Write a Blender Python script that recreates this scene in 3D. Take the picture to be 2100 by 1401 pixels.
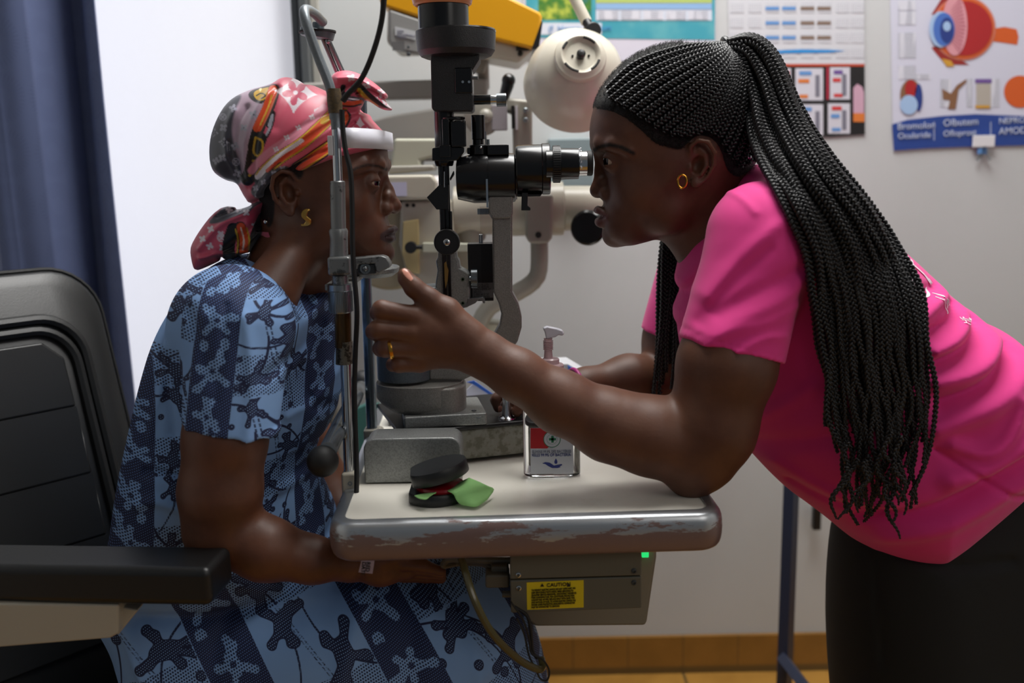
import bpy, bmesh, math, random
import numpy as np
from mathutils import Vector, Matrix, Euler
PI = math.pi
random.seed(7)
for o in list(bpy.data.objects):
    bpy.data.objects.remove(o)
scene = bpy.context.scene
COL = scene.collection

# ------------------------------------------------------------------ camera
CAMZ = 1.22
TABZ = 0.80
WALLY = 2.25
FPX = 2042.0
TILT = math.radians(10.0)
ROLL = math.radians(-1.1)
cam_data = bpy.data.cameras.new('camera')
cam_data.sensor_width = 36.0
cam_data.lens = 36.0 * FPX / 2100.0
cam_data.clip_start = 0.05
cam_data.dof.use_dof = True
cam_data.dof.focus_distance = 1.36
cam_data.dof.aperture_fstop = 2.6
cam = bpy.data.objects.new('camera', cam_data)
COL.objects.link(cam)
CAMR = Matrix.Rotation(PI/2 - TILT, 3, 'X') @ Matrix.Rotation(ROLL, 3, 'Z')
cam.matrix_world = Matrix.Translation((0, 0, CAMZ)) @ CAMR.to_4x4()
scene.camera = cam

# ------------------------------------------------------------------ exposure, world, lights
scene.view_settings.view_transform = 'Standard'
scene.view_settings.look = 'None'
scene.view_settings.gamma = 1.0
scene.view_settings.use_curve_mapping = False
scene.view_settings.exposure = 0.0
world = bpy.data.worlds.new('world')
scene.world = world
world.use_nodes = True
world.node_tree.nodes['Background'].inputs[0].default_value = (0.80, 0.90, 1.0, 1)
world.node_tree.nodes['Background'].inputs[1].default_value = 0.11

def area(name, loc, target, sx, sy, power, color):
    d = bpy.data.lights.new(name, 'AREA')
    d.shape = 'RECTANGLE'; d.size = sx; d.size_y = sy; d.energy = power; d.color = color
    o = bpy.data.objects.new(name, d); COL.objects.link(o)
    o.location = loc
    o.rotation_euler = (Vector(target) - Vector(loc)).to_track_quat('-Z', 'Y').to_euler()
    return o
area('ceiling_panel_light', (0.28, 1.68, 2.68), (0.20, 1.60, 0.0), 1.4, 0.8, 52, (1.0, 0.985, 0.96))
area('daylight_behind_blind', (-0.90, 3.0, 1.30), (-0.90, 2.3, 1.25), 0.8, 1.5, 12, (0.96, 0.97, 1.0))
area('side_fill_light', (1.5, -0.6, 2.3), (0.3, 1.4, 0.9), 1.0, 1.0, 7, (1.0, 0.94, 0.88))  # unseen fill light added to brighten the sides facing the camera

# ------------------------------------------------------------------ geometry helpers
def pp(px, py, Y):
    """the point at depth Y that the camera sees at pixel (px, py)"""
    d = CAMR @ Vector(((px - 1050.0) / FPX, -(py - 700.5) / FPX, -1.0))
    t = Y / d.y
    return Vector((d.x * t, Y, CAMZ + d.z * t))
def pz(px, py, z):
    d = CAMR @ Vector(((px - 1050.0) / FPX, -(py - 700.5) / FPX, -1.0))
    t = (z - CAMZ) / d.z
    return Vector((d.x * t, d.y * t, z))
def sc(Y, py=600): return (pp(1050, py, Y) - pp(1051, py, Y)).length

def setp(o, label=None, cat=None, group=None, kind=None):
    if label: o['label'] = label
    if cat: o['category'] = cat
    if group: o['group'] = group
    if kind: o['kind'] = kind
    return o
def thing(name, label, cat, loc=(0, 0, 0), group=None):
    o = bpy.data.objects.new(name, None); COL.objects.link(o)
    o.empty_display_size = 0.05
    o.location = loc
    return setp(o, label, cat, group)
def wloc(o):
    v = Vector((0, 0, 0))
    while o is not None:
        v += o.location; o = o.parent
    return v
def link_mesh(name, me, mats, parent=None, smooth=True, sharp=35, bevel=0, seg=2, subsurf=0, solid=0, offset=-1):
    if not isinstance(mats, (list, tuple)): mats = [mats]
    for m in mats: me.materials.append(m)
    o = bpy.data.objects.new(name, me); COL.objects.link(o)
    if parent is not None:
        w = wloc(parent)
        me.transform(Matrix.Translation(-w))
        o.parent = parent
    if smooth:
        me.shade_smooth()
        if sharp and not bevel: me.set_sharp_from_angle(angle=math.radians(sharp))
    if solid:
        s = o.modifiers.new('solid', 'SOLIDIFY'); s.thickness = solid; s.offset = offset
    if bevel:
        b = o.modifiers.new('bevel', 'BEVEL'); b.width = bevel; b.segments = seg; b.limit_method = 'ANGLE'
        b.angle_limit = math.radians(38); b.harden_normals = True
    if subsurf:
        s = o.modifiers.new('sub', 'SUBSURF'); s.levels = subsurf; s.render_levels = subsurf
    return o

def frame_of(d):
    d = Vector(d).normalized()
    a = Vector((0, 0, 1)) if abs(d.z) < 0.9 else Vector((0, 1, 0))
    u = d.cross(a).normalized(); v = d.cross(u).normalized()
    return d, u, v
def spline(pts, n):
    pts = [Vector(p) for p in pts]
    if len(pts) < 3: return [pts[0].lerp(pts[-1], i / (n - 1)) for i in range(n)]
    P = [pts[0] * 2 - pts[1]] + pts + [pts[-1] * 2 - pts[-2]]
    out = []; m = len(pts) - 1
    for i in range(n):
        s = i / (n - 1) * m; k = min(int(s), m - 1); t = s - k
        a, b, c, d = P[k], P[k + 1], P[k + 2], P[k + 3]
        out.append(0.5 * ((2 * b) + (c - a) * t + (2 * a - 5 * b + 4 * c - d) * t * t + (3 * b - a - 3 * c + d) * t ** 3))
    return out

class MB:
    """collects shapes; build() links them as one mesh object"""
    def __init__(s): s.v = []; s.f = []; s.m = []
    def add(s, vs, fs, m=0):
        k = len(s.v); s.v += [tuple(v) for v in vs]
        s.f += [tuple(i + k for i in f) for f in fs]; s.m += [m] * len(fs); return s
    def box(s, c, size, rot=None, m=0):
        R = rot if rot is not None else Matrix.Identity(3); c = Vector(c)
        vs = [c + R @ Vector((x * size[0] / 2, y * size[1] / 2, z * size[2] / 2)) for x in (-1, 1) for y in (-1, 1) for z in (-1, 1)]
        return s.add(vs, [(0, 1, 3, 2), (4, 6, 7, 5), (0, 4, 5, 1), (2, 3, 7, 6), (0, 2, 6, 4), (1, 5, 7, 3)], m)
    def pbox(s, x0, y0, x1, y1, Y, dep, m=0):
        """box whose near-face middle plane is given in pixels at depth Y, dep metres deep"""
        Yf = Y - dep / 2; a = pp((x0 + x1) / 2, (y0 + y1) / 2, Yf); k = sc(Yf); a.y = Y
        return s.box(a, (abs(x1 - x0) * k, dep, abs(y1 - y0) * k), None, m)
    def ring(s, c, u, v, r, n, ru=1, rv=1):
        return [c + u * (math.cos(2 * PI * i / n) * r * ru) + v * (math.sin(2 * PI * i / n) * r * rv) for i in range(n)]
    def loft(s, rings, m=0, cap=True):
        n = len(rings[0]); vs = [p for r in rings for p in r]; fs = []
        for k in range(len(rings) - 1):
            for i in range(n):
                j = (i + 1) % n
                fs.append((k * n + i, k * n + j, (k + 1) * n + j, (k + 1) * n + i))
        if cap:
            fs.append(tuple(range(n))[::-1]); fs.append(tuple((len(rings) - 1) * n + i for i in range(n)))
        return s.add(vs, fs, m)
    def cyl(s, a, b, r0, r1=None, n=32, m=0):
        a = Vector(a); b = Vector(b); r1 = r0 if r1 is None else r1
        d, u, v = frame_of(b - a)
        return s.loft([s.ring(a, u, v, r0, n), s.ring(b, u, v, r1, n)], m)
    def lathe(s, a, axis, prof, n=40, m=0, cap=True):
        """prof: list of (distance along axis, radius)"""
        a = Vector(a); d, u, v = frame_of(axis)
        return s.loft([s.ring(a + d * t, u, v, max(r, 1e-5), n) for t, r in prof], m, cap)
    def tube(s, path, r, n=12, m=0, sub=0, flat=1.0):
        path = [Vector(p) for p in path]
        if sub: path = spline(path, sub)
        d0 = (path[1] - path[0]).normalized(); _, u, _v = frame_of(d0)
        rings = []
        for i, p in enumerate(path):
            a = path[max(0, i - 1)]; b = path[min(len(path) - 1, i + 1)]
            d = (b - a).normalized(); u = (u - d * u.dot(d)).normalized(); v = d.cross(u)
            rr = r[i] if isinstance(r, (list, tuple)) else r
            rings.append(s.ring(p, u, v, rr, n, 1, flat))
        return s.loft(rings, m)
    def ball(s, c, r, n=24, k=14, m=0, rot=None):
        R = rot if rot is not None else Matrix.Identity(3); c = Vector(c)
        if not isinstance(r, (list, tuple)): r = (r, r, r)
        rings = []
        for j in range(k + 1):
            a = -PI / 2 + PI * j / k; cr = max(math.cos(a), 1e-4); z = math.sin(a)
            rings.append([c + R @ Vector((r[0] * cr * math.cos(2 * PI * i / n), r[1] * cr * math.sin(2 * PI * i / n), r[2] * z)) for i in range(n)])
        return s.loft(rings, m)
    def prism(s, outline, Y, dep, m=0):
        """outline in pixels on the near face, extruded dep metres in depth, centred on Y"""
        base = [pp(x, y, Y - dep / 2) for x, y in outline]
        n = len(base)
        A = [Vector((p.x, Y - dep / 2, p.z)) for p in base]; B = [Vector((p.x, Y + dep / 2, p.z)) for p in base]
        fs = [(i, (i + 1) % n, n + (i + 1) % n, n + i) for i in range(n)]
        fs += [tuple(range(n))[::-1], tuple(range(n, 2 * n))]
        return s.add(A + B, fs, m)
    def poly(s, pts, m=0): return s.add(pts, [tuple(range(len(pts)))], m)
    def build(s, name, mats, parent=None, fix=True, **kw):
        me = bpy.data.meshes.new(name); me.from_pydata(s.v, [], s.f)
        me.polygons.foreach_set('material_index', s.m)
        if fix:
            bm = bmesh.new(); bm.from_mesh(me); bmesh.ops.recalc_face_normals(bm, faces=bm.faces); bm.to_mesh(me); bm.free()
        me.update()
        return link_mesh(name, me, mats, parent, **kw)

def text(name, body, loc, size, mat, parent=None, rot=(PI / 2, 0, 0), depth=0.0004, align='LEFT', sx=1.0):
    cu = bpy.data.curves.new(name, 'FONT'); cu.body = body; cu.size = size; cu.align_x = align; cu.extrude = depth
    cu.resolution_u = 3
    ob = bpy.data.objects.new(name, cu); COL.objects.link(ob)
    dg = bpy.context.evaluated_depsgraph_get()
    me = bpy.data.meshes.new_from_object(ob.evaluated_get(dg)); bpy.data.objects.remove(ob)
    me.transform(Matrix.Translation(loc) @ Euler(rot).to_matrix().to_4x4() @ Matrix.Diagonal((sx, 1, 1, 1)))
    me.materials.clear()
    return link_mesh(name, me, mat, parent, smooth=False)

# ------------------------------------------------------------------ node expressions and materials
def lin(c):
    return tuple((x / 12.92 if x <= 0.04045 else ((x + 0.055) / 1.055) ** 2.4) for x in c)
def rgb(r, g, b): return lin((r / 255, g / 255, b / 255))
class E:
    """a value in a node tree that can be written with + - * / and functions"""
    def __init__(s, nt, sock): s.nt = nt; s.s = sock
    def op(s, name, *args, clamp=False):
        n = s.nt.nodes.new('ShaderNodeMath'); n.operation = name; n.use_clamp = clamp
        for i, a in enumerate((s,) + args):
            if isinstance(a, E): s.nt.links.new(a.s, n.inputs[i])
            else: n.inputs[i].default_value = a
        return E(s.nt, n.outputs[0])
    def __add__(s, o): return s.op('ADD', o)
    def __radd__(s, o): return s.op('ADD', o)
    def __sub__(s, o): return s.op('SUBTRACT', o)
    def __rsub__(s, o): return (s * -1.0) + o
    def __mul__(s, o): return s.op('MULTIPLY', o)
    def __rmul__(s, o): return s.op('MULTIPLY', o)
    def __truediv__(s, o): return s.op('DIVIDE', o)
    def sin(s): return s.op('SINE')
    def abs(s): return s.op('ABSOLUTE')
    def step(s, lo, hi):
        n = s.nt.nodes.new('ShaderNodeMapRange'); n.interpolation_type = 'SMOOTHSTEP'
        s.nt.links.new(s.s, n.inputs[0]); n.inputs[1].default_value = lo; n.inputs[2].default_value = hi
        return E(s.nt, n.outputs[0])
    def fract(s): return s.op('FRACT')
class Mat:
    def __init__(s, name, col, rough=0.5, metal=0.0, **kw):
        s.m = bpy.data.materials.new(name); s.m.use_nodes = True; s.nt = s.m.node_tree
        s.b = s.nt.nodes['Principled BSDF']; s.tex = None
        s.b.inputs['Base Color'].default_value = (*col, 1); s.b.inputs['Roughness'].default_value = rough
        s.b.inputs['Metallic'].default_value = metal
        for k, v in kw.items():
            s.b.inputs[k.replace('_', ' ')].default_value = v
    def new(s, t): return s.nt.nodes.new(t)
    def coord(s):
        if s.tex is None: s.tex = s.new('ShaderNodeTexCoord')
        return s.tex.outputs['Object']
    def geo(s):
        n = s.new('ShaderNodeNewGeometry'); return n.outputs['Position']
    def xyz(s, sock=None):
        n = s.new('ShaderNodeSeparateXYZ'); s.nt.links.new(sock or s.coord(), n.inputs[0])
        return [E(s.nt, n.outputs[i]) for i in range(3)]
    def attr(s, name):
        n = s.new('ShaderNodeAttribute'); n.attribute_name = name
        return E(s.nt, n.outputs['Fac'])
    def noise(s, scale, detail=2, rough=0.5, vec=None, stretch=None, dist=0):
        n = s.new('ShaderNodeTexNoise'); n.inputs['Scale'].default_value = scale
        n.inputs['Detail'].default_value = detail; n.inputs['Roughness'].default_value = rough
        n.inputs['Distortion'].default_value = dist
        v = vec or s.coord()
        if stretch:
            mp = s.new('ShaderNodeMapping'); mp.inputs['Scale'].default_value = stretch
            s.nt.links.new(v, mp.inputs[0]); v = mp.outputs[0]
        s.nt.links.new(v, n.inputs['Vector']); return E(s.nt, n.outputs[0])
    def vor(s, scale, feature='F1'):
        n = s.new('ShaderNodeTexVoronoi'); n.inputs['Scale'].default_value = scale; n.feature = feature
        s.nt.links.new(s.coord(), n.inputs['Vector']); return E(s.nt, n.outputs['Distance'])
    def mix(s, fac, a, b):
        n = s.new('ShaderNodeMix'); n.data_type = 'RGBA'
        if isinstance(fac, E): s.nt.links.new(fac.s, n.inputs[0])
        else: n.inputs[0].default_value = fac
        for i, c in ((6, a), (7, b)):
            if isinstance(c, tuple): n.inputs[i].default_value = (*c, 1)
            else: s.nt.links.new(c, n.inputs[i])
        return n.outputs[2]
    def col(s, sock): s.nt.links.new(sock, s.b.inputs['Base Color']); return s
    def inp(s, name, e): s.nt.links.new(e.s, s.b.inputs[name]); return s
    def bump(s, e, strength=0.3, dist=0.001):
        n = s.new('ShaderNodeBump'); n.inputs['Strength'].default_value = strength; n.inputs['Distance'].default_value = dist
        s.nt.links.new(e.s, n.inputs['Height']); s.nt.links.new(n.outputs[0], s.b.inputs['Normal']); return s

def simple(name, c, rough=0.5, metal=0.0, **kw): return Mat(name, rgb(*c), rough, metal, **kw).m
def speckled(name, c, c2, rough=0.5, metal=0.0, scale=900, amt=0.5, bump=0.25, bscale=700):
    M = Mat(name, rgb(*c), rough, metal)
    n = M.noise(scale, 3, 0.6)
    w = M.noise(28, 4, 0.6)
    c0 = M.mix(n.step(0.42, 0.62) * amt, rgb(*c), rgb(*c2))
    M.col(M.mix(w.step(0.35, 0.8) * 0.35, c0, rgb(*c2)))
    M.bump(M.noise(bscale, 2), bump, 0.0006)
    return M.m
def worn(name, c, cm, thr=(0.55, 0.6), rough=0.35, metal=0.6, scale=30, stretch=None):
    M = Mat(name, rgb(*c), rough, metal)
    n = M.noise(scale, 8, 0.7, stretch=stretch)
    M.col(M.mix(n.step(*thr), rgb(*c), rgb(*cm)))
    M.bump(n, 0.2, 0.0008)
    return M.m

BLACK = simple('black_gloss_enamel', (14, 14, 16), 0.22, 0.0)
BLACKM = speckled('black_crackle_paint', (20, 20, 22), (44, 44, 46), 0.42, 0, 1400, 0.5, 0.9, 900)
BLACKS = simple('black_satin_paint', (18, 18, 20), 0.4)
RUBBER = simple('black_rubber', (15, 15, 16), 0.6)
CHROME = simple('chrome', (200, 203, 206), 0.16, 1.0)
STEEL = worn('brushed_steel', (140, 146, 150), (105, 110, 112), (0.45, 0.7), 0.3, 0.85, 60, (1, 1, 0.1))
GREYH = speckled('grey_hammered_paint', (140, 137, 132), (104, 101, 97), 0.40, 0.25, 700, 0.6, 0.7, 600)
GREYL = speckled('silver_grey_hammered_paint', (150, 152, 150), (112, 113, 112), 0.36, 0.45, 500, 0.55, 0.5, 500)
CHIPPED = worn('chipped_grey_paint', (128, 130, 130), (74, 76, 76), (0.52, 0.58), 0.35, 0.5, 45)
BEIGE = simple('beige_enamel', (176, 170, 155), 0.35)
BEIGED = simple('greyish_beige_enamel', (140, 136, 126), 0.4)
BEIGEG = simple('pale_greenish_enamel', (178, 178, 160), 0.4)
WHITEP = simple('white_plastic', (222, 222, 226), 0.3)
TAPE = speckled('brown_tape', (96, 78, 48), (60, 50, 34), 0.5, 0, 300, 0.7, 0.3, 200)
def glassy(name, c, rough=0.05, ior=1.45, alpha=None):
    M = Mat(name, rgb(*c), rough)
    M.b.inputs['Transmission Weight'].default_value = 1.0; M.b.inputs['IOR'].default_value = ior
    return M.m

# ================================================================== the room
def struct(o): o['kind'] = 'structure'; return o
def wallpaint(name, c):
    M = Mat(name, rgb(*c), 0.75)
    n = M.noise(3.5, 4, 0.6)
    M.col(M.mix(n.step(0.35, 0.75) * 0.35, rgb(*c), rgb(c[0] - 12, c[1] - 11, c[2] - 12)))
    M.bump(M.noise(260, 2), 0.12, 0.0008); return M.m
WALLM = wallpaint('cream_wall_paint', (198, 201, 202))
def tiles(name, c, c2, sx, sy, axes):
    M = Mat(name, rgb(*c), 0.3)
    X = M.xyz(); a, b = X[axes[0]], X[axes[1]]
    ga = ((a / sx).fract() - 0.5).abs().step(0.488, 0.494)
    gb = ((b / sy).fract() - 0.5).abs().step(0.488, 0.494)
    n = M.noise(9, 5, 0.6)
    M.col(M.mix(ga.op('MAXIMUM', gb), M.mix(n.step(0.3, 0.7), rgb(*c), rgb(*c2)), rgb(100, 80, 48)))
    return M.m
FLOORM = tiles('tan_floor_tiles', (178, 132, 62), (160, 116, 52), 0.4, 0.4, (0, 1))
BASEM = tiles('tan_skirting_tiles', (150, 108, 50), (136, 98, 44), 0.133, 2.0, (0, 2))
WX0, WX1, WZ0, WZ1 = -1.28, pp(599, 80, WALLY - .02).x, 0.62, 2.15          # window opening
RX0, RX1, RZ1, RY0 = -1.75, 1.9, 2.75, -0.9
def slab(name, x0, x1, y0, y1, z0, z1, m):
    o = MB().box(((x0 + x1) / 2, (y0 + y1) / 2, (z0 + z1) / 2), (x1 - x0, y1 - y0, z1 - z0)).build(name, m, smooth=False)
    return struct(o)
slab('floor', RX0, RX1, RY0, WALLY + 0.1, -0.1, 0, FLOORM)
slab('ceiling', RX0, RX1, RY0, WALLY + 0.1, RZ1, RZ1 + 0.1, WALLM)
slab('wall_left', RX0 - 0.1, RX0, RY0, WALLY + 0.1, 0, RZ1, WALLM)
slab('wall_right', RX1, RX1 + 0.1, RY0, WALLY + 0.1, 0, RZ1, WALLM)
b = MB(); y0, y1 = WALLY, WALLY + 0.1
for (x0, x1, z0, z1) in ((RX0, WX0, 0, RZ1), (WX1, RX1, 0, RZ1), (WX0, WX1, 0, WZ0), (WX0, WX1, WZ1, RZ1)):
    b.box(((x0 + x1) / 2, (y0 + y1) / 2, (z0 + z1) / 2), (x1 - x0, 0.1, z1 - z0))
struct(b.build('wall_back', WALLM, smooth=False))
slab('baseboard_back', RX0, RX1, WALLY - 0.012, WALLY - 0.0005, 0.0, 0.095, BASEM)

ALU = simple('grey_aluminium', (120, 124, 126), 0.35, 0.6)
DARKALU = simple('dark_grey_frame', (62, 66, 70), 0.4, 0.3)
# window with a pale frosted panel that daylight comes through
wf = MB()
wf.box((WX0 + 0.02, WALLY + 0.03, (WZ0 + WZ1) / 2), (0.04, 0.06, WZ1 - WZ0))
wf.box((WX1 - 0.02, WALLY + 0.03, (WZ0 + WZ1) / 2), (0.04, 0.06, WZ1 - WZ0))
wf.box(((WX0 + WX1) / 2, WALLY + 0.03, WZ0 + 0.02), (WX1 - WX0, 0.06, 0.04))
wf.box(((WX0 + WX1) / 2, WALLY + 0.03, WZ1 - 0.02), (WX1 - WX0, 0.06, 0.04))
window = struct(wf.build('window_1', ALU, bevel=0.003))
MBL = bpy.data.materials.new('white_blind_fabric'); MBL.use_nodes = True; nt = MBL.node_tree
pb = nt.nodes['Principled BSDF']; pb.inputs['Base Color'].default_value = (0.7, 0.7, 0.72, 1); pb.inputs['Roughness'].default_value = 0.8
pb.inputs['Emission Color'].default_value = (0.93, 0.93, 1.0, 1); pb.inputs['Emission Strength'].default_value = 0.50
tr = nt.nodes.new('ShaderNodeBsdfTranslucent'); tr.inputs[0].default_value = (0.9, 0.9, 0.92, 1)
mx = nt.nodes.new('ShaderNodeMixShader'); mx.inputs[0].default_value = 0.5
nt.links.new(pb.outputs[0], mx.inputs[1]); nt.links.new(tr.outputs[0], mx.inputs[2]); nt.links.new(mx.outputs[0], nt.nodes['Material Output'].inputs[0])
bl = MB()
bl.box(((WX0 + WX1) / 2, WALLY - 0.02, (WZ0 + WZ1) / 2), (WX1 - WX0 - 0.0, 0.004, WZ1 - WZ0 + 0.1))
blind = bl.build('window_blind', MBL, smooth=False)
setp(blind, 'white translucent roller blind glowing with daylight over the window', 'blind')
# grey metal pole standing beside the blind
px = MB()
p0 = pp(616, 40, WALLY - 0.05)
px.box((p0.x - 0.008, p0.y, 1.2), (0.016, 0.03, 2.4), m=1); px.box((p0.x + 0.010, p0.y - 0.004, 1.2), (0.018, 0.036, 2.4), m=0)
px.box((p0.x + 0.030, p0.y + 0.008, 1.2), (0.018, 0.02, 2.4), m=2)
pole = px.build('metal_upright', [ALU, DARKALU, simple('pale_metal', (168, 166, 158), 0.4)], bevel=0.003)
setp(pole, 'grey metal upright channel standing between the blind and the pink-white wall', 'post')

# curtain
MC = Mat('slate_blue_curtain', rgb(70, 82, 112), 0.75)
u, v, w = MC.xyz()
cx = ((u + v) / 0.11).fract() - 0.5; cz = (w / 0.11).fract() - 0.5
ang = cz.op('ARCTAN2', cx); rad = (cx * cx + cz * cz).op('SQRT')
fan = ((ang * 36.0).sin().step(0.2, 0.7)) * rad.step(0.16, 0.2) * (1.0 - rad.step(0.42, 0.48))
MC.col(MC.mix(fan * 0.33, rgb(92, 104, 142), rgb(72, 82, 118)))
MC.bump(MC.noise(900, 1), 0.1, 0.0004)
cu = MB(); n = 150
x0 = pp(-70, 300, 2.08).x; x1 = pp(222, 300, 2.08).x
top, bot = [], []
for i in range(n):
    t = i / (n - 1)
    x = x0 + (x1 - x0) * t
    ph = {0: 0}
    y = 2.12 + float(np.interp(t, [0, .12, .30, .52, .60, .70, .80, .93, 1.0], [.02, -.035, -.05, -.045, -.01, .05, .04, -.03, -.045])) + 0.003 * math.sin(t * 25)
    top.append(Vector((x * 1.01 + 0.0, y, 2.45))); bot.append(Vector((x * 0.985 + 0.010 * math.sin(t * 13), y + 0.01 * math.sin(t * 7), 0.12)))
rows = 14; vs = []; fs = []
for r in range(rows):
    s = r / (rows - 1)
    for a, b_ in zip(top, bot):
        p = a.lerp(b_, s); p.y += 0.006 * math.sin(s * 9 + a.x * 30); vs.append(p)
for r in range(rows - 1):
    for i in range(n - 1): fs.append((r * n + i, r * n + i + 1, (r + 1) * n + i + 1, (r + 1) * n + i))
curtain = MB().add(vs, fs).build('curtain', MC.m, solid=0.002)
setp(curtain, 'slate blue curtain with a faint fan pattern hanging left of the bright blind', 'curtain')

# ================================================================== examination chair
LEATH = Mat('black_leatherette', rgb(20, 21, 22), 0.38)
LEATH.bump(LEATH.noise(420, 3), 0.22, 0.0006); LEATH = LEATH.m
chair = thing('examination_chair', 'black padded examination chair with beige arm bracket behind the seated person', 'chair', (-0.95, 1.45, 0))
YA = math.radians(50); REC = math.radians(17)
RB = Matrix.Rotation(YA - PI / 2, 3, 'Z')        # local -y is... local x = width to the far side, y = forward normal
side = Vector((math.cos(YA), math.sin(YA), 0)); fwd = Vector((math.sin(YA), -math.cos(YA), 0)); up = Vector((0, 0, 1)) * math.cos(REC) - fwd * math.sin(REC)
nrm = fwd * math.cos(REC) + Vector((0, 0, 1)) * math.sin(REC)
C0 = pp(262, 812, 1.66)      # a point on the right edge
def bk(s_, t_, o_): return C0 + side * s_ + up * t_ + nrm * o_
def backpad(w0, w1, t0, t1, o0, o1, rad, n=8):
    """rounded slab on the backrest between side offsets and heights"""
    pts = []
    for (cxx, cyy, a0) in ((w1 - rad, t1 - rad, 0), (w0 + rad, t1 - rad, 90), (w0 + min(rad, .03), t0 + .03, 180), (w1 - min(rad, .03), t0 + .03, 270)):
        r_ = rad if a0 < 180 else min(rad, .03)
        for k in range(n + 1):
            a = math.radians(a0 + 90 * k / n); pts.append((cxx + r_ * math.cos(a), cyy + r_ * math.sin(a)))
    return pts
def slabpad(m, pts, o0, o1, inset=0.0):
    A = [bk(x, y, o0) for x, y in pts]; B = [bk(x, y, o1) for x, y in pts]
    if inset:
        cxm = sum(p[0] for p in pts) / len(pts); cym = sum(p[1] for p in pts) / len(pts)
        hw = max(p[0] for p in pts) - cxm; hh = max(p[1] for p in pts) - cym
        m_ = [bk(x, y, o1 - inset * 0.5) for x, y in pts]
        B = [bk(cxm + (x - cxm) * (1 - inset / hw), cym + (y - cym) * (1 - inset / hh), o1) for x, y in pts]
        return m.loft([A, m_, B])
    return m.loft([A, B])
bb = MB(); slabpad(bb, backpad(-0.60, 0.0, -0.58, 0.235, 0, 0, 0.085), -0.10, 0.0, 0.028)
bb.build('backrest', LEATH, chair, bevel=0.012, seg=4)
pi_ = MB(); pts = backpad(-0.60, 0.0, -0.58, 0.235, 0, 0, 0.085)
pi_.tube([bk(x * 1.003 - 0.0, y * 1.003, -0.018) for x, y in [(0.0, -0.56)] + pts[:18] + [(-0.60, -0.56)]] , 0.0035, 6)
pi_.build('piping', LEATH, chair)
for (a, bnd) in (((-0.545, -0.055, -0.40, 0.150), 0.07), ((-0.53, -0.072, -0.39, 0.132), 0.062)):
    m = MB(); pts = backpad(a[0], a[1], a[2], a[3], 0, 0, bnd)
    m.tube([bk(x, y, 0.002) for x, y in [(a[1], a[2] - .1)] + pts[:18] + [(a[0], a[2] - .1)]], 0.009, 8); m.build('padded_rim', LEATH, chair)
z = [-0.38, -0.215, -0.112, 0.0, 0.112]
for k in range(4):
    m = MB(); lo, hi = z[k], z[k + 1]
    pts = [(-0.51, lo), (-0.092, lo), (-0.092, hi - (0.03 if k == 3 else 0)), (-0.122 if k == 3 else -0.092, hi), (-0.48 if k == 3 else -0.51, hi), (-0.51, hi - (0.03 if k == 3 else 0))]
    slabpad(m, pts, -0.01, 0.004); m.build('back_cushion', LEATH, chair, bevel=0.004, seg=3)
seat = MB(); seat.box(C0 + side * -0.27 + fwd * 0.17 + Vector((0, 0, -0.49)), (0.50, 0.46, 0.10), Matrix.Rotation(YA, 3, 'Z'))
seat.build('seat', LEATH, chair, bevel=0.03, seg=4)
pd = MB(); sx_ = C0 + side * -0.27 + fwd * 0.13
pd.cyl((sx_.x, sx_.y, 0.02), (sx_.x, sx_.y, C0.z - 0.54), 0.06); pd.cyl((sx_.x, sx_.y, 0), (sx_.x, sx_.y, 0.035), 0.24)
pd.build('pedestal', BEIGE, chair, bevel=0.004)
# armrest (near side)
ar = MB()
YR = 1.10
t1 = pp(440, 1158, YR); t0 = pp(-160, 1152, YR + 0.03)
d_ = (t1 - t0); d_.z = 0; L = d_.length; ax = d_.normalized(); an = math.atan2(ax.y, ax.x)
c_ = (t0 + t1) / 2; zt = t1.z
ar.box((c_.x, c_.y + 0.025, zt - 0.0245), (L, 0.075, 0.047), Matrix.Rotation(an, 3, 'Z'))
ar.build('armrest', LEATH, chair, bevel=0.010, seg=4)
br = MB(); e = pp(245, 1290, YR); s_ = pp(-160, 1300, YR - 0.08)
br.prism([(-200, 1236), (243, 1240), (243, 1300), (225, 1310), (-200, 1345)], YR + 0.02, 0.03)
br.build('arm_bracket', BEIGE, chair, bevel=0.003)
br = MB(); br.prism([(243, 1244), (283, 1252), (240, 1305)], YR + 0.035, 0.03); br.build('arm_bracket_end', BEIGE, chair, bevel=0.002)
br = MB(); br.box(C0 + side * -0.55 + fwd * 0.02 + Vector((0, 0, -0.36)), (0.05, 0.30, 0.05), Matrix.Rotation(YA, 3, 'Z')); br.build('side_bar', BEIGE, chair, bevel=0.004)

# ================================================================== instrument table
table = thing('instrument_table', 'cream topped instrument table with worn metal edge between the two women', 'table', (0, 1.4, 0))
TYAW = math.radians(2.6)
TR = Matrix.Rotation(TYAW, 3, 'Z')
A = pz(697, 1070, TABZ); B = pz(1462, 1047, TABZ)
ux = (B - A); ux.z = 0; TW = ux.length; ux.normalize(); uy = Vector((-ux.y, ux.x, 0)); TD = 0.66
TRM = Matrix(((ux.x, uy.x, 0), (ux.y, uy.y, 0), (0, 0, 1)))
def tp(s, t, z=0.0): return A + ux * s + uy * t + Vector((0, 0, z))
CREAM = Mat('cream_laminate', rgb(240, 236, 224), 0.32)
CREAM.col(CREAM.mix(CREAM.noise(14, 6, 0.7).step(0.55, 0.8) * 0.25, rgb(240, 236, 224), rgb(196, 186, 160))); CREAM = CREAM.m
m = MB(); m.box(tp(TW / 2, TD / 2, -0.024), (TW, TD, 0.046), TRM); m.build('tabletop', CREAM, table, bevel=0.002)
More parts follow.
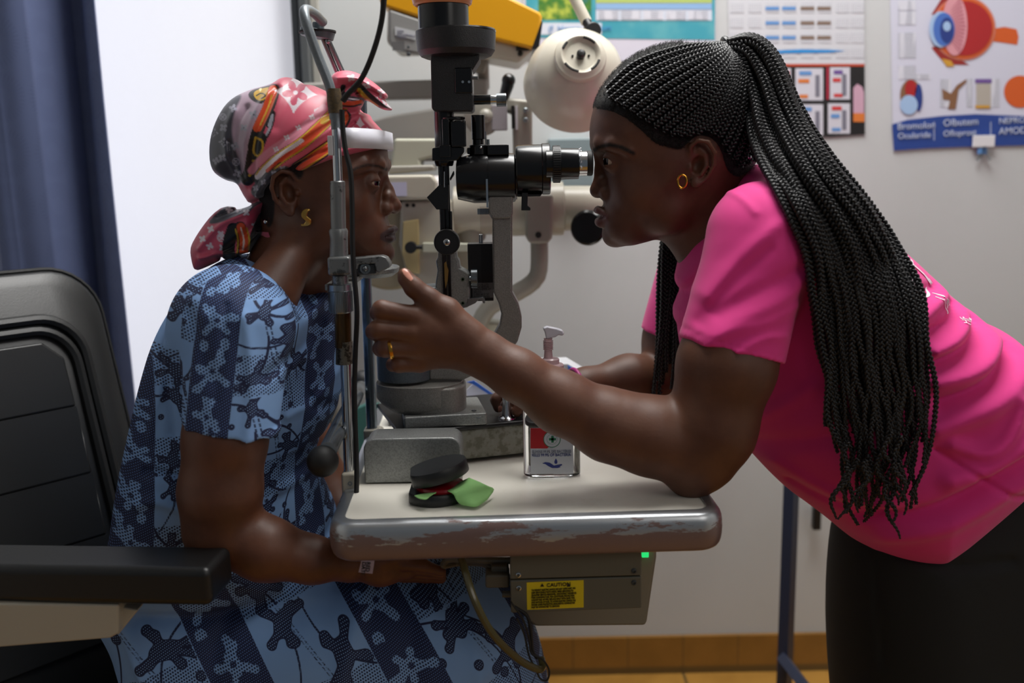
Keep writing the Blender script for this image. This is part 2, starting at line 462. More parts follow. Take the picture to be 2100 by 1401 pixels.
# metal edge: rounded strip along the front and sides
EDGE = Mat('worn_edge_metal', rgb(120, 122, 124), 0.3, 0.55)
_, ey, ez = EDGE.xyz()
en = EDGE.noise(22, 9, 0.72, stretch=(0.55, 1, 2.6)); zz = (ez - (TABZ - 0.021)) / 0.02
wearm = (en + zz * 0.18).step(0.53, 0.56)
EDGE.col(EDGE.mix(wearm, rgb(122, 100, 96), rgb(186, 190, 194)))
EDGE.inp('Metallic', wearm * 0.75 + 0.1); EDGE.bump(en, 0.25, 0.001); EDGE = EDGE.m
def strip(p, q, out, h=0.050, w=0.016):
    prof = []
    for k in range(13):
        a = -PI / 2 + PI * k / 12
        ca, sa = math.cos(a), math.sin(a)
        prof.append((w * (abs(ca) ** 0.55), h / 2 * (1 if sa > 0 else -1) * abs(sa) ** 0.8))
    prof = [(-0.004, -h / 2)] + prof + [(-0.004, h / 2)]
    return [[P_ + out_ * a + Vector((0, 0, z_ - 0.024)) for a, z_ in prof] for P_, out_ in zip(p, out)]
path = [tp(0, TD), tp(0, 0.02)] ; outs = [-ux, -ux]
for k in range(1, 8):
    a = PI * 0.5 * k / 8; path.append(tp(0.02 - 0.02 * math.cos(a), 0.02 - 0.02 * math.sin(a))); outs.append(-ux * math.cos(a) - uy * math.sin(a))
path += [tp(0.02, 0), tp(TW - 0.02, 0)]; outs += [-uy, -uy]
for k in range(1, 8):
    a = PI * 0.5 * k / 8; path.append(tp(TW - 0.02 + 0.02 * math.sin(a), 0.02 - 0.02 * math.cos(a))); outs.append(ux * math.sin(a) - uy * math.cos(a))
path += [tp(TW, 0.02), tp(TW, TD)]; outs += [ux, ux]
m = MB(); m.loft(strip(path, None, outs)); m.build('edge_trim', EDGE, table, sharp=50)
# power unit under the table
PBX = simple('grey_olive_enamel', (92, 90, 79), 0.45)
YB = 1.165
box = MB(); box.prism([(1046, 1135), (1316, 1130), (1316, 1181), (1046, 1189)], YB + 0.10, 0.2)
box = box.build('power_unit', PBX, table, bevel=0.002)
m = MB(); m.prism([(1046, 1191), (1316, 1183), (1316, 1248), (1048, 1258)], YB + 0.10, 0.2); m.build('lower_cover', PBX, box, bevel=0.002)
for x, y in ((1063, 1179), (1064, 1206), (1300, 1171), (1300, 1195)):
    m = MB(); p = pp(x, y, YB); m.lathe(p + Vector((0, 0.001, 0)), (0, -1, 0), [(0, 0.0032), (0.0025, 0.0032), (0.003, 0.002), (0.0005, 0.0014)], 16); m.build('screw', CHROME if x < 1100 else DARKALU, box)
YEL = simple('yellow_label', (214, 190, 20), 0.5)
BLK = simple('black_print', (16, 16, 14), 0.6)
m = MB(); m.prism([(1080, 1195), (1197, 1190), (1197, 1246), (1081, 1251)], YB, 0.001); lab = m.build('caution_label', YEL, box, smooth=False)
k_ = sc(YB, 1200); tilt = 0.035
def ltxt(s, x, y, size, **kw): return text('lettering', s, pp(x, y, YB - 0.0012), size * k_, BLK, lab, rot=(PI / 2, -tilt, 0), **kw)
ltxt('CAUTION', 1121, 1204, 11)
for i, ln in enumerate(('TO PREVENT ELECTRIC SHOCK DO NOT OPEN UNIT. NO', 'USER SERVICEABLE PARTS INSIDE. REFER SERVICING TO', 'QUALIFIED SERVICE PERSONNEL. DISCONNECT POWER BE-', 'FORE CHANGING FUSE. FOR CONTINUED PROTECTION', 'AGAINST RISK OF FIRE, REPLACE ONLY WITH SAME TYPE', 'AND RATINGS OF FUSE. TO AVOID ELECTRIC SHOCK THE', 'POWER CORD PROTECTIVE GROUNDING CONDUCTOR', 'MUST BE CONNECTED TO GROUND.')):
    ltxt(ln, 1090, 1213 + i * 5.0, 5.6, sx=0.62)
for x in (1112, 1166):
    m = MB(); a = pp(x - 4, 1203.5, YB - .0015); b_ = pp(x + 4, 1203.3, YB - .0015); c_ = pp(x, 1196.5, YB - .0015); m.poly([a, b_, c_]); m.build('warning_triangle', BLK, lab, smooth=False)
m = MB(); m.prism([(1070, 1120), (1347, 1112), (1347, 1145), (1326, 1285), (1098, 1287), (1075, 1270)], 1.46, 0.14)
sup = m.build('support_housing', simple('grey_beige_enamel', (134, 130, 116), 0.5), table, bevel=0.006)
LED = Mat('green_lit_switch', rgb(20, 160, 60), 0.3); LED.b.inputs['Emission Color'].default_value = (0.02, 0.8, 0.2, 1); LED.b.inputs['Emission Strength'].default_value = 0.9; LED = LED.m
m = MB(); m.pbox(1316, 1129, 1331, 1145, 1.385, 0.012); m.build('power_switch', LED, table, bevel=0.001)
leg = MB(); leg.cyl((-0.14, 1.55, 0.03), (-0.14, 1.55, 0.60), 0.035); leg.box((-0.14, 1.55, 0.02), (0.36, 0.34, 0.04)); leg.box((-0.14, 1.55, 0.68), (0.12, 0.12, 0.17))
leg.build('pedestal', BEIGED, table, bevel=0.004)
# plug and leads under the table
GREYC = simple('grey_cable_rubber', (84, 80, 70), 0.45)
m = MB(); m.pbox(994, 1178, 1046, 1209, YB + 0.03, 0.03); m.pbox(1006, 1160, 1044, 1180, YB + 0.035, 0.02); m.build('connector_plug', GREYC, table, bevel=0.003)
m = MB(); m.cyl(pp(1030, 1219, YB + .02), pp(1048, 1219, YB + .02), 0.004); m.build('cable_gland', GREYC, table)
m = MB(); m.tube([pp(x, y, YB + .04 + d) for x, y, d in ((1046, 1150, 0), (1000, 1150, 0), (960, 1148, .02), (920, 1148, .04), (910, 1160, .04), (940, 1155, .06), (985, 1155, .02), (1010, 1165, 0))], 0.0045, 10, sub=40)
m.build('grey_lead', GREYC, table)
flx = simple('clear_olive_tubing', (78, 72, 44), 0.2)
m = MB(); m.tube([pp(x, y, 1.13 + d) for x, y, d in ((945, 1140, .05), (955, 1175, .02), (975, 1235, 0), (1010, 1300, 0), (1060, 1350, 0.01), (1100, 1372, .02), (1112, 1368, .03), (1110, 1350, .04))], 0.0048, 10, sub=60)
cab = m.build('hanging_tube', flx); setp(cab, 'olive tube hanging in a loop in front of the patterned dress under the table', 'tube')
m = MB(); m.tube([pp(x, y, 1.15) for x, y in ((1048, 1235), (1072, 1270), (1085, 1310), (1090, 1340), (1112, 1352), (1126, 1375), (1122, 1395), (1108, 1392), (1098, 1370), (1085, 1345), (1075, 1300), (1060, 1268))], 0.0013, 8, sub=70)
m.tube([pp(x, y, 1.155) for x, y in ((1056, 1245), (1080, 1262), (1088, 1290), (1092, 1335), (1102, 1350))], 0.0022, 8, sub=30)
cab = m.build('thin_wire', RUBBER); setp(cab, 'thin black wires looping down from the power unit beside the tube', 'wire')
tag_ = MB(); tag_.prism([(741, 1150), (768, 1150), (764, 1177), (735, 1174)], 1.14, 0.0006); tg = tag_.build('paper_tag', simple('pale_pink_paper', (150, 130, 140), 0.7), smooth=False)
setp(tg, 'pale pink paper tag hanging below the left end of the table edge', 'tag')
text('lettering', 'RED', pp(752, 1152, 1.1392), 0.007, BLK, tg, rot=(PI / 2, PI / 2 + .15, 0)); text('lettering', 'DATE', pp(743, 1152, 1.1392), 0.007, BLK, tg, rot=(PI / 2, PI / 2 + .15, 0))

# front and rear rail covers, rails on the table
RY = 1.295
def railcover(x0, x1, ytop, Y, mat, dep=0.05, zb=TABZ):
    a = pp(x0, ytop, Y); b_ = pp(x1, ytop + 2, Y)
    h = a.z - zb
    m = MB(); r = 0.016; out = []
    for (cx_, cz_, a0, rr) in ((b_.x - r, a.z - r, 0, r), (a.x + r, a.z - r, 90, r), (a.x + .003, zb + .003, 180, .003), (b_.x - .003, zb + .003, 270, .003)):
        for k in range(7):
            t = math.radians(a0 + 15 * k); out.append((cx_ + rr * math.cos(t), cz_ + rr * math.sin(t)))
    m.loft([[Vector((x, y, z)) for x, z in out] for y in (Y, Y + dep)])
    return m.build('rail_cover', mat, table, bevel=0.006, seg=3)
railcover(744, 946, 901, RY, GREYL, 0.055)
railcover(793, 905, 806, 1.60, simple('dark_olive_cover', (58, 56, 50), 0.4), 0.05)



# ================================================================== slit lamp
SY = 1.42
lamp = thing('slit_lamp_microscope', 'black and grey slit lamp microscope standing on the table between the two faces', 'microscope', (pp(930, 900, SY).x, SY, TABZ))
s0 = sc(SY, 500)
# base
byaw = math.radians(17)
bo = pz(1078, 938, TABZ); bdir = Vector((math.cos(byaw), math.sin(byaw), 0)); bper = Vector((-bdir.y, bdir.x, 0))
BM = Matrix(((bdir.x, bper.x, 0), (bdir.y, bper.y, 0), (0, 0, 1)))
LB = 0.20
cB = bo - bdir * (LB / 2 - 0.045) + bper * 0.085
zt_ = 0.046
BASEG = speckled('stained_grey_enamel', (150, 150, 140), (104, 100, 84), 0.42, 0.2, 90, 0.8, 0.4, 400)
m = MB(); m.box((cB.x, cB.y, TABZ + 0.004 + zt_ / 2), (LB, 0.16, zt_), BM); base = m.build('base', BASEG, lamp, bevel=0.004)
for s1 in (-1, 1):
    for s2 in (-1, 1):
        m = MB(); w = cB + bdir * (s1 * .07) + bper * (s2 * .06); m.cyl((w.x, w.y, TABZ - .0005), (w.x, w.y, TABZ + .006), 0.012); m.build('foot', RUBBER, base)
m = MB(); m.box((cB.x - 0.007, cB.y, TABZ + 0.054), (LB + 0.05, 0.185, 0.006), BM); m.build('base_plate', BLACKS, lamp, bevel=0.002)
cP = cB - bdir * 0.035
m = MB(); m.box((pp(908, 857, SY).x, SY, TABZ + 0.066), (0.118, 0.105, 0.018), Matrix.Rotation(math.radians(9), 3, 'Z')); mp = m.build('mounting_plate', GREYL, lamp, bevel=0.003)
for x, y in ((972, 842), (982, 857)):
    m = MB(); p = pz(x, y, TABZ + .0755); m.lathe(p, (0, 0, 1), [(0, 0.0035), (.0012, 0.0035), (.0013, .0015), (.0003, .001)], 14); m.build('screw', STEEL, mp)
# rotating arms body
def vcyl(px_, r_px, y0, y1, Y, m=None, n=48, dy=0.0):
    m = m or MB(); a = pp(px_, y0, Y); b_ = pp(px_, y1, Y); k = sc(Y, (y0 + y1) / 2)
    m.cyl((a.x, Y + dy, b_.z), (a.x, Y + dy, a.z), r_px * k, n=n); return m
m = MB()
zt1 = pp(890, 782, SY).z; zb1 = pp(890, 852, SY).z; xm = pp(893, 800, SY).x; k = s0
out = []
for i in range(48):
    a = 2 * PI * i / 48; out.append((0.0445 * math.copysign(abs(math.cos(a)) ** .7, math.cos(a)), 0.047 * math.copysign(abs(math.sin(a)) ** .7, math.sin(a))))
m.loft([[Vector((xm + x, SY + y, z_)) for x, y in out] for z_ in (zb1, zt1 - 0.001)])
m.build('pivot_housing', GREYH, lamp, bevel=0.004, seg=3)
m = MB(); ztp = pp(890, 780, SY).z
rings = []
for (z_, sx_, ox) in ((ztp - 0.040, 0.70, 0.018), (ztp - 0.030, 0.90, 0.006), (ztp - 0.022, 1.0, 0), (ztp, 1.0, 0)):
    ring = []
    for i in range(48):
        a = 2 * PI * i / 48; ca, sa = math.cos(a), math.sin(a)
        x = (0.060 if ca > 0 else 0.066 * sx_) * math.copysign(abs(ca) ** .8, ca); ring.append(Vector((pp(865, 800, SY).x + x, SY + 0.052 * sa * min(1, sx_ + .15), z_)))
    rings.append(ring)
m.loft(rings); m.build('swing_plate', GREYH, lamp, bevel=0.003, seg=3)
GREYB = speckled('blue_grey_hammered_paint', (98, 106, 112), (76, 84, 90), 0.36, 0.4, 500, 0.5, 0.4, 500)
m = MB(); vcyl(826, 57, 640, 777, SY, m); m.build('lamp_arm_pivot', GREYB, lamp, bevel=0.003)
m = MB(); vcyl(886, 36, 585, 640, SY + .02, m); 
m.build('pivot_column', GREYB, lamp, bevel=0.003)
# curved microscope arm
arm = [(1003, 402), (1051, 402), (1051, 446), (1051, 600), (1063, 622), (1070, 650), (1070, 672), (1062, 700), (1048, 722), (1010, 752), (950, 780), (880, 780), (880, 745), (940, 742), (985, 715), (1012, 688), (1024, 668), (1028, 645), (1022, 622), (1011, 598), (1009, 450), (1003, 440)]
m = MB(); m.prism(arm, SY, 0.034); m.build('microscope_arm', GREYH, lamp, bevel=0.0035, seg=3)
m = MB(); m.prism([(1002, 402), (1052, 402), (1052, 438), (1048, 449), (1010, 449), (1002, 436)], SY, 0.046); m.build('arm_head', GREYH, lamp, bevel=0.003, seg=3)
# microscope body
def hcyl(segs, yc, Y, mat, name, parent, n=56, **kw):
    """segs: list of (px, radius px) going right, axis horizontal at row yc"""
    m = MB(); a = pp(segs[0][0], yc, Y); prof = [((pp(x, yc, Y).x - a.x), r * sc(Y, yc)) for x, r in segs]
    m.lathe(a, (1, 0, 0), prof, n); return m.build(name, mat, parent, **kw)
body = hcyl([(938, 40), (938.5, 42), (972, 50), (1000, 50), (1000.5, 49), (1002, 49), (1002.5, 50), (1045, 50), (1055, 49), (1057, 46), (1058, 44), (1060, 44)], 367, SY, BLACK, 'microscope_body', lamp, sharp=28)
m = MB(); p = pp(937.5, 367, SY); m.lathe(p, (-1, 0, 0), [(0, 0.024), (0.0005, 0.023), (-0.004, 0.02), (-0.006, 0.0)], 40); m.build('objective_lens', simple('dark_coated_glass', (20, 16, 40), 0.05), body)
hc = hcyl([(1057, 44), (1058, 48), (1062, 50), (1110, 50), (1112, 52), (1126, 52), (1128, 49), (1128.5, 30)], 348, SY, BLACK, 'eyepiece_housing', lamp, sharp=28)
for i, Yo in enumerate((SY - 0.031, SY + 0.031)):
    e = hcyl([(1120, 28), (1140, 28), (1140.5, 24), (1147, 24), (1147.5, 31), (1150, 32), (1186, 31), (1187, 26)], 337, Yo, BLACK, 'eyepiece', lamp, sharp=28)
    kn = MB(); a = pp(1133, 337, Yo); rr = 35 * s0
    for q in range(48):
        t = 2 * PI * q / 48; c_ = a + Vector((0.0055, math.cos(t) * rr, math.sin(t) * rr)); kn.box(c_, (0.0095, 0.0022, 0.0022), Matrix.Rotation(t, 3, 'X'))
    kn.lathe(a, (1, 0, 0), [(0, rr * .97), (0.011, rr * .97)], 48); kn.build('focus_ring', BLACKS, e, sharp=30)
    hcyl([(1187, 24), (1187.5, 25), (1203, 25), (1203.5, 22)], 336, Yo, CHROME, 'chrome_sleeve', e, sharp=28)
    hcyl([(1203, 20), (1203.5, 24.5), (1206, 25.5), (1213, 25.5), (1215, 23.5), (1215, 18), (1211, 16)], 335, Yo, RUBBER, 'eye_cup', e, sharp=28)
    for q in range(7):
        t = math.radians(20 + q * 22); p = a + Vector((0.0385, -math.cos(t - .6) * 31.4 * s0, math.sin(t - .6) * 31.4 * s0))
        mk = MB(); mk.box(p, (0.0008 if q % 2 else .0018, 0.0007, 0.0025), Matrix.Rotation(-(t - .6), 3, 'X')); mk.build('scale_mark', WHITEP, e, smooth=False)
m = MB(); m.prism([(1056, 398), (1112, 398), (1108, 403), (1062, 404)], SY, 0.03); m.prism([(1070, 395), (1083, 395), (1082, 422), (1088, 426), (1088, 432), (1069, 432)], SY - 0.018, 0.006); m.build('magnification_lever', BLACKS, lamp, bevel=0.001)
m = MB(); vcyl(980, 14, 236, 286, SY, m); vcyl(980, 11.5, 286, 300, SY, m); m.build('filter_knob', BLACK, lamp, bevel=0.0008)
m = MB(); vcyl(982, 20, 297, 318, SY, m); m.pbox(1000, 297, 1043, 318, SY, 0.035); m.pbox(958, 303, 966, 316, SY, .01); m.build('filter_mount', BLACK, lamp, bevel=0.0015)
m = MB(); p = pp(986, 303, SY - .0145); m.ball(p, 0.0022); m.build('screw', CHROME, lamp)
m = MB(); vcyl(996, 1.4, 270, 298, SY + .01, m, 10); vcyl(1001, 3, 286, 298, SY + .01, m, 12); m.build('stop_pin', STEEL, lamp)
# illumination tower
m = MB(); vcyl(907, 52, -40, 82, SY, m, 56); m.build('lamp_housing', BLACK, lamp, bevel=0.001)
LEDO = Mat('glowing_copper_ring', rgb(90, 44, 28), 0.3, 0.8); LEDO.b.inputs['Emission Color'].default_value = (1, 0.35, 0.15, 1); LEDO.b.inputs['Emission Strength'].default_value = 0.12; LEDO = LEDO.m
m = MB(); p = pp(907, 3, SY); m.lathe(Vector((p.x, SY, p.z)), (0, 0, 1), [(-0.006, 0.037), (-.004, 0.040), (0.004, 0.042), (.006, .038), (.0, .0375)], 48, cap=False); m.build('glowing_collar', LEDO, lamp)
m = MB(); a = pp(936, 120, SY)
prof = [(0, 60), (4, 70), (14, 77), (40, 79), (52, 79), (52.5, 76)]
m.lathe(Vector((a.x, SY, a.z)), (0, 0, 1), [(h * s0, r * s0) for h, r in prof], 64); m.build('lamp_collar', BLACKM, lamp, sharp=30)
m = MB(); a = pp(936, 68, SY); m.lathe(Vector((a.x, SY, a.z)), (0, 0, 1), [(0, 78 * s0), (.002, 78.5 * s0), (.004, 77 * s0), (.0045, 50 * s0)], 64); m.build('collar_rim', BLACK, lamp)
m = MB(); m.prism([(885, 100), (985, 100), (983, 122), (970, 143), (966, 146), (967, 190), (971, 195), (971, 224), (966, 229), (890, 228), (885, 222), (883, 120)], SY, 0.062); hd = m.build('illumination_head', BLACKM, lamp, bevel=0.010, seg=4)
m = MB(); m.pbox(933, 140, 968, 190, SY - 0.005, 0.056); m.build('aperture_panel', BLACK, lamp, bevel=0.002)
m = MB(); vcyl(955, 13, 143, 189, SY - .022, m); m.build('aperture_drum', BLACK, lamp)
for x in (949, 962):
    m = MB(); p = pp(x, 168, SY - .036); m.lathe(p, (0, -1, 0), [(0, .0018), (.0008, .0018), (.0008, .001), (.0002, .001)], 16); m.build('screw', CHROME, hd)
m = MB(); m.cyl(pp(964, 160, SY - .02), pp(980, 160, SY - .02), 0.0022); m.build('lever_pin', STEEL, hd)
hcyl([(968, 10), (1006, 10)], 205, SY - .01, BLACK, 'slit_width_shaft', lamp)
sw = hcyl([(1006, 9.5), (1018, 9.5)], 205, SY - .01, CHROME, 'shaft_sleeve', lamp)
kn = MB(); a = pp(1018, 205, SY - .01)
for q in range(30):
    t = 2 * PI * q / 30; kn.box(a + Vector((0.0068, math.cos(t) * 12 * s0, math.sin(t) * 12 * s0)), (0.0128, 0.0012, 0.0010), Matrix.Rotation(t, 3, 'X'))
kn.lathe(a, (1, 0, 0), [(0, 11.5 * s0), (.0135, 11.5 * s0)], 40); kn.build('slit_width_knob', STEEL, lamp, sharp=30)
m = MB(); vcyl(910, 20.5, 222, 306, SY, m); m.build('lens_tube', BLACK, lamp)
m = MB(); vcyl(930, 24, 240, 247, SY - .01, m); m.pbox(907, 245, 921, 300, SY - .025, 0.012); m.pbox(925, 250, 954, 300, SY - .015, 0.03); vcyl(943, 12, 247, 301, SY - .022, m); m.build('slit_carriage', BLACK, lamp, bevel=0.0015)
m = MB(); m.prism([(886, 304), (903, 300), (952, 302), (952, 312), (939, 328), (930, 330), (886, 330)], SY, 0.05); m.pbox(901, 298, 924, 322, SY - .028, 0.012); m.build('mirror_clamp', BLACK, lamp, bevel=0.0015)
m = MB(); a = pp(911, 341, SY); m.lathe(Vector((a.x, SY, a.z)), (0, 0, 1), [(0, 17 * s0), (.0015, 18.5 * s0), (.006, 20 * s0), (.0085, 20 * s0)], 40); m.build('prism_collar', BLACK, lamp)
m = MB(); m.pbox(905, 325, 913, 632, SY - .006, 0.006); m.pbox(916, 325, 922, 632, SY - .006, .006); m.pbox(903, 330, 925, 640, SY + .002, .005); m.pbox(903, 434, 907, 480, SY - .004, .014); m.pbox(923, 434, 927, 480, SY - .004, .014); m.build('support_rod', BLACK, lamp, bevel=0.0008)
m = MB(); m.cyl(pp(911.5, 352, SY - .012), pp(911.5, 384, SY - .012), .0012); m.build('bright_pin', CHROME, lamp); m = MB(); m.cyl(pp(925, 220, SY), pp(928, 244, SY), .0008); m.build('bright_pin', CHROME, lamp)
m = MB(); m.prism([(875, 405), (901, 379), (920, 379), (920, 430), (895, 430), (893, 427)], SY, 0.022); m.prism([(922, 366), (930, 350), (931, 358), (923, 371)], SY, .018); m.build('mirror_holder', BLACKS, lamp, bevel=0.001)
m = MB(); p = pp(917, 496, SY - .025); m.lathe(p, (0, -1, 0), [(-.004, 24 * s0), (0, 26 * s0), (.006, 26.5 * s0), (.009, 25.5 * s0), (.0095, 24 * s0), (.0085, 23.5 * s0)], 56); kb = m.build('centering_knob', BLACKS, lamp, sharp=30)
m = MB(); m.lathe(p + Vector((0, -.0085, 0)), (0, -1, 0), [(0, .0048), (.001, .0048), (.002, .0035), (.0022, 0.0)], 20); m.build('screw', CHROME, kb)
for a_ in (0, PI / 2):
    m = MB(); m.box(p + Vector((0, -.0108, 0)), (.0045, .0008, .001), Matrix.Rotation(a_, 3, 'Y')); m.build('screw_slot', BLK, kb, smooth=False)
m = MB(); m.prism([(898, 515), (936, 515), (936, 528), (941, 535), (943, 550), (952, 554), (962, 560), (964, 570), (964, 626), (958, 632), (943, 632), (930, 625), (892, 612), (893, 580), (897, 555), (893, 535), (898, 528)], SY + .012, 0.032); cst = m.build('tilt_casting', GREYL, lamp, bevel=0.004, seg=3)
m = MB(); m.prism([(911, 540), (915, 536), (917, 546), (920, 555), (918, 575), (914, 592), (912, 575)], SY - .0095, .0006); m.build('worn_paint_patch', simple('ochre_paint', (126, 96, 40), 0.6), cst, smooth=False)
for y in (573, 622):
    m = MB(); m.lathe(pp(949, y, SY - .004), (0, -1, 0), [(0, .0028), (.0008, .0028), (.0008, .0018), (0, .0016)], 16); m.build('set_screw', simple('green_grey_metal', (88, 104, 84), .5, .4), cst)
kn = MB(); a = pp(966, 572, SY)
for q in range(40):
    t = 2 * PI * q / 40; kn.box(a + Vector((0.0047, math.cos(t) * 18.3 * s0, math.sin(t) * 18.3 * s0)), (0.0085, 0.0013, 0.001), Matrix.Rotation(t, 3, 'X'))
kn.lathe(a, (1, 0, 0), [(0, 14 * s0), (0.0005, 17.6 * s0), (.009, 17.6 * s0), (.0095, 14 * s0)], 40); kn.cyl(a - Vector((.003, 0, 0)), a, .004); kn.build('tilt_lock_knob', STEEL, lamp, sharp=30)
m = MB(); m.prism([(960, 613), (990, 610), (993, 612), (995, 622), (990, 622), (989, 616), (982, 614), (975, 622), (958, 630), (945, 634), (940, 630), (958, 622)], SY, .012); m.build('spring_hook', STEEL, lamp, bevel=.0005)
# tonometer block and clear guard
m = MB(); m.pbox(960, 500, 1011, 618, SY + .035, 0.03); tb = m.build('tonometer_block', BLACKS, lamp, bevel=0.001)
m = MB(); m.pbox(969, 580, 1011, 611, SY + .0195, 0.001); pl = m.build('data_plate', simple('grey_aluminium_plate', (128, 128, 130), .4, .3), tb, smooth=False)
for i, l in enumerate(('MHG CO., LTD', 'APPLANATION', 'TONOMETER AT', 'SER.NO.', '2-1850 4A 0 137', 'MADE IN JAPAN')):
    text('lettering', l, pp(971, 586 + i * 5, SY + .0185), 6 * s0, BLK, pl, sx=.8)
m = MB(); m.pbox(982, 481, 990, 500, SY + .03, .008); m.build('metal_stud', STEEL, tb, bevel=.001)
GUARD = Mat('clear_acrylic', rgb(235, 232, 232), 0.08); GUARD.b.inputs['Transmission Weight'].default_value = 1.0; GUARD.b.inputs['IOR'].default_value = 1.1; GUARD = GUARD.m
m = MB(); m.pbox(986, 425, 1011, 594, SY - .018, 0.0025); m.build('clear_guard', GUARD, lamp, bevel=.0005)
m = MB(); m.pbox(979, 428, 1004, 440, SY - .012, .008); m.build('guard_clip', STEEL, lamp, bevel=.001)
m = MB(); m.pbox(997, 368, 1001, 425, SY - .037, .002); m.build('guard_blade', simple('bright_steel', (190, 195, 200), .15, 1), lamp)
# joystick
jp = pz(1040, 858, TABZ + .057)
m = MB(); m.lathe(jp, (0, 0, 1), [(0, .013), (.002, .012), (.004, .008), (.02, .0065), (.05, .0065), (.055, .010), (.075, .011), (.082, .006)], 30); m.build('joystick', CHROME, lamp)

# ================================================================== head rest frame
frm = thing('chin_rest_frame', 'grey metal chin rest frame with white forehead band on the left of the table', 'chin rest', (pp(715, 960, 1.29).x, 1.42, TABZ))
NY, FY = 1.285, 1.545
def tub(segs, Y, mat, name, parent=frm, n=36, **kw):
    """segs: (px x, y, r px) down a nearly vertical post"""
    m = MB(); P_ = [pp(x, y, Y) for x, y, r in segs]; rings = []
    for (x, y, r), p in zip(segs, P_):
        rings.append(m.ring(p, Vector((1, 0, 0)), Vector((0, 1, 0)), r * sc(Y, y), n))
    m.loft(rings); return m.build(name, mat, parent, **kw)
GT = speckled('grey_tube_enamel', (122, 130, 136), (104, 112, 118), .35, .3, 300, .4, .15, 300)
m = MB(); m.tube([pp(x, y, Y) for x, y, Y in ((662, 45, NY + .10), (645, 28, NY + .06), (630, 20, NY + .03), (624, 24, NY + .01), (629, 50, NY), (650, 110, NY), (668, 155, NY), (677, 180, NY), (683, 210, NY), (686, 245, NY))], [10.3 * sc(NY, 100)] * 48, 16, sub=48)
m.build('curved_top_tube', GT, frm)
m = MB(); m.cyl(pp(650, 78, NY + .12), pp(652, 62, NY + .12), .022, .0235); m.cyl(pp(652, 62, NY + .12), pp(653, 46, NY + .12), .0085, .0078); dsk = m.build('fixation_lamp_disc', simple('blue_grey_disc', (92, 100, 106), .35, .4), frm, bevel=.001)
m = MB(); p = pp(651, 66, NY + .12); m.lathe(p, (0, 0, 1), [(-.0015, .0225), (-.001, .025), (.0015, .025), (.0018, .02)], 40); m.build('rubber_rim', RUBBER, dsk)
m = MB(); m.cyl(pp(661, 76, NY + .12), pp(693, 152, NY + .14), .0032); m.cyl(pp(670, 74, NY + .12), pp(705, 152, NY + .14), .0032); m.ball(pp(673, 84, NY + .115), .004); m.build('fixation_rod', STEEL, frm)
tub([(684, 182, 14), (686, 205, 15.5), (688, 232, 14.5)], NY, TAPE, 'tape_wrap')
tub([(687, 228, 10.5), (689, 266, 9.5)], NY, GT, 'lower_tube')
tub([(689, 262, 9.5), (693, 374, 9.5)], NY, CHROME, 'chrome_post')
m = MB(); m.pbox(672, 279, 682, 318, NY - .004, .006); m.build('side_clip', WHITEP, frm, bevel=.001)
tub([(692, 371, 13.5), (692, 373, 15.5), (694, 470, 15.5)], NY, CHIPPED, 'painted_sleeve')
tub([(694, 469, 17), (694, 474, 19.5), (695, 490, 18), (695, 529, 19)], NY, CHIPPED, 'sleeve_collar')
m = MB(); m.pbox(671, 527, 718, 566, NY, .034); m.build('height_clamp', CHIPPED, frm, bevel=.004, seg=3)
tub([(697, 565, 16), (698, 582, 17)], NY, CHIPPED, 'lower_collar')
kn = MB(); a = pp(698, 582, NY); b_ = pp(699, 641, NY)
for q in range(44):
    t = 2 * PI * q / 44; rr = 24 * sc(NY, 600); c_ = (a + b_) / 2 + Vector((math.cos(t) * rr, math.sin(t) * rr, -.004)); kn.box(c_, (.0012, .0012, .026), Matrix.Rotation(t, 3, 'Z'))
kn.lathe(b_, (0, 0, 1), [(0, .0138), (.003, .0150), ((a.z - b_.z) * .75, .0150), ((a.z - b_.z) * .78, .0158), ((a.z - b_.z) * .98, .0154), (a.z - b_.z, .013)], 40); kn.build('height_adjusting_knob', STEEL, frm, sharp=30)
tub([(703, 640, 17), (704, 712, 17)], NY, worn('amber_brown_sleeve', (110, 78, 30), (70, 50, 24), (.4, .6), .25, .5, 20, (1, 1, .15)), 'amber_sleeve')
tub([(706, 700, 17), (706, 746, 17.5)], NY, worn('pitted_metal', (120, 116, 104), (60, 54, 46), (.48, .56), .4, .6, 160), 'pitted_collar')
tub([(709, 744, 11), (716, 968, 10.5)], NY, CHROME, 'lower_chrome_post')
m = MB(); a = pp(718, 965, NY); m.box((a.x, NY, a.z - .055), (.021, .026, .11)); ft = m.build('post_socket', BEIGE, frm, bevel=.004, seg=3)
m = MB(); m.lathe(pp(718, 992, NY - .0128), (0, -1, 0), [(0, .003), (.0008, .003), (.0008, .0018), (0, .0016)], 16); m.build('screw', STEEL, ft)
tub([(741, 200, 11), (750, 560, 11), (763, 882, 11)], FY, simple('blue_grey_post', (100, 110, 118), .25, .8), 'rear_post')
m = MB(); a = pp(764, 880, FY); m.box((a.x, FY, a.z - .012), (.026, .03, .028)); m.prism([(745, 895), (778, 878), (786, 885), (768, 905), (748, 925)], FY, .02); m.build('rear_socket', BEIGED, frm, bevel=.003)
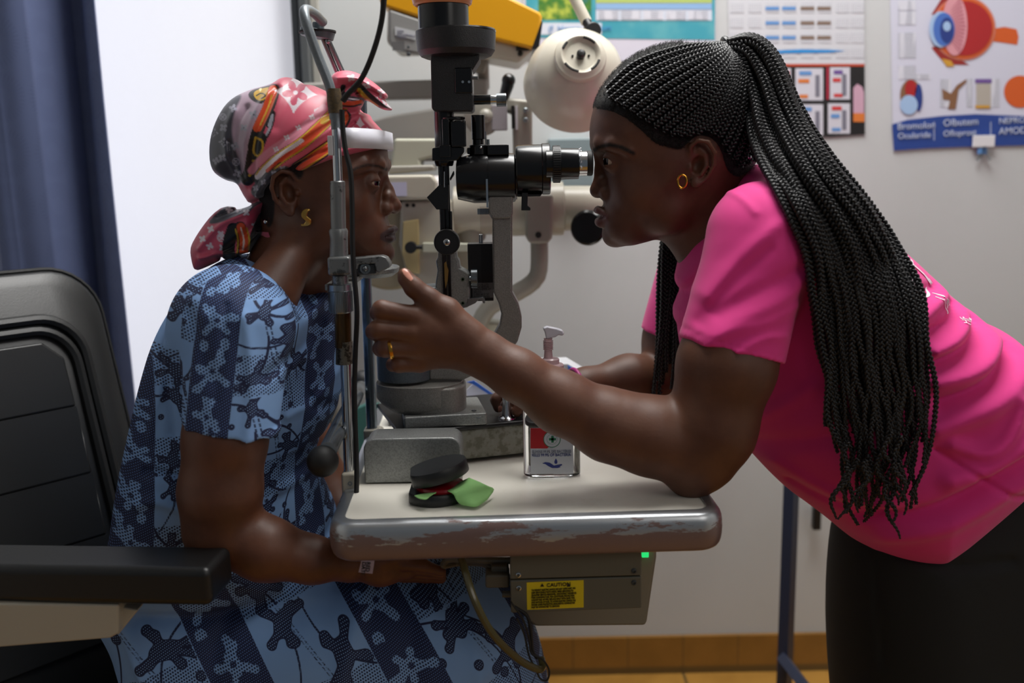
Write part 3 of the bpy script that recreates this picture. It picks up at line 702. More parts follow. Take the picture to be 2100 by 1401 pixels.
# chin support
CY = 1.42
m = MB(); a = pp(700, 536, NY); 
m.prism([(712, 530), (782, 525), (792, 528), (800, 540), (800, 548), (778, 560), (770, 556), (768, 541), (735, 543), (733, 552), (712, 552)], CY - .085, .024); m.build('chin_bracket', CHIPPED, frm, bevel=.002, seg=2)
m = MB(); m.pbox(733, 541, 771, 562, CY - .085, .014); m.build('bracket_block', DARKALU, frm, bevel=.002)
m = MB(); m.ball(pp(749, 551, CY - .094), .0042); m.cyl(pp(749, 551, CY - .094), pp(749, 551, CY - .08), .007); m.build('bracket_screw', STEEL, frm)
m = MB(); cpt = pp(772, 549, CY); m.loft([[Vector((cpt.x + x * s_, CY + y * s_, cpt.z + z_)) for x, y in [(0.033 * math.cos(t * PI / 12), .045 * math.sin(t * PI / 12)) for t in range(24)]] for z_, s_ in ((-.012, .7), (-.006, .95), (0.0, 1.0), (.002, .95), (-.002, .8))])
m.box((pp(735, 549, CY).x - .01, CY, cpt.z - .012), (.03, FY - NY, .008))
m.build('chin_cup', GREYL, frm, bevel=.001)
# forehead band
pa = pp(700, 291, NY - .012); pfront = pp(797, 289, CY); pb_ = Vector((pa.x, FY + .012, pa.z))
bpts = []
for i in range(41):
    t = -1 + 2 * i / 40; yy = CY + t * (CY - NY + .012)
    w_ = max(0.0, 1 - abs(t) ** 3.0) ** (1 / 2.2)
    bpts.append(Vector((pa.x + (pfront.x - pa.x) * w_, yy, pfront.z + .001 * (1 - w_))))
vs = []; fs = []
for p in bpts: vs += [p + Vector((0, 0, .0125)), p - Vector((-.0008, 0, .0125))]
for i in range(40): fs.append((2 * i, 2 * i + 1, 2 * i + 3, 2 * i + 2))
FB = Mat('milky_white_band', rgb(216, 216, 226), .35); FB.b.inputs['Transmission Weight'].default_value = 0.0; FB = FB.m
MB().add(vs, fs).build('forehead_band', FB, frm, solid=.002)
m = MB(); m.tube([pp(672, 925, 1.20), pp(700, 868, 1.33), pp(722, 827, 1.46), pp(740, 795, 1.62)], .0115, 20); hb = m.build('hand_grip_bar', worn('scuffed_steel_tube', (146, 152, 156), (110, 104, 94), (.5, .7), .25, .8, 30), frm)
m = MB(); m.ball(pp(662, 946, 1.20), .0200, 32, 20); m.build('grip_ball', RUBBER, frm)
m = MB(); m.ball(pp(744, 783, 1.66), .0200, 32, 20); m.build('grip_ball', RUBBER, frm)
# power cord
m = MB(); m.tube([pp(x, y, Y) for x, y, Y in ((788, -30, 1.24), (783, 40, 1.25), (766, 105, 1.255), (742, 160, 1.26), (714, 192, 1.262), (702, 208, 1.262))], .0034, 10, sub=60)
m.tube([pp(x + 3, y, Y + .004) for x, y, Y in ((788, -30, 1.24), (781, 40, 1.25), (763, 105, 1.255), (740, 160, 1.26), (712, 192, 1.262), (702, 208, 1.262))], .0028, 10, sub=60)
m.tube([pp(x, y, 1.262) for x, y in ((701, 225), (703, 265), (709, 310), (719, 355), (722, 420), (723, 500), (726, 560), (732, 640), (729, 720), (727, 800), (729, 880), (731, 940), (731, 1010), (724, 1050))], .0033, 10, sub=90)
cab = m.build('power_cord', RUBBER); setp(cab, 'black power cord running down the near post of the chin rest frame', 'cord')

# ================================================================== things on the table
YC = pz(893, 1038, TABZ).y
CASE = Mat('black_case_leatherette', rgb(22, 24, 26), .45); CASE.bump(CASE.noise(500, 3), .25, .0005); CASE = CASE.m
kc = sc(YC, 1010)
cc = pz(897, 1020, TABZ)
case = thing('lens_case', 'open round black lens case lying on the table near its front edge', 'case', (cc.x, cc.y, TABZ))
def dshape(r, cut, n=40):
    o = []
    for i in range(n):
        a = 2 * PI * i / n; x = max(r * math.cos(a), -cut); o.append((x, r * math.sin(a)))
    return o
R_ = 66 * kc
m = MB(); m.loft([[Vector((cc.x - .002 + x * s, cc.y + y * s, TABZ + z_)) for x, y in dshape(R_, R_ * .8)] for z_, s in ((0, .97), (.002, 1), (.0135, 1), (.0145, .97))]); m.build('case_base', CASE, case, sharp=60)
RL = Euler((math.radians(-3), math.radians(-13), math.radians(6))).to_matrix()
lc = Vector((cc.x + .0008, cc.y + .002, TABZ + .0345))
m = MB(); m.loft([[lc + RL @ Vector((x * s, y * s, z_)) for x, y in dshape(R_, R_ * .85)] for z_, s in ((-.008, .98), (-.0075, 1), (.006, 1), (.0085, .97))]); m.build('case_lid', CASE, case, sharp=60)
m = MB(); m.lathe((cc.x + .004, cc.y - .004, TABZ + .0145), (0, 0, 1), [(-.004, .029), (.003, .032), (.006, .031), (.0075, .026), (.0075, 0)], 40)
o = m.build('round_lens_rim', simple('glossy_red_plastic', (130, 12, 22), .2)); setp(o, 'red rimmed round lens lying inside the open black case', 'lens')
GC = Mat('lime_microfibre', rgb(150, 205, 128), .9); GC.bump(GC.noise(700, 2), .2, .0005); GC = GC.m
m = MB()
def cpt_(x, y, h): 
    p = pz(x, y, TABZ + h); return p
def patch(m, grid, nu=14, nv=10):
    rows_ = [spline(r, nu) for r in grid]; cols = [spline([r[i] for r in rows_], nv) for i in range(nu)]
    vs = [p for c in cols for p in c]; fs = [(i * nv + j, i * nv + j + 1, (i + 1) * nv + j + 1, (i + 1) * nv + j) for i in range(nu - 1) for j in range(nv - 1)]
    m.add(vs, fs)
patch(m, [[cpt_(918, 1008, .019), cpt_(945, 990, .022), cpt_(962, 981, .026)],
          [cpt_(930, 1014, .018), cpt_(962, 1000, .022), cpt_(992, 994, .020)],
          [cpt_(936, 1026, .010), cpt_(964, 1018, .013), cpt_(1012, 1004, .010)],
          [cpt_(946, 1034, .004), cpt_(975, 1040, .003), cpt_(998, 1026, .003)]])
patch(m, [[cpt_(850, 1016, .016), cpt_(868, 1012, .017), cpt_(895, 1009, .019)], [cpt_(856, 1020, .015), cpt_(872, 1020, .0155), cpt_(892, 1012, .018)], [cpt_(862, 1022, .0148), cpt_(874, 1023, .0148), cpt_(888, 1015, .016)]])
m.build('tmp', GC, solid=.0012)
o = bpy.data.objects['tmp']; o.name = 'cleaning_cloth'; setp(o, 'lime green cleaning cloth spilling out of the black lens case', 'cloth')

# sanitiser bottle
bp = pz(1132, 973, TABZ); YS = bp.y; kb_ = sc(YS, 900)
bot_ = thing('sanitizer_bottle', 'clear hand sanitizer pump bottle on the table beside the bent forearm', 'bottle', (bp.x, bp.y, TABZ))
def oval(z_, rx, ry, n=48, e=.75):
    return [Vector((bp.x + rx * math.copysign(abs(math.cos(2 * PI * i / n)) ** e, math.cos(2 * PI * i / n)), bp.y + ry * math.copysign(abs(math.sin(2 * PI * i / n)) ** e, math.sin(2 * PI * i / n)), z_)) for i in range(n)]
hx = 58.5 * kb_; hy = .018
H = lambda y: pp(1132, y, YS).z
CLR = glassy('clear_bottle_plastic', (236, 238, 240), .06, 1.33)
m = MB(); m.loft([oval(TABZ, hx * .93, hy * .9), oval(TABZ + .003, hx, hy), oval(H(800), hx, hy), oval(H(785), hx * .93, hy * .92), oval(H(776), hx * .7, hy * .8), oval(H(770), .014, .012, e=1)])
b1 = m.build('bottle_body', CLR, bot_, sharp=60)
PINKT = Mat('translucent_pink_plastic', rgb(226, 196, 200), .25); PINKT.b.inputs['Transmission Weight'].default_value = .35; PINKT = PINKT.m
m = MB(); m.lathe((bp.x, bp.y, H(778)), (0, 0, 1), [(0, .0165), (.001, .0178), (.006, .0178), (.0065, .0172), (.0125, .0172), (.013, .0178), (.02, .0178), (.0215, .0165), (.022, .0118), (.028, .0118), (.0295, .010)], 40); m.build('pump_collar', PINKT, bot_, sharp=30)
m = MB(); z0 = H(778) + .028
prof = [(0, .0062)] ; zt2 = H(694) - z0
for i in range(6): prof += [(zt2 * (.45 + i * .08), .0052), (zt2 * (.47 + i * .08), .0068), (zt2 * (.50 + i * .08), .0068), (zt2 * (.52 + i * .08), .0052)]
prof += [(zt2, .006)]
m.lathe((bp.x - .003, bp.y, z0), (0, 0, 1), prof, 24); m.build('pump_stem', PINKT, bot_, sharp=30)
m = MB(); m.prism([(1113, 673), (1122, 670), (1142, 674), (1154, 678), (1158, 686), (1152, 690), (1146, 687), (1140, 692), (1120, 696), (1117, 682)], YS, .011); m.build('pump_nozzle', simple('frosted_white_plastic', (206, 206, 216), .3), bot_, bevel=.003, seg=3)
LBL = simple('white_label', (205, 208, 216), .4); RED = simple('red_print', (190, 20, 32), .4); NAVY = simple('navy_print', (34, 50, 130), .5); GRN = simple('green_print', (30, 120, 80), .5); GRY = simple('grey_print', (130, 132, 150), .5)
LYf = bp.y - hy - .0006
def lq(x0, y0, x1, y1, d, mat, name, par):
    m = MB(); a = pp(x0, y0, LYf - d); b_ = pp(x1, y1, LYf - d); m.box(((a.x + b_.x) / 2, LYf - d, (a.z + b_.z) / 2), (b_.x - a.x, .0004, a.z - b_.z)); return m.build(name, mat, par, smooth=False)
lb = lq(1087, 878, 1176, 971, 0, LBL, 'label', bot_)
m = MB(); m.poly([pp(x, y, LYf - .0005) for x, y in ((1088, 878), (1138, 878), (1128, 915), (1122, 920), (1088, 920))]); m.build('red_panel', RED, lb, smooth=False)
for r0_, mt, d in ((17.5, GRN, .0007), (16, LBL, .0009), (10.5, GRN, .0011), (10, LBL, .0012)):
    m = MB(); c_ = pp(1132, 901, LYf - d); m.poly([c_ + Vector((r0_ * kb_ * math.cos(t * PI / 18), 0, r0_ * kb_ * math.sin(t * PI / 18))) for t in range(36)]); m.build('round_emblem', mt, lb, smooth=False)
for w_, h_ in ((14, 5), (5, 14)):
    m = MB(); m.box(pp(1133, 901, LYf - .0014), (w_ * kb_, .0001, h_ * kb_)); m.build('cross', GRN, lb, smooth=False)
text('lettering', 'ÉLIMINE 99.9% DES BACTÉRIES', pp(1091, 930, LYf - .0006), 8.3 * kb_, GRY, lb, sx=.72)
text('lettering', 'KILLS 99.9% OF BACTERIA', pp(1091, 937, LYf - .0006), 8.6 * kb_, NAVY, lb, sx=.8, depth=.0003)
hand = [(1112, 951), (1118, 948), (1127, 949), (1136, 955), (1142, 954), (1152, 952), (1153, 954), (1147, 957), (1150, 958), (1144, 960), (1132, 960), (1124, 956), (1118, 952)]
m = MB(); m.poly([pp(x, y, LYf - .0006) for x, y in hand]); m.poly([pp(x, y, LYf - .0006) for x, y in ((1140, 940), (1143, 946), (1143, 950), (1140, 952), (1137, 950), (1137, 946))]); m.build('hand_and_drop_mark', NAVY, lb, smooth=False)

# papers and box behind the bottle
p = pz(1000, 838, TABZ + .002)
m = MB(); m.prism([(957, 800), (957, 845), (1010, 845), (1012, 812), (975, 783)], 1.62, .003); o = m.build('leaflet', simple('pale_blue_paper', (206, 210, 234), .6), smooth=False); setp(o, 'pale blue leaflet standing behind the microscope column on the table', 'paper')
m = MB(); a = pp(958, 785, 1.618); b_ = pp(1012, 815, 1.618); m.prism([(957, 784), (972, 781), (1012, 809), (1012, 815), (972, 789)], 1.617, .002); m.build('blue_border', simple('blue_print', (50, 100, 200), .5), o, smooth=False)
bxp = thing('tissue_box', 'blue and white box standing behind the sanitizer bottle', 'box', (pp(1160, 780, 1.66).x, 1.66, TABZ))
m = MB(); m.prism([(1100, 748), (1165, 746), (1208, 772), (1208, 866), (1090, 868), (1090, 765)], 1.66, .06); m.build('box_body', simple('white_card', (210, 212, 216), .5), bxp, bevel=.002)
m = MB(); m.prism([(1164, 750), (1196, 768), (1208, 780), (1208, 840), (1180, 830)], 1.628, .003); m.build('blue_panel', simple('bright_blue_card', (60, 120, 220), .5), bxp, smooth=False)
m = MB(); m.tube([pp(1118, 690, 1.9), pp(1116, 760, 1.9)], .008, 10); o = m.build('dark_pen', BLACKS)
bpy.data.objects.remove(o)

# ================================================================== background instruments
BG = 1.88
ref = thing('refractor_unit', 'beige refracting instrument on a swing arm behind the slit lamp', 'instrument', (pp(1000, 450, BG).x, BG, 0))
def bgp(outl, Y, dep, mat, name, bev=.006, par=ref):
    m = MB(); m.prism(outl, Y, dep); return m.build(name, mat, par, bevel=bev, seg=3)
BGY = simple('warm_grey_enamel', (150, 147, 142), .45)
bgp([(618, 170), (1000, 160), (1000, 200), (760, 204), (618, 214)], BG + .16, .05, BGY, 'upper_swing_arm')
bgp([(616, 285), (790, 238), (990, 205), (1000, 300), (900, 330), (760, 335), (616, 345)], BG + .10, .05, BGY, 'lower_swing_arm')
bgp([(808, 284), (905, 284), (905, 318), (862, 330), (865, 345), (800, 345)], BG, .07, BEIGEG, 'carriage_cap')
bgp([(795, 340), (890, 338), (892, 350), (795, 358)], BG - .01, .08, BEIGED, 'cap_rim')
b_ = bgp([(770, 360), (885, 358), (897, 372), (897, 402), (885, 410), (770, 412)], BG - .03, .08, BEIGE, 'carriage_body')
m = MB(); m.pbox(798, 374, 834, 402, BG - .072, .001); m.build('paper_label', simple('lilac_label', (186, 184, 206), .5), b_, smooth=False)
m = MB(); m.cyl(pp(886, 385, BG - .04), pp(908, 385, BG - .04), .022); m.build('side_dial', simple('pale_dial', (190, 184, 184), .4), ref, bevel=.003)
b_ = bgp([(822, 412), (926, 410), (940, 600), (838, 600), (828, 540), (818, 500)], BG - .02, .06, BEIGE, 'measuring_head')
for x in (835, 848):
    m = MB(); m.cyl(pp(x, 421, BG - .05), pp(x, 421, BG - .052), .0035, n=16); m.build('socket', BLK, b_)
YLW = simple('yellowed_plastic', (176, 158, 112), .45)
bgp([(826, 455), (858, 450), (860, 562), (836, 560), (824, 520)], BG - .055, .012, YLW, 'yellowed_panel', .002)
m = MB(); m.lathe(pp(800, 500, BG - .01), (0, -1, 0), [(0, .085), (.01, .086), (.02, .08), (.022, .05)], 48); m.build('rotary_wheel', simple('tan_wheel', (150, 138, 112), .45), ref)
m = MB(); m.lathe(pp(880, 500, BG + .03), (0, -1, 0), [(0, .095), (.01, .096), (.02, .09), (.022, .05)], 48); m.build('rotary_wheel', BEIGEG, ref)
m = MB(); m.cyl(pp(844, 507, BG - .07), pp(866, 507, BG - .07), .004); m.cyl(pp(843, 507, BG - .07) + Vector((0, -.012, 0)), pp(843, 507, BG - .07) + Vector((0, 0.004, 0)), .0105); m.build('black_knob', RUBBER, ref)
bgp([(866, 498), (960, 500), (960, 516), (866, 518)], BG - .06, .02, BEIGEG, 'cross_bar', .002)
bgp([(1000, 196), (1092, 206), (1092, 400), (1054, 400), (1050, 232), (1000, 222)], BG, .05, simple('aged_enamel', (160, 156, 144), .4), 'upright_bracket')
m = MB(); m.pbox(1008, 216, 1040, 266, BG - .02, .03); m.build('side_panel', simple('lilac_grey_panel', (156, 152, 156), .4), ref, bevel=.002)
m = MB(); m.pbox(1049, 218, 1055, 262, BG - .03, .02); m.build('black_slot', BLK, ref)
m = MB(); m.pbox(1057, 218, 1062, 264, BG - .03, .02); m.build('bright_strip', WHITEP, ref)
for y in (226, 246):
    m = MB(); m.ball(pp(1078, y, BG - .03), .005); m.build('bolt', STEEL, ref)
m = MB(); m.lathe(pp(990, 240, BG - .02), (0, -1, 0), [(0, .034), (.012, .034), (.014, .03), (.014, 0)], 40); m.ball(pp(996, 238, BG - .04), .013); m.build('lock_wheel', BEIGED, ref, sharp=30)
m = MB(); m.cyl(pp(1032, 205, BG - .02), pp(1042, 172, BG - .02), .009, .0115); m.ball(pp(1043, 165, BG - .02), .0125); m.build('lever_grip', BLACK, ref)
m = MB(); a = pp(930, 432, BG); m.lathe(a, (1, 0, 0), [(0, .02), (.002, .045), (.10, .047), (.102, .05), (.205, .05), (.207, .042), (.30, .040), (.315, .040), (.325, .03)], 40); m.build('horizontal_barrel', BEIGE, ref, sharp=30)
bgp([(1078, 398), (1135, 398), (1133, 488), (1124, 500), (1086, 500), (1078, 486)], BG - .035, .06, BEIGED, 'knuckle_block')
m = MB(); m.cyl(pp(1104, 482, BG - .066), pp(1104, 482, BG - .067), .0055); m.build('grub_hole', BLK, ref)
m = MB(); m.tube([pp(x, y, BG - .03) for x, y in ((1106, 492), (1106, 540), (1100, 570), (1070, 595), (1010, 625), (985, 660), (975, 700))], [.0165] * 14, 20, sub=14); m.build('bent_support_tube', BEIGED, ref)
bgp([(940, 672), (1000, 660), (1040, 665), (1040, 700), (940, 705)], BG, .05, BEIGEG, 'support_foot')
m = MB(); m.lathe(pp(1210, 466, BG - .06), (-.3, -1, 0), [(-.03, .018), (0, .026), (.004, .031), (.018, .032), (.022, .028), (.0225, 0)], 40); m.build('black_dial', BLACK, ref, sharp=30)
m = MB(); a = pp(960, 480, BG + .02); m.lathe(pp(968, 500, BG), (0, 0, 1), [(0, .018), (.01, .026), (.03, .03), (.09, .034)], 30); m.build('lens_turret', BEIGED, ref)

# chart projector
prj = thing('chart_projector', 'yellow and beige chart projector mounted above the refracting instrument', 'projector', (pp(940, 60, 2.010).x, 2.010, 1.6))
YEM = simple('yellow_enamel', (222, 158, 20), .32)
m = MB(); m.prism([(780, -60), (960, -60), (1040, -8), (1107, 25), (1112, 34), (1105, 92), (1095, 101), (960, 68), (783, 12), (778, 0)], 2.010, .17); m.build('yellow_housing', YEM, prj, bevel=.012, seg=4)
m = MB(); m.prism([(1111, 42), (1113, 45), (1106, 96), (1097, 102), (1090, 100)], 2.010, .172); m.build('front_bezel', BLACKS, prj, bevel=.004)
m = MB(); m.prism([(795, 12), (960, 66), (1097, 101), (1082, 112), (1064, 129), (1010, 119), (880, 96), (806, 100), (792, 86)], 2.020, .15); m.build('beige_base', simple('greyish_cream_enamel', (186, 180, 166), .4), prj, bevel=.008, seg=3)
m = MB(); m.prism([(797, 18), (862, 40), (862, 112), (806, 100), (798, 84)], 1.940, .03); b_ = m.build('connector_panel', simple('mid_grey_panel', (142, 142, 140), .4), prj, bevel=.005)
m = MB(); m.prism([(810, 54), (852, 64), (852, 82), (810, 72)], 1.923, .001); lb2 = m.build('rating_label', simple('white_sticker', (190, 192, 194), .5), b_, smooth=False)
for i, l in enumerate(('LAMP', 'REPLACEMENT', 'INSIDE')):
    text('lettering', l, pp(814, 64 + i * 6, 1.922), .0052, GRY, lb2, rot=(PI / 2, .2, 0))
m = MB(); m.pbox(805, 86, 829, 103, 1.924, .001); m.build('vent_grille', simple('dark_vent', (104, 104, 104), .5), b_, smooth=False)
for y in (97, 111):
    m = MB(); m.ball(pp(838, y, 1.928), .004); m.build('screw', DARKALU, b_)
m = MB(); m.pbox(1059, 91, 1085, 103, 1.942, .006); m.build('lens_slot', BLK, prj, bevel=.001)
m = MB(); m.ball(pp(1067, 110, 1.944), .005); m.build('latch', BLK, prj)
m = MB(); m.prism([(965, 115), (1002, 122), (992, 150), (968, 146)], 2.030, .05); m.build('mounting_foot', BEIGED, prj, bevel=.003)
m = MB(); m.cyl(pp(990, 128, 2.020), pp(992, 180, 2.060), .012); m.build('mounting_stem', BEIGED, prj)

# dome lamp
dl = thing('dome_lamp', 'beige metal dome lamp on a jointed arm hanging in front of the teal poster', 'lamp', (pp(1180, 180, 1.75).x, 1.75, 1.4))
cap_c = pp(1190, 118, 1.70); rim_c = pp(1173, 190, 1.82); ax_ = (rim_c - cap_c).normalized(); kd = sc(1.72, 150)
LBE = simple('light_beige_enamel', (204, 198, 182), .28)
m = MB(); m.lathe(cap_c, ax_, [(0, 46 * kd), (.008, 56 * kd), (.020, 76 * kd), (.040, 93 * kd), (.07, 103 * kd), (.10, 106 * kd), (.103, 108 * kd), (.106, 106 * kd), (.10, 103 * kd), (.07, 99 * kd), (.04, 89 * kd), (.025, 72 * kd), (.018, 40 * kd), (.018, 0)], 72); m.build('shade', LBE, dl, sharp=40)
m = MB(); m.lathe(cap_c - ax_ * .012, ax_, [(.016, 53 * kd), (.010, 53 * kd), (.006, 51 * kd), (.004, 46 * kd), (.002, 44 * kd), (0, 40 * kd), (.001, 37 * kd), (.004, 34 * kd), (.007, 30 * kd), (.008, 0)], 64); m.build('vent_cap', LBE, dl, sharp=30)
_, ua, va = frame_of(ax_)
for t0_, t1_ in ((20, 60), (100, 150), (200, 225), (280, 320)):
    m = MB(); m.tube([cap_c - ax_ * .0115 + (ua * math.cos(math.radians(t0_ + (t1_ - t0_) * i / 9)) + va * math.sin(math.radians(t0_ + (t1_ - t0_) * i / 9))) * 38 * kd for i in range(10)], .0022, 8); m.build('vent_slot', BLK, dl)
m = MB(); m.lathe(cap_c - ax_ * .006, -ax_, [(0, .007), (.008, .0075), (.012, .005), (.013, 0)], 24); m.build('centre_knob', BLACKS, dl)
for s in (-1, 1):
    m = MB(); m.ball(cap_c - ax_ * .006 + ua * s * .0135, .002); m.build('screw', BLK, dl)
m = MB(); m.tube([pp(1150, -60, 1.80), pp(1203, 46, 1.78)], 12 * kd, 18); m.build('arm_tube', LBE, dl)
m = MB(); m.cyl(pp(1201, 42, 1.78), pp(1209, 56, 1.77), .0085, .0075); m.lathe(pp(1214, 63, 1.775), (0.2, -1, 0), [(-.012, .012), (-.01, .0135), (.01, .0135), (.012, .012)], 28); m.cyl(pp(1215, 66, 1.775), pp(1222, 86, 1.775), .007); m.build('elbow_joint', BLACKS, dl, bevel=.001)

# wall box behind
m = MB(); m.pbox(1126, 286, 1216, 382, WALLY - .03, .056); o = m.build('wall_box', simple('blue_grey_plate', (126, 142, 146), .5), bevel=.003); setp(o, 'blue-grey wall plate behind the eyepieces of the slit lamp', 'wall box')

# ================================================================== posters
def sheet(name, label, cat, c, mat, Y=WALLY - .003, bow=0.0):
    m = MB(); pts = [pp(x, y, Y) for x, y in c]
    m.add([Vector((p.x, Y, p.z)) for p in pts] + [Vector((p.x, Y + .001, p.z)) for p in pts], [tuple(range(len(pts)))[::-1], tuple(range(len(pts), 2 * len(pts)))] + [(i, (i + 1) % len(pts), len(pts) + (i + 1) % len(pts), len(pts) + i) for i in range(len(pts))])
    o = m.build(name, mat, smooth=False); setp(o, label, cat); return o
PAP = simple('poster_paper', (214, 212, 226), .5)
TEAL = Mat('teal_print', rgb(70, 162, 176), .45); 
_, _, tz = TEAL.xyz(); TEAL.col(TEAL.mix(TEAL.noise(16, 3).step(.4, .7) * .5, rgb(64, 158, 176), rgb(118, 190, 192))); TEAL = TEAL.m
def dec(par, name, outl, mat, layer):
    Y = WALLY - .003 - .0007 * layer
    m = MB(); m.poly([pp(x, y, Y) for x, y in outl]); return m.build(name, mat, par, smooth=False)
def rect(x0, y0, x1, y1): return [(x0, y0), (x1, y0), (x1, y1), (x0, y1)]
ps = sheet('information_poster', 'teal topped information poster behind the dome lamp', 'poster', [(1074, -120), (1468, -110), (1467, 80), (1466, 128), (1074, 122)], PAP)
dec(ps, 'teal_field', [(1078, -110), (1467, -108), (1466, 82), (1078, 77)], TEAL, 1)
GPH = Mat('foliage_picture', rgb(60, 130, 60), .5); n_ = GPH.noise(26, 5, .6)
GPH.col(GPH.mix(n_.step(.5, .7), GPH.mix(n_.step(.3, .5), rgb(40, 110, 120), rgb(60, 120, 40)), rgb(196, 206, 80))); GPH = GPH.m
dec(ps, 'foliage_picture', rect(1104, -60, 1213, 40), GPH, 2)
dec(ps, 'white_strip', rect(1108, 47, 1234, 71), simple('off_white_print', (214, 220, 232), .5), 2)
text('lettering', '(f  Hoatm     I dum', pp(1124, 65, WALLY - .0055), .018, simple('blue_lettering', (70, 140, 200), .5), ps)
dec(ps, 'table_ground', rect(1222, -40, 1460, 42), simple('white_print', (208, 216, 230), .5), 2)
dec(ps, 'green_header', rect(1222, -40, 1460, 6), simple('yellow_green_print', (176, 196, 110), .5), 3)
dec(ps, 'blue_row', rect(1222, 7, 1460, 19), simple('light_blue_print', (140, 178, 220), .5), 3)
LINES = Mat('fine_print_lines', rgb(206, 214, 228), .5); lx, ly, lz = LINES.xyz()
lm = ((lz * 260.0).fract().step(.5, .6)) * (LINES.noise(60, 2, stretch=(1, 1, .1)).step(.42, .5))
LINES.col(LINES.mix(lm * .75, rgb(212, 214, 224), rgb(110, 116, 134))); LINES = LINES.m
for k in range(5): dec(ps, 'text_block', rect(1228 + k * 46, 22, 1268 + k * 46, 40), LINES, 3)
cal = sheet('wall_calendar', 'white wall calendar with black product pictures, left of the eye poster', 'calendar', [(1489, -150), (1771, -150), (1774, 277), (1700, 282), (1500, 276)], simple('calendar_paper', (208, 210, 216), .5))
GRID = Mat('calendar_figures', rgb(208, 210, 216), .5); gx, gy, gz = GRID.xyz()
gm = ((gx * 210.0).fract().step(.45, .55)) * ((gz * 200.0).fract().step(.45, .6))
GRID.col(GRID.mix(gm * .6, rgb(208, 210, 216), rgb(140, 142, 158))); GRID = GRID.m
for cxp in (1498, 1535, 1571, 1606, 1642, 1678, 1714, 1745):
    for r in range(6): dec(cal, 'month_grid', rect(cxp, -56 + r * 31, cxp + 27, -36 + r * 31), GRID, 1)
BLB = simple('calendar_blue', (96, 146, 204), .5); BRB = simple('calendar_brown', (126, 106, 92), .5)
for y in (-13, 17, 47, 77):
    for x, mt in ((1570, BLB), (1604, BLB), (1642, BRB), (1676, BRB)): dec(cal, 'month_heading', rect(x, y - 3.5, x + 28, y + 3.5), mt, 2)
dec(cal, 'blue_arrow', [(1570, 105), (1640, 101), (1700, 102), (1735, 104), (1700, 108), (1570, 110)], simple('bright_blue_ink', (40, 140, 210), .5), 2)
dec(cal, 'black_field', [(1590, 133), (1773, 131), (1774, 276), (1700, 281), (1590, 276)], simple('black_ink', (24, 22, 24), .4), 1)
dec(cal, 'red_rule', rect(1590, 131, 1773, 136), simple('red_orange_ink', (190, 70, 40), .4), 2)
WHB = simple('white_carton_print', (206, 206, 216), .4)
def prod(x0, y0, x1, y1, c1, c2):
    dec(cal, 'product_picture', rect(x0, y0, x1, y1), WHB, 2)
    dec(cal, 'product_stripe', rect(x0 + 8, y0 + 6, x0 + 8 + (x1 - x0) * .45, y0 + 14), c1, 3)
    dec(cal, 'product_stripe', rect(x0 + 6, y0 + 22, x0 + 6 + (x1 - x0) * .4, y0 + 30), c2, 3)
    dec(cal, 'product_bottle', rect(x1 - 16, y0 + 14, x1 - 7, y1 - 8), simple('bottle_print', (120, 120, 134), .4), 3)
    dec(cal, 'product_mark', rect(x0 + 8, y1 - 12, x0 + 26, y1 - 5), c2, 3)
OR_ = simple('orange_ink', (214, 120, 50), .5); PR = simple('purple_ink', (110, 80, 150), .5); RD = simple('red_ink', (200, 60, 60), .5)
prod(1602, 140, 1622, 206, RD, OR_); prod(1631, 140, 1688, 206, BLB, OR_); prod(1702, 138, 1743, 204, PR, RD)
prod(1631, 214, 1688, 278, BLB, PR); prod(1698, 212, 1743, 274, RD, BLB)
dec(cal, 'magenta_edge', rect(1695, 138, 1700, 204), simple('crimson_ink', (170, 30, 60), .5), 2)
dec(cal, 'product_picture', [(1750, 180), (1758, 172), (1768, 178), (1772, 190), (1772, 250), (1750, 250)], simple('rose_print', (200, 160, 180), .5), 2)
dec(cal, 'product_mark', rect(1750, 232, 1773, 250), OR_, 3)
eye = sheet('eye_anatomy_poster', 'eye anatomy poster with blue lower band, clipped to the wall at the right', 'poster', [(1823, -160), (2190, -165), (2192, 297), (2100, 299), (1980, 302), (1900, 305), (1832, 310)], simple('poster_lilac_white', (206, 208, 224), .5))
for r, (y0_, n__) in enumerate(((0, 4), (22, 6), (66, 12), (134, 3), (150, 2))):
    dec(eye, 'text_block', rect(1842, y0_ + 1, 1878 if r < 4 else 1908, y0_ + 5 + n__ * 4), LINES, 1)
for x0_, x1_ in ((1928, 1950), (1982, 1994), (2030, 2050)): dec(eye, 'text_block', rect(x0_, 162, x1_, 220), LINES, 1)
def circ(cx_, cy_, rx, ry, n=40, a0=0, a1=360): return [(cx_ + rx * math.cos(math.radians(a0 + (a1 - a0) * i / n)), cy_ + ry * math.sin(math.radians(a0 + (a1 - a0) * i / n))) for i in range(n)]
INKS = {k: simple('ink_' + k, c, .4) for k, c in dict(rose=(178, 90, 110), crimson=(168, 30, 34), salmon=(206, 120, 96), blue=(70, 110, 190), deepblue=(34, 56, 130), paleblue=(160, 190, 226), orange=(206, 90, 30), brown=(130, 92, 64), pink=(214, 150, 160), muscle=(150, 40, 36), gold=(200, 150, 50)).items()}
dec(eye, 'optic_nerve', [(2030, 60), (2060, 55), (2085, 60), (2089, 76), (2086, 92), (2060, 88), (2030, 84), (2000, 76)], INKS['orange'], 1)
dec(eye, 'eyelid_muscle', [(1910, 98), (1935, 128), (1960, 133), (1988, 133), (1950, 110), (1925, 92)], INKS['muscle'], 1)
dec(eye, 'eyelid_muscle', [(1910, 30), (1935, -10), (1975, -30), (1950, 0), (1925, 28)], INKS['muscle'], 1)
dec(eye, 'gold_fat', [(1930, 120), (1942, 137), (1958, 136), (1950, 124)], INKS['gold'], 2)
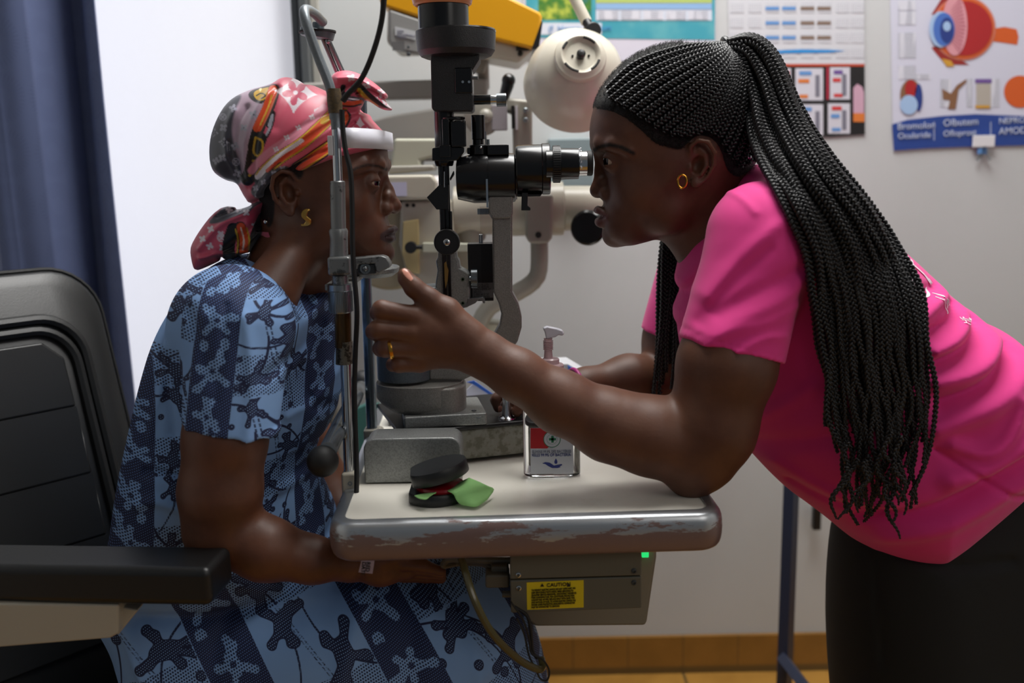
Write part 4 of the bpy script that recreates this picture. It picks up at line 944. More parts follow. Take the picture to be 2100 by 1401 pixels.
dec(eye, 'sclera_ring', circ(1976, 58, 66, 66), INKS['salmon'], 2)
dec(eye, 'outer_ring', circ(1976, 58, 62, 62), INKS['orange'], 3)
dec(eye, 'eye_chamber', circ(1978, 58, 57, 56), INKS['crimson'], 4)
dec(eye, 'ciliary_fan', circ(1958, 52, 26, 62), INKS['pink'], 5)
for i in range(-7, 8): dec(eye, 'fan_ray', [(1946, 52 + i * 4), (1980 - abs(i) * 1.4, 52 + i * 8), (1980 - abs(i) * 1.4, 52 + i * 8 + 3)], INKS['rose'], 6)
dec(eye, 'cornea', circ(1930, 60, 24, 37), INKS['paleblue'], 6)
dec(eye, 'iris', circ(1936, 60, 22, 34), INKS['blue'], 7)
dec(eye, 'lens', circ(1942, 62, 14, 26), INKS['deepblue'], 8)
dec(eye, 'lens_glint', circ(1942, 54, 8, 10), INKS['paleblue'], 9)
dec(eye, 'face_section', circ(1868, 195, 22, 32), INKS['brown'], 2); dec(eye, 'face_section', circ(1868, 182, 12, 18), INKS['crimson'], 3); dec(eye, 'face_section', circ(1864, 215, 18, 20), INKS['paleblue'], 4); dec(eye, 'face_section', circ(1884, 200, 8, 28), INKS['deepblue'], 3)
dec(eye, 'angle_section', [(1932, 182), (1950, 192), (1962, 175), (1982, 162), (1982, 168), (1966, 184), (1960, 224), (1944, 224), (1948, 206), (1934, 204)], INKS['brown'], 2)
dec(eye, 'retina_layers', rect(2000, 162, 2034, 170), PR, 2); dec(eye, 'retina_layers', rect(2002, 172, 2032, 222), simple('ink_layers', (176, 170, 160), .4), 2); dec(eye, 'retina_layers', rect(2000, 216, 2030, 222), INKS['gold'], 3)
dec(eye, 'fundus', circ(2092, 188, 33, 33), INKS['orange'], 2)
BBL = simple('royal_blue_print', (36, 66, 142), .4)
dec(eye, 'blue_band', [(1829, 255), (1860, 246), (1930, 238), (2000, 234), (2100, 238), (2191, 242), (2192, 296), (2100, 298), (1980, 301), (1900, 304), (1833, 309)], BBL, 2)
LW = simple('pale_lettering', (190, 200, 222), .5)
for (s, x, y, z_) in (('Bromolon', 1840, 266, 19), ('Ocularide', 1841, 285, 17), ('Olbutem', 1934, 259, 20), ('Ofloprost', 1934, 280, 17), ('NEPRO', 2048, 254, 17), ('AMODL', 2048, 276, 19)):
    text('lettering', s, pp(x, y, WALLY - .006), z_ * sc(WALLY, 270), LW, eye, depth=.0006, rot=(PI / 2, -.03, 0))
for x in (1915, 2031): dec(eye, 'divider', rect(x, 250, x + 1.5, 288), LW, 3)
cl = thing('poster_clip', 'white clip gripping the lower edge of the eye poster', 'clip', (pp(2015, 300, WALLY - .01).x, WALLY - .01, pp(2015, 300, WALLY).z))
m = MB(); m.pbox(1997, 278, 2040, 301, WALLY - .012, .006); m.build('clip_plate', WHITEP, cl, bevel=.001)
m = MB(); m.pbox(2006, 304, 2024, 316, WALLY - .01, .006); m.build('blue_centre', BLB, cl, bevel=.001)
m = MB(); m.tube([pp(2018, 300, WALLY - .012), pp(2016, 312, WALLY - .012), pp(2004, 328, WALLY - .012)], .004, 8); m.tube([pp(2018, 300, WALLY - .012), pp(2020, 312, WALLY - .012), pp(2030, 328, WALLY - .012)], .004, 8); m.build('clip_legs', glassy('clear_clip', (220, 226, 230), .2), cl)

# blue metal stand by the wall, right
NV = simple('dark_navy_enamel', (36, 44, 66), .4)
st = thing('blue_metal_stand', 'dark blue metal frame stand leaning by the wall behind the pink shirt', 'stand', (pp(1620, 1380, 2.0).x, 2.0, 0))
a = pp(1624, 970, 2.02); b_ = pp(1609, 1385, 1.98)
m = MB(); d = (b_ - a); e2 = Vector((b_.x - .004, b_.y, 0.02))
m.tube([a + Vector((0, 0, .25)), a, b_, e2], .017, 4); m.build('stand_post', NV, st, smooth=False)
m = MB(); m.tube([pp(1606, 1350, 1.97), pp(1660, 1420, 1.80), Vector((pp(1680, 1440, 1.7).x, 1.7, .02))], .014, 4); m.build('stand_foot', NV, st, smooth=False)
m = MB(); m.box(pp(1674, 1062, 2.22), (.018, .02, .055)); m.build('wall_hook', BLACKS, None, bevel=.002); o = bpy.data.objects['wall_hook']; setp(o, 'small black hook on the wall right of the blue stand', 'hook')
# teal sheet and floor cushion seen low behind the frame
ts = thing('side_table', 'pale teal topped side table behind the rear post of the chin rest frame', 'table', (pp(780, 900, 1.98).x, 1.98, 0))
m = MB(); m.prism([(728, 838), (748, 830), (836, 828), (838, 862), (800, 868), (770, 890), (745, 960), (735, 960)], 1.98, .02); m.build('table_panel', simple('teal_plastic', (96, 160, 150), .5), ts, bevel=.004)
m = MB(); q = pp(748, 930, 1.98); m.cyl((q.x, 1.985, 0), (q.x, 1.985, q.z), .02); m.build('leg', BEIGED, ts)

# ================================================================== implicit surfaces for bodies and cloth
MY = 1.42                                   # the middle plane of both people
CR = np.array(CAMR)
def project(P):
    """pixel coordinates of world points (n,3)"""
    q = (P - np.array([0, 0, CAMZ])) @ CR
    return np.stack([1050 - q[:, 0] / q[:, 2] * FPX, 700.5 + q[:, 1] / q[:, 2] * FPX], 1)
def plane_px(P, Y):
    Q = P.copy(); Q[:, 1] = Y; return project(Q)
def w(x, y, Y=MY): return np.array(pp(x, y, Y))
def chaikin(pts, n=2, closed=True):
    P = np.array(pts, float)
    for _ in range(n):
        if closed:
            Q = np.roll(P, -1, 0); P = np.stack([P * .75 + Q * .25, P * .25 + Q * .75], 1).reshape(-1, 2)
        else:
            Q = P[1:]; R = P[:-1]; M = np.stack([R * .75 + Q * .25, R * .25 + Q * .75], 1).reshape(-1, 2)
            P = np.vstack([P[:1], M, P[-1:]])
    return P
def seg_dist(X, Z, a, b):
    ab = b - a; L = (ab ** 2).sum() + 1e-12
    t = np.clip(((X - a[0]) * ab[0] + (Z - a[1]) * ab[1]) / L, 0, 1)
    return np.hypot(X - a[0] - t * ab[0], Z - a[1] - t * ab[1])
def line_dist(X, Z, pts):
    pts = np.array(pts, float); d = np.full(X.shape, 1e9)
    for a, b in zip(pts[:-1], pts[1:]): d = np.minimum(d, seg_dist(X, Z, a, b))
    return d
def poly_sdf(X, Z, pts):
    pts = np.array(pts, float); n = len(pts); d = line_dist(X, Z, np.vstack([pts, pts[:1]]))
    inside = np.zeros(X.shape, bool)
    for i in range(n):
        a, b = pts[i], pts[(i + 1) % n]
        c = (a[1] > Z) != (b[1] > Z)
        with np.errstate(divide='ignore', invalid='ignore'):
            xi = (b[0] - a[0]) * (Z - a[1]) / (b[1] - a[1]) + a[0]
        inside ^= c & (X < xi)
    return np.where(inside, -d, d)
class Field2:
    """a function of the pixel position on plane Y, kept on a grid"""
    def __init__(s, fn, box, Y=MY, step=2.0):
        s.Y = Y; s.x0, s.y0, x1, y1 = box; s.st = step
        xs = np.arange(s.x0, x1 + step, step); ys = np.arange(s.y0, y1 + step, step)
        X, Z = np.meshgrid(xs, ys, indexing='ij'); s.g = fn(X, Z); s.nx, s.ny = s.g.shape
    def at(s, P):
        q = plane_px(P, s.Y)
        u = (q[:, 0] - s.x0) / s.st; v = (q[:, 1] - s.y0) / s.st
        uc = np.clip(u, 0, s.nx - 1.001); vc = np.clip(v, 0, s.ny - 1.001)
        i = uc.astype(int); j = vc.astype(int); a = uc - i; b = vc - j; g = s.g
        r = g[i, j] * (1 - a) * (1 - b) + g[i + 1, j] * a * (1 - b) + g[i, j + 1] * (1 - a) * b + g[i + 1, j + 1] * a * b
        s.out = np.hypot(u - uc, v - vc) * s.st
        return r
def polyfield(pts, Y=MY, pad=60, sm=2, step=2.0):
    P = chaikin(pts, sm); k = sc(Y, float(P[:, 1].mean()))
    box = (P[:, 0].min() - pad, P[:, 1].min() - pad, P[:, 0].max() + pad, P[:, 1].max() + pad)
    f = Field2(lambda X, Z: poly_sdf(X, Z, P) * k, box, Y, step); f.k = k; return f
def strokes(lines, box, Y=MY, step=2.0):
    """ridges (positive) and creases (negative): (points, width px, height m)"""
    def fn(X, Z):
        r = np.zeros(X.shape)
        for pts, wd, h in lines: r += h * np.exp(-(line_dist(X, Z, chaikin(pts, 2, False)) / wd) ** 2)
        return r
    return Field2(fn, box, Y, step)

# primitives: functions of (n,3) points returning approximate signed distance
def cap(a, b, ra, rb, sy=1.0):
    a = np.array(a, float); b = np.array(b, float)
    def f(P):
        p = P - a; ab = b - a; t = np.clip((p @ ab) / (ab @ ab + 1e-12), 0, 1); q = p - t[:, None] * ab
        if sy != 1.0: q = q * np.array([1, 1 / sy, 1])
        return (np.sqrt((q * q).sum(1)) - (ra + (rb - ra) * t)) * min(1.0, sy)
    return f
def ell(c, r, rot=None):
    c = np.array(c, float); r = np.array(r, float); R = np.array(rot) if rot is not None else None
    def f(P):
        q = P - c
        if R is not None: q = q @ R
        k = np.sqrt(((q / r) ** 2).sum(1)); k2 = np.sqrt(((q / r ** 2) ** 2).sum(1)) + 1e-9
        return k * (k - 1) / k2
    return f
def inflate(field, Yc, W, R, Wf=None, pw=2.0):
    def f(P):
        d2 = field.at(P) + field.out * field.k
        Wl = W if Wf is None else Wf(P)
        y = np.abs(P[:, 1] - Yc) * (R / Wl); a = np.maximum(d2 + R, 0)
        if pw == 2.0: d = np.sqrt(a * a + y * y) - R
        else: d = (a ** pw + y ** pw) ** (1 / pw) - R
        return d * np.minimum(1.0, Wl / R)
    return f
def half(pt, n):
    pt = np.array(pt, float); n = np.array(n, float); n = n / np.linalg.norm(n)
    return lambda P: (P - pt) @ n
def both(f):
    """the same primitive on both sides of the middle plane"""
    def g(P):
        Q = P.copy(); Q[:, 1] = MY - np.abs(P[:, 1] - MY); return f(Q)
    return g
class Solid:
    def __init__(s): s.ops = []
    def u(s, f, k=.004): s.ops.append(('u', f, k)); return s
    def s(s_, f, k=.004): s_.ops.append(('s', f, k)); return s_
    def i(s, f, k=.002): s.ops.append(('i', f, k)); return s
    def d(s, f): s.ops.append(('d', f, 0)); return s
    def chain(s, pts, k=.006, **kw):
        """pts: (px, py, Y, radius px)"""
        for a, b in zip(pts[:-1], pts[1:]): s.u(cap(w(*a[:3]), w(*b[:3]), a[3] * sc(a[2]), b[3] * sc(b[2]), **kw), k)
        return s
    def ev(s, P, use=None, keep=None):
        f = np.full(len(P), 1.0)
        for j, (m, g, k) in enumerate(s.ops):
            if use is not None and not use[j]: continue
            v = g(P)
            if keep is not None: keep[j] = v
            if m == 'd': f = f + v; continue
            if m == 'u': h = np.maximum(k - np.abs(f - v), 0); f = np.minimum(f, v) - h * h / (4 * k)
            elif m == 's': v = -v; h = np.maximum(k - np.abs(f - v), 0); f = np.maximum(f, v) + h * h / (4 * k)
            else: h = np.maximum(k - np.abs(f - v), 0); f = np.maximum(f, v) + h * h / (4 * k)
        return f
    def mesh(s, lo, hi, h, nb=16):
        lo = np.array(lo, float); hi = np.array(hi, float); n = np.ceil((hi - lo) / (h * nb)).astype(int)
        G = np.stack(np.meshgrid(*[np.arange(v) for v in n], indexing='ij'), -1).reshape(-1, 3)
        C = lo + (G + .5) * nb * h; keep = {}
        F = s.ev(C, None, keep); br = nb * h * .87 + 2 * h
        act = np.nonzero(np.abs(F) < br * 1.25 + .006)[0]
        N = n * nb + 3; NV = []; NI = []; FC = []
        m = nb + 2; ax = np.arange(m) - 1
        L = np.stack(np.meshgrid(ax, ax, ax, indexing='ij'), -1).reshape(-1, 3)
        for bi in act:
            use = [True if op[0] == 'd' else keep[j][bi] < br * 1.3 + op[2] + .012 for j, op in enumerate(s.ops)]
            base = G[bi] * nb; P = lo + (L + base) * h
            f = s.ev(P, use).reshape(m, m, m); sg = f < 0
            if sg.all() or not sg.any(): continue
            c = [sg[i:m - 1 + i, j:m - 1 + j, k:m - 1 + k] for i in (0, 1) for j in (0, 1) for k in (0, 1)]
            cnt = sum(x.astype(np.int8) for x in c); cell = (cnt > 0) & (cnt < 8)
            idx = np.argwhere(cell); acc = np.zeros((len(idx), 3)); num = np.zeros(len(idx))
            for axx in range(3):
                o1, o2 = [q for q in range(3) if q != axx]
                for u_ in (0, 1):
                    for v_ in (0, 1):
                        A = idx.copy(); A[:, o1] += u_; A[:, o2] += v_; B = A.copy(); B[:, axx] += 1
                        fa = f[A[:, 0], A[:, 1], A[:, 2]]; fb = f[B[:, 0], B[:, 1], B[:, 2]]; cr = (fa < 0) != (fb < 0)
                        t = np.where(cr, fa / np.where(cr, fa - fb, 1), 0)
                        pt = A.astype(float); pt[:, axx] += t; acc[cr] += pt[cr]; num[cr] += 1
            pos = acc / num[:, None]; gi = idx + base      # shifted by +1 through the -1 start
            NV.append(lo + (pos - 1 + base) * h); NI.append((gi[:, 0] * N[1] + gi[:, 1]) * N[2] + gi[:, 2])
            for axx in range(3):
                o1, o2 = [(1, 2), (2, 0), (0, 1)][axx]
                sl = [slice(1, m - 1)] * 3; s2 = list(sl); s2[axx] = slice(2, m)
                a = sg[tuple(sl)]; b = sg[tuple(s2)]; e = np.argwhere(a != b) + 1; fl = a[tuple((e - 1).T)]
                q = []
                for du, dv in ((-1, -1), (0, -1), (0, 0), (-1, 0)):
                    cc_ = e.copy(); cc_[:, o1] += du; cc_[:, o2] += dv; cc_ = cc_ + base
                    q.append((cc_[:, 0] * N[1] + cc_[:, 1]) * N[2] + cc_[:, 2])
                q = np.stack(q, 1); q[~fl] = q[~fl][:, ::-1]; FC.append(q)
        V = np.vstack(NV); I = np.concatenate(NI); Q = np.vstack(FC)
        ids, first, _ = np.unique(I, return_index=True, return_inverse=True)
        V = V[first]; Q = np.searchsorted(ids, Q)
        return V, Q
def biggest(V, Q, least=400):
    lab = np.arange(len(V))
    while True:
        m = lab[Q].min(1); new = lab.copy()
        for a in range(4): np.minimum.at(new, Q[:, a], m)
        new = new[new]
        if (new == lab).all(): break
        lab = new
    r, c = np.unique(lab, return_counts=True)
    ok = np.isin(lab, r[c == c.max()]); keep = ok[Q[:, 0]]; idx = np.cumsum(ok) - 1
    return V[ok], idx[Q[keep]]
def np_mesh(name, V, Q):
    me = bpy.data.meshes.new(name); nf, k = Q.shape
    me.vertices.add(len(V)); me.vertices.foreach_set('co', V.astype(np.float32).ravel())
    me.loops.add(nf * k); me.loops.foreach_set('vertex_index', Q.astype(np.int32).ravel())
    me.polygons.add(nf); me.polygons.foreach_set('loop_start', np.arange(0, nf * k, k, dtype=np.int32))
    me.update(calc_edges=True); return me
def relax(V, Q, it=1, lam=.5):
    for _ in range(it):
        S = np.zeros_like(V); n = np.zeros(len(V))
        for a in range(4):
            for b in ((a + 1) % 4,):
                np.add.at(S, Q[:, a], V[Q[:, b]]); np.add.at(n, Q[:, a], 1); np.add.at(S, Q[:, b], V[Q[:, a]]); np.add.at(n, Q[:, b], 1)
        V = V + lam * (S / np.maximum(n, 1)[:, None] - V)
    return V
def addattr(me, name, vals):
    if vals.ndim == 1:
        a = me.attributes.new(name, 'FLOAT', 'POINT'); a.data.foreach_set('value', vals.astype(np.float32))
    else:
        a = me.attributes.new(name, 'FLOAT_COLOR', 'POINT'); c = np.ones((len(vals), 4), np.float32); c[:, :3] = vals; a.data.foreach_set('color', c.ravel())
def solid_obj(name, S, lo, hi, h, mat, parent, attrs=None, sm=1):
    V, Q = S.mesh(lo, hi, h); V, Q = biggest(V, Q)
    if sm: V = relax(V, Q, sm, .4)
    me = np_mesh(name, V, Q)
    if attrs:
        for k, v in attrs(V).items(): addattr(me, k, v)
    return link_mesh(name, me, mat, parent, sharp=0)
def smooth01(x, a, b):
    t = np.clip((x - a) / (b - a), 0, 1); return t * t * (3 - 2 * t)

def skin_mat(name, c, c2, rough, lip, brow):
    M = Mat(name, rgb(*c), rough); n = M.noise(18, 4, .6); n2 = M.noise(260, 2, .6)
    base = M.mix(n.step(.35, .7), rgb(*c), rgb(*c2))
    base = M.mix(M.attr('lip').step(.0, 1.0), base, rgb(*lip))
    base = M.mix(M.attr('brow').step(.0, 1.0) * n2.step(.05, .45), base, rgb(*brow))
    base = M.mix(M.attr('nail').step(.3, .7), base, rgb(214, 150, 130))
    M.col(base); M.bump(n2, .22, .0006)
    M.inp('Roughness', M.attr('brow') * .3 + rough + n * .12 - M.attr('nail').step(.3, .7) * .25)
    M.b.inputs['Subsurface Weight'].default_value = .06; M.b.inputs['Subsurface Radius'].default_value = (.012, .004, .002)
    M.b.inputs['Subsurface Scale'].default_value = .5
    return M.m

def head(S, prof, Wtab, F):
    """prof: skull outline; Wtab: (row px, half width m); F: feature points; all in pixels of the middle plane"""
    fld = polyfield(prof, pad=70)
    rows = np.array([a for a, b in Wtab], float); ws = np.array([b for a, b in Wtab])
    def Wf(P): return np.interp(plane_px(P, MY)[:, 1], rows, ws)
    S.u(inflate(fld, MY, .085, .088, Wf, 2.1), .012)
    k = sc(MY)
    def b_(x, y, dy, r, kk=.006, sub=False, rz=None, rx=None, ry=None):
        c = w(x, y, MY); c[1] -= dy
        f = both(ell(c, ((rx or r) * k, (ry or r) * k, (rz or r) * k)))
        (S.s if sub else S.u)(f, kk)
    def c_(pts, kk=.006):
        for a, b in zip(pts[:-1], pts[1:]):
            A = w(a[0], a[1], MY); A[1] -= a[2]; B = w(b[0], b[1], MY); B[1] -= b[2]
            S.u(both(cap(A, B, a[3] * k, b[3] * k)), kk)
    for q in F['cheeks']: b_(*q)
    for q in F['sockets']: b_(*q[:5], True, *q[6:])
    c_(F['brow'], .010)
    c_(F['nose'], .007)
    for q in F['nose_balls']: b_(*q)
    for q in F['nostrils']: b_(*q, True)
    c_(F['upper_lip'], .004); c_(F['lower_lip'], .004)
    a = F['mouth']
    for p, q in zip(a[:-1], a[1:]):
        A = w(p[0], p[1], MY); A[1] -= p[2]; B = w(q[0], q[1], MY); B[1] -= q[2]
        S.s(both(cap(A, B, 1.6 * k, 1.2 * k)), .003)
    ex, ey, dy, er = F['eye']; c = w(ex, ey, MY); c[1] -= dy
    S.u(both(cap(c, c + np.array([.0001, 0, 0]), er * k + .0022, er * k + .0022)), .003)
    ox, oy, rx, rz, rot = F['lid_opening']
    o = w(ox, oy, MY); o[1] -= dy + .002
    R = Matrix.Rotation(rot, 3, 'Y')
    S.s(both(ell(o, (rx * k, .0148, rz * k), np.array(R))), .0015)
def ear(S, E_, Wy):
    k = sc(MY)
    def pt(q, off): v = w(q[0], q[1], MY); v[1] = MY - Wy - off; return v
    # back plate
    cx, cy, rx, rz, tilt = E_['plate']
    R = np.array(Matrix.Rotation(tilt, 3, 'Y'))
    S.u(both(ell(pt((cx, cy), .004), (rx * k, .0085, rz * k), R)), .004)
    hx = E_['helix']; n = len(hx)
    for i in range(n - 1):
        o1 = .008 + .012 * math.sin(PI * min(1, i / (n - 2))) ; o2 = .008 + .012 * math.sin(PI * min(1, (i + 1) / (n - 2)))
        S.u(both(cap(pt(hx[i], o1), pt(hx[i + 1], o2), 4.6 * k, 4.6 * k)), .0015)
    cx, cy, rx, rz = E_['concha']; S.s(both(ell(pt((cx, cy), .013), (rx * k, .013, rz * k), R)), .003)
    ah = E_['antihelix']
    for i in range(len(ah) - 1): S.u(both(cap(pt(ah[i], .012), pt(ah[i + 1], .012), 3.4 * k, 3.4 * k)), .0025)
    x, y, r = E_['tragus']; S.u(both(ell(pt((x, y), .008), (r * k * .9, r * k, r * k * 1.2))), .003)
    x, y, r = E_['lobe']; S.u(both(ell(pt((x, y), .009), (r * k, r * k * .6, r * k * 1.1))), .004)
def eyes(F, parent, iris_dir):
    k = sc(MY); ex, ey, dy, er = F['eye']; r = er * k
    WM = Mat('eyeball', rgb(196, 176, 160), .12); x, y, z = WM.xyz()
    for s in (1, -1):
        c = w(ex, ey, MY); c[1] -= dy * s
        m = MB(); m.lathe(Vector(c) - Vector(iris_dir) * r, iris_dir, [(r - r * math.cos(PI * i / 20), r * math.sin(PI * i / 20)) for i in range(1, 17)], 32)
        e = m.build('eyeball', EYEW, parent)
        d = Vector(iris_dir).normalized()
        m = MB(); m.lathe(Vector(c), d, [(r * .70, r * .70), (r * .84, r * .58), (r * 1.0, r * .34), (r * 1.05, r * .14), (r * 1.06, 0)], 32); m.build('iris', EYEI, e)
EYEW = simple('eye_white', (176, 150, 132), .15); EYEI = simple('dark_brown_iris', (16, 9, 7), .05)

# ================================================================== the standing examiner (right)
doctor = thing('person', 'person in pink shirt with long black braids leaning in to look through the microscope', 'person', (w(1900, 1300)[0], MY, 0))
DP = [(1214, 232), (1209, 262), (1210, 292), (1224, 322), (1238, 352), (1241, 385), (1238, 412), (1236, 436), (1238, 460), (1243, 476), (1247, 489), (1264, 500), (1292, 504), (1330, 496), (1380, 478), (1430, 455), (1480, 420), (1530, 370), (1556, 300), (1560, 230), (1545, 165), (1500, 115), (1440, 92), (1370, 92), (1305, 112), (1255, 155), (1226, 195)]
DW = [(80, .088), (330, .088), (380, .083), (430, .074), (470, .062), (500, .048)]
DF = dict(
    cheeks=[(1306, 388, .044, 46, .02), (1282, 455, .022, 34, .02), (1258, 484, 0.0, 20, .012), (1360, 430, .045, 45, .02)],
    sockets=[(1230, 328, .038, 19, .012, False, 20, 14, 26)],
    brow=[(1224, 300, .010, 9), (1227, 295, .034, 8.5), (1248, 298, .062, 9), (1275, 312, .074, 8)],
    nose=[(1226, 318, 0, 8), (1230, 350, 0, 9), (1226, 388, 0, 13.5)],
    nose_balls=[(1237, 372, .010, 12), (1243, 392, .010, 14), (1225, 391, 0, 14.5), (1240, 397, .0185, 11.5, .008)],
    nostrils=[(1236, 409, .011, 5.5, .003)],
    upper_lip=[(1225, 431, 0, 8), (1228, 431, .012, 7), (1243, 443, .030, 3.5)],
    lower_lip=[(1229, 456, 0, 9.5), (1231, 456, .012, 9), (1244, 447, .030, 3.5)],
    mouth=[(1216, 442, 0), (1226, 443, .012), (1246, 445, .032)],
    eye=(1253, 331, .040, 20), lid_opening=(1237, 332, 17, 6.2, .18))
DE = dict(plate=(1414, 330, 20, 42, .28), helix=[(1393, 322), (1392, 303), (1405, 291), (1424, 295), (1437, 315), (1437, 340), (1426, 362), (1408, 378)],
          concha=(1407, 338, 12, 18), antihelix=[(1408, 306), (1421, 317), (1424, 340), (1413, 358)], tragus=(1392, 344, 5.5), lobe=(1402, 374, 9))
D = Solid()
head(D, DP, DW, DF); ear(D, DE, .078)
DHEAD = Solid(); head(DHEAD, DP, DW, DF)
D.u(cap(w(1440, 390), w(1520, 520), 92 * sc(MY), 88 * sc(MY)), .02)
D.u(cap(w(1395, 440), w(1450, 520), 48 * sc(MY), 60 * sc(MY)), .02)
# torso under the shirt
tor = polyfield([(1420, 560), (1480, 450), (1560, 420), (1680, 480), (1820, 580), (1960, 720), (2120, 850), (2190, 980), (2150, 1200), (2100, 1450), (1780, 1450), (1780, 1150), (1740, 1020), (1620, 930), (1500, 800), (1430, 680)], step=4)
D.u(inflate(tor, MY, .125, .14), .03)
# near arm: shoulder, elbow on the table, forearm, raised hand
D.chain([(1555, 520, 1.28, 84), (1490, 750, 1.237, 98), (1455, 890, 1.235, 84)], .02)
D.chain([(1455, 880, 1.235, 88), (1425, 945, 1.235, 68)], .03)
D.chain([(1425, 938, 1.235, 70), (1330, 893, 1.232, 80), (1250, 872, 1.23, 73), (1150, 825, 1.225, 62), (1060, 768, 1.22, 50), (985, 725, 1.22, 44)], .018)
D.u(cap(w(1432, 950, 1.235), w(1415, 985, 1.235), .036, .020), .02)
HY = 1.22
D.chain([(990, 724, HY, 44), (930, 700, HY - .004, 45), (872, 688, HY - .008, 38)], .015, sy=.62)
MC_ = [(850, 648, HY - .012, 21), (842, 682, HY - .016, 21), (848, 716, HY - .012, 20), (862, 746, HY - .004, 18)]
for q in MC_: D.chain([(955, 705, HY, 34), q], .010, sy=.8)
FG = [[(850, 648, HY - .012, 21), (783, 636, HY - .018, 20.5), (776, 642, HY + .014, 17), (800, 650, HY + .032, 15)],
      [(842, 682, HY - .016, 21), (775, 676, HY - .022, 20), (767, 680, HY + .014, 17), (795, 684, HY + .034, 15)],
      [(848, 716, HY - .012, 20), (790, 714, HY - .018, 19), (780, 715, HY + .014, 16), (806, 716, HY + .032, 14)],
      [(862, 746, HY - .004, 18), (818, 748, HY - .010, 16.5), (806, 748, HY + .014, 14), (826, 748, HY + .028, 12.5)]]
for fg in FG: D.chain(fg, .0035)
D.chain([(958, 690, HY, 36), (915, 640, HY, 29), (878, 612, HY - .004, 21), (849, 590, HY - .006, 18.5), (832, 569, HY - .006, 15.5)], .008)
D.chain([(832, 572, HY - .006, 15.5), (829, 562, HY - .006, 12.5)], .004)
# far arm and the hand on the joystick
D.u(cap(w(1520, 540, 1.46), w(1440, 560, 1.59), .07, .06), .03)
D.chain([(1440, 560, 1.60, 80), (1395, 700, 1.58, 74), (1370, 790, 1.56, 58)], .02)
D.chain([(1370, 788, 1.56, 58), (1290, 785, 1.53, 56), (1200, 795, 1.50, 38), (1165, 802, 1.49, 32)], .018)
D.chain([(1165, 805, 1.49, 32), (1110, 800, 1.48, 34), (1075, 800, 1.47, 28)], .012, sy=.7)
for q in ([(1080, 790, 1.49, 17), (1045, 798, 1.50, 15), (1030, 822, 1.49, 12), (1028, 842, 1.478, 10.5)],
          [(1080, 796, 1.46, 17), (1040, 800, 1.45, 15), (1018, 820, 1.44, 12.5), (1022, 836, 1.435, 11)],
          [(1080, 806, 1.44, 17), (1052, 815, 1.43, 14), (1038, 832, 1.42, 12), (1042, 848, 1.418, 10.5)],
          [(1090, 815, 1.43, 16), (1070, 828, 1.415, 13), (1060, 845, 1.41, 11)],
          [(1110, 790, 1.50, 18), (1070, 785, 1.52, 15), (1052, 805, 1.515, 13)]):
    D.chain(q, .004)
D.chain([(1870, 1400, 1.34, 85), (1850, 1900, 1.31, 60), (1850, 2200, 1.31, 48)], .03)
D.chain([(1960, 1400, 1.50, 85), (1950, 1850, 1.53, 60), (1950, 2040, 1.53, 45)], .03)
SK_D = skin_mat('deep_brown_skin', (98, 60, 40), (84, 48, 32), .48, (96, 54, 50), (14, 10, 9))
def mirrorpx(V):
    Q = V.copy(); Q[:, 1] = MY - np.abs(V[:, 1] - MY); return Q
def dattrs(V):
    q = project(V); d3 = lambda c: np.sqrt(((V - c) ** 2).sum(1)); out = {}
    mp = plane_px(V, MY); dy = np.abs(V[:, 1] - MY); X, Y_ = mp[:, 0], mp[:, 1]; k = sc(MY)
    lip = poly_sdf(X, Y_, chaikin([(1205, 428), (1216, 422), (1232, 428), (1250, 444), (1240, 462), (1226, 470), (1205, 466)], 2))
    out['lip'] = np.clip(-lip / 4 + .3, 0, 1) * (dy < .034) * (V[:, 0] < w(1260, 440)[0])
    br = line_dist(X, Y_, [(1214, 312), (1222, 303), (1240, 299), (1262, 304), (1285, 316)])
    out['brow'] = np.clip(1.1 - br / 6.5, 0, 1) * (dy > .012)
    nail = poly_sdf(q[:, 0], q[:, 1], chaikin([(824, 552), (832, 550), (840, 560), (848, 571), (843, 577), (834, 570), (826, 560)], 2)) 
    n2 = poly_sdf(q[:, 0], q[:, 1], chaikin([(1022, 832), (1029, 832), (1034, 840), (1031, 852), (1024, 852), (1021, 842)], 2))
    out['nail'] = np.maximum(np.clip(.5 - nail / 3, 0, 1) * (V[:, 1] < 1.3), np.clip(.5 - n2 / 3, 0, 1) * (V[:, 1] > 1.35) * (V[:, 1] < 1.6))
    return out
solid_obj('body', D, (w(745, 0)[0] - .03, 1.08, -0.0), (w(2300, 0)[0], 1.74, CAMZ + .33), .0024, SK_D, doctor, dattrs, 1)
eyes(DF, doctor, Vector((-1, -.12, .02)))

# ------------------------------------------------------------------ examiner's clothes
PINK = Mat('hot_pink_jersey', rgb(228, 52, 140), .82)
PINK.bump(PINK.noise(1500, 1), .15, .0003); PINK.col(PINK.mix(PINK.noise(30, 3).step(.3, .7) * .25, rgb(230, 52, 142), rgb(214, 44, 128)))
PINK.b.inputs['Sheen Weight'].default_value = .15; PINK = PINK.m
DARKP = Mat('black_twill', rgb(17, 20, 20), .8); DARKP.bump(DARKP.noise(1200, 2), .2, .0003); DARKP = DARKP.m
tors = [(1545, 334), (1510, 350), (1480, 378), (1445, 425), (1415, 480), (1398, 520), (1392, 600), (1395, 700), (1420, 780), (1480, 850), (1523, 905), (1560, 950), (1610, 1000), (1650, 1028), (1690, 1058), (1740, 1100), (1800, 1135), (1868, 1145), (1905, 1132), (2000, 1052), (2100, 962), (2230, 880), (2250, 820), (2180, 760), (2100, 712), (2062, 694), (2052, 676), (2005, 655), (1985, 640), (1975, 625), (1945, 618), (1925, 590), (1898, 562), (1855, 520), (1760, 440), (1680, 375), (1610, 345)]
box_ = (1250, 250, 2350, 1250)
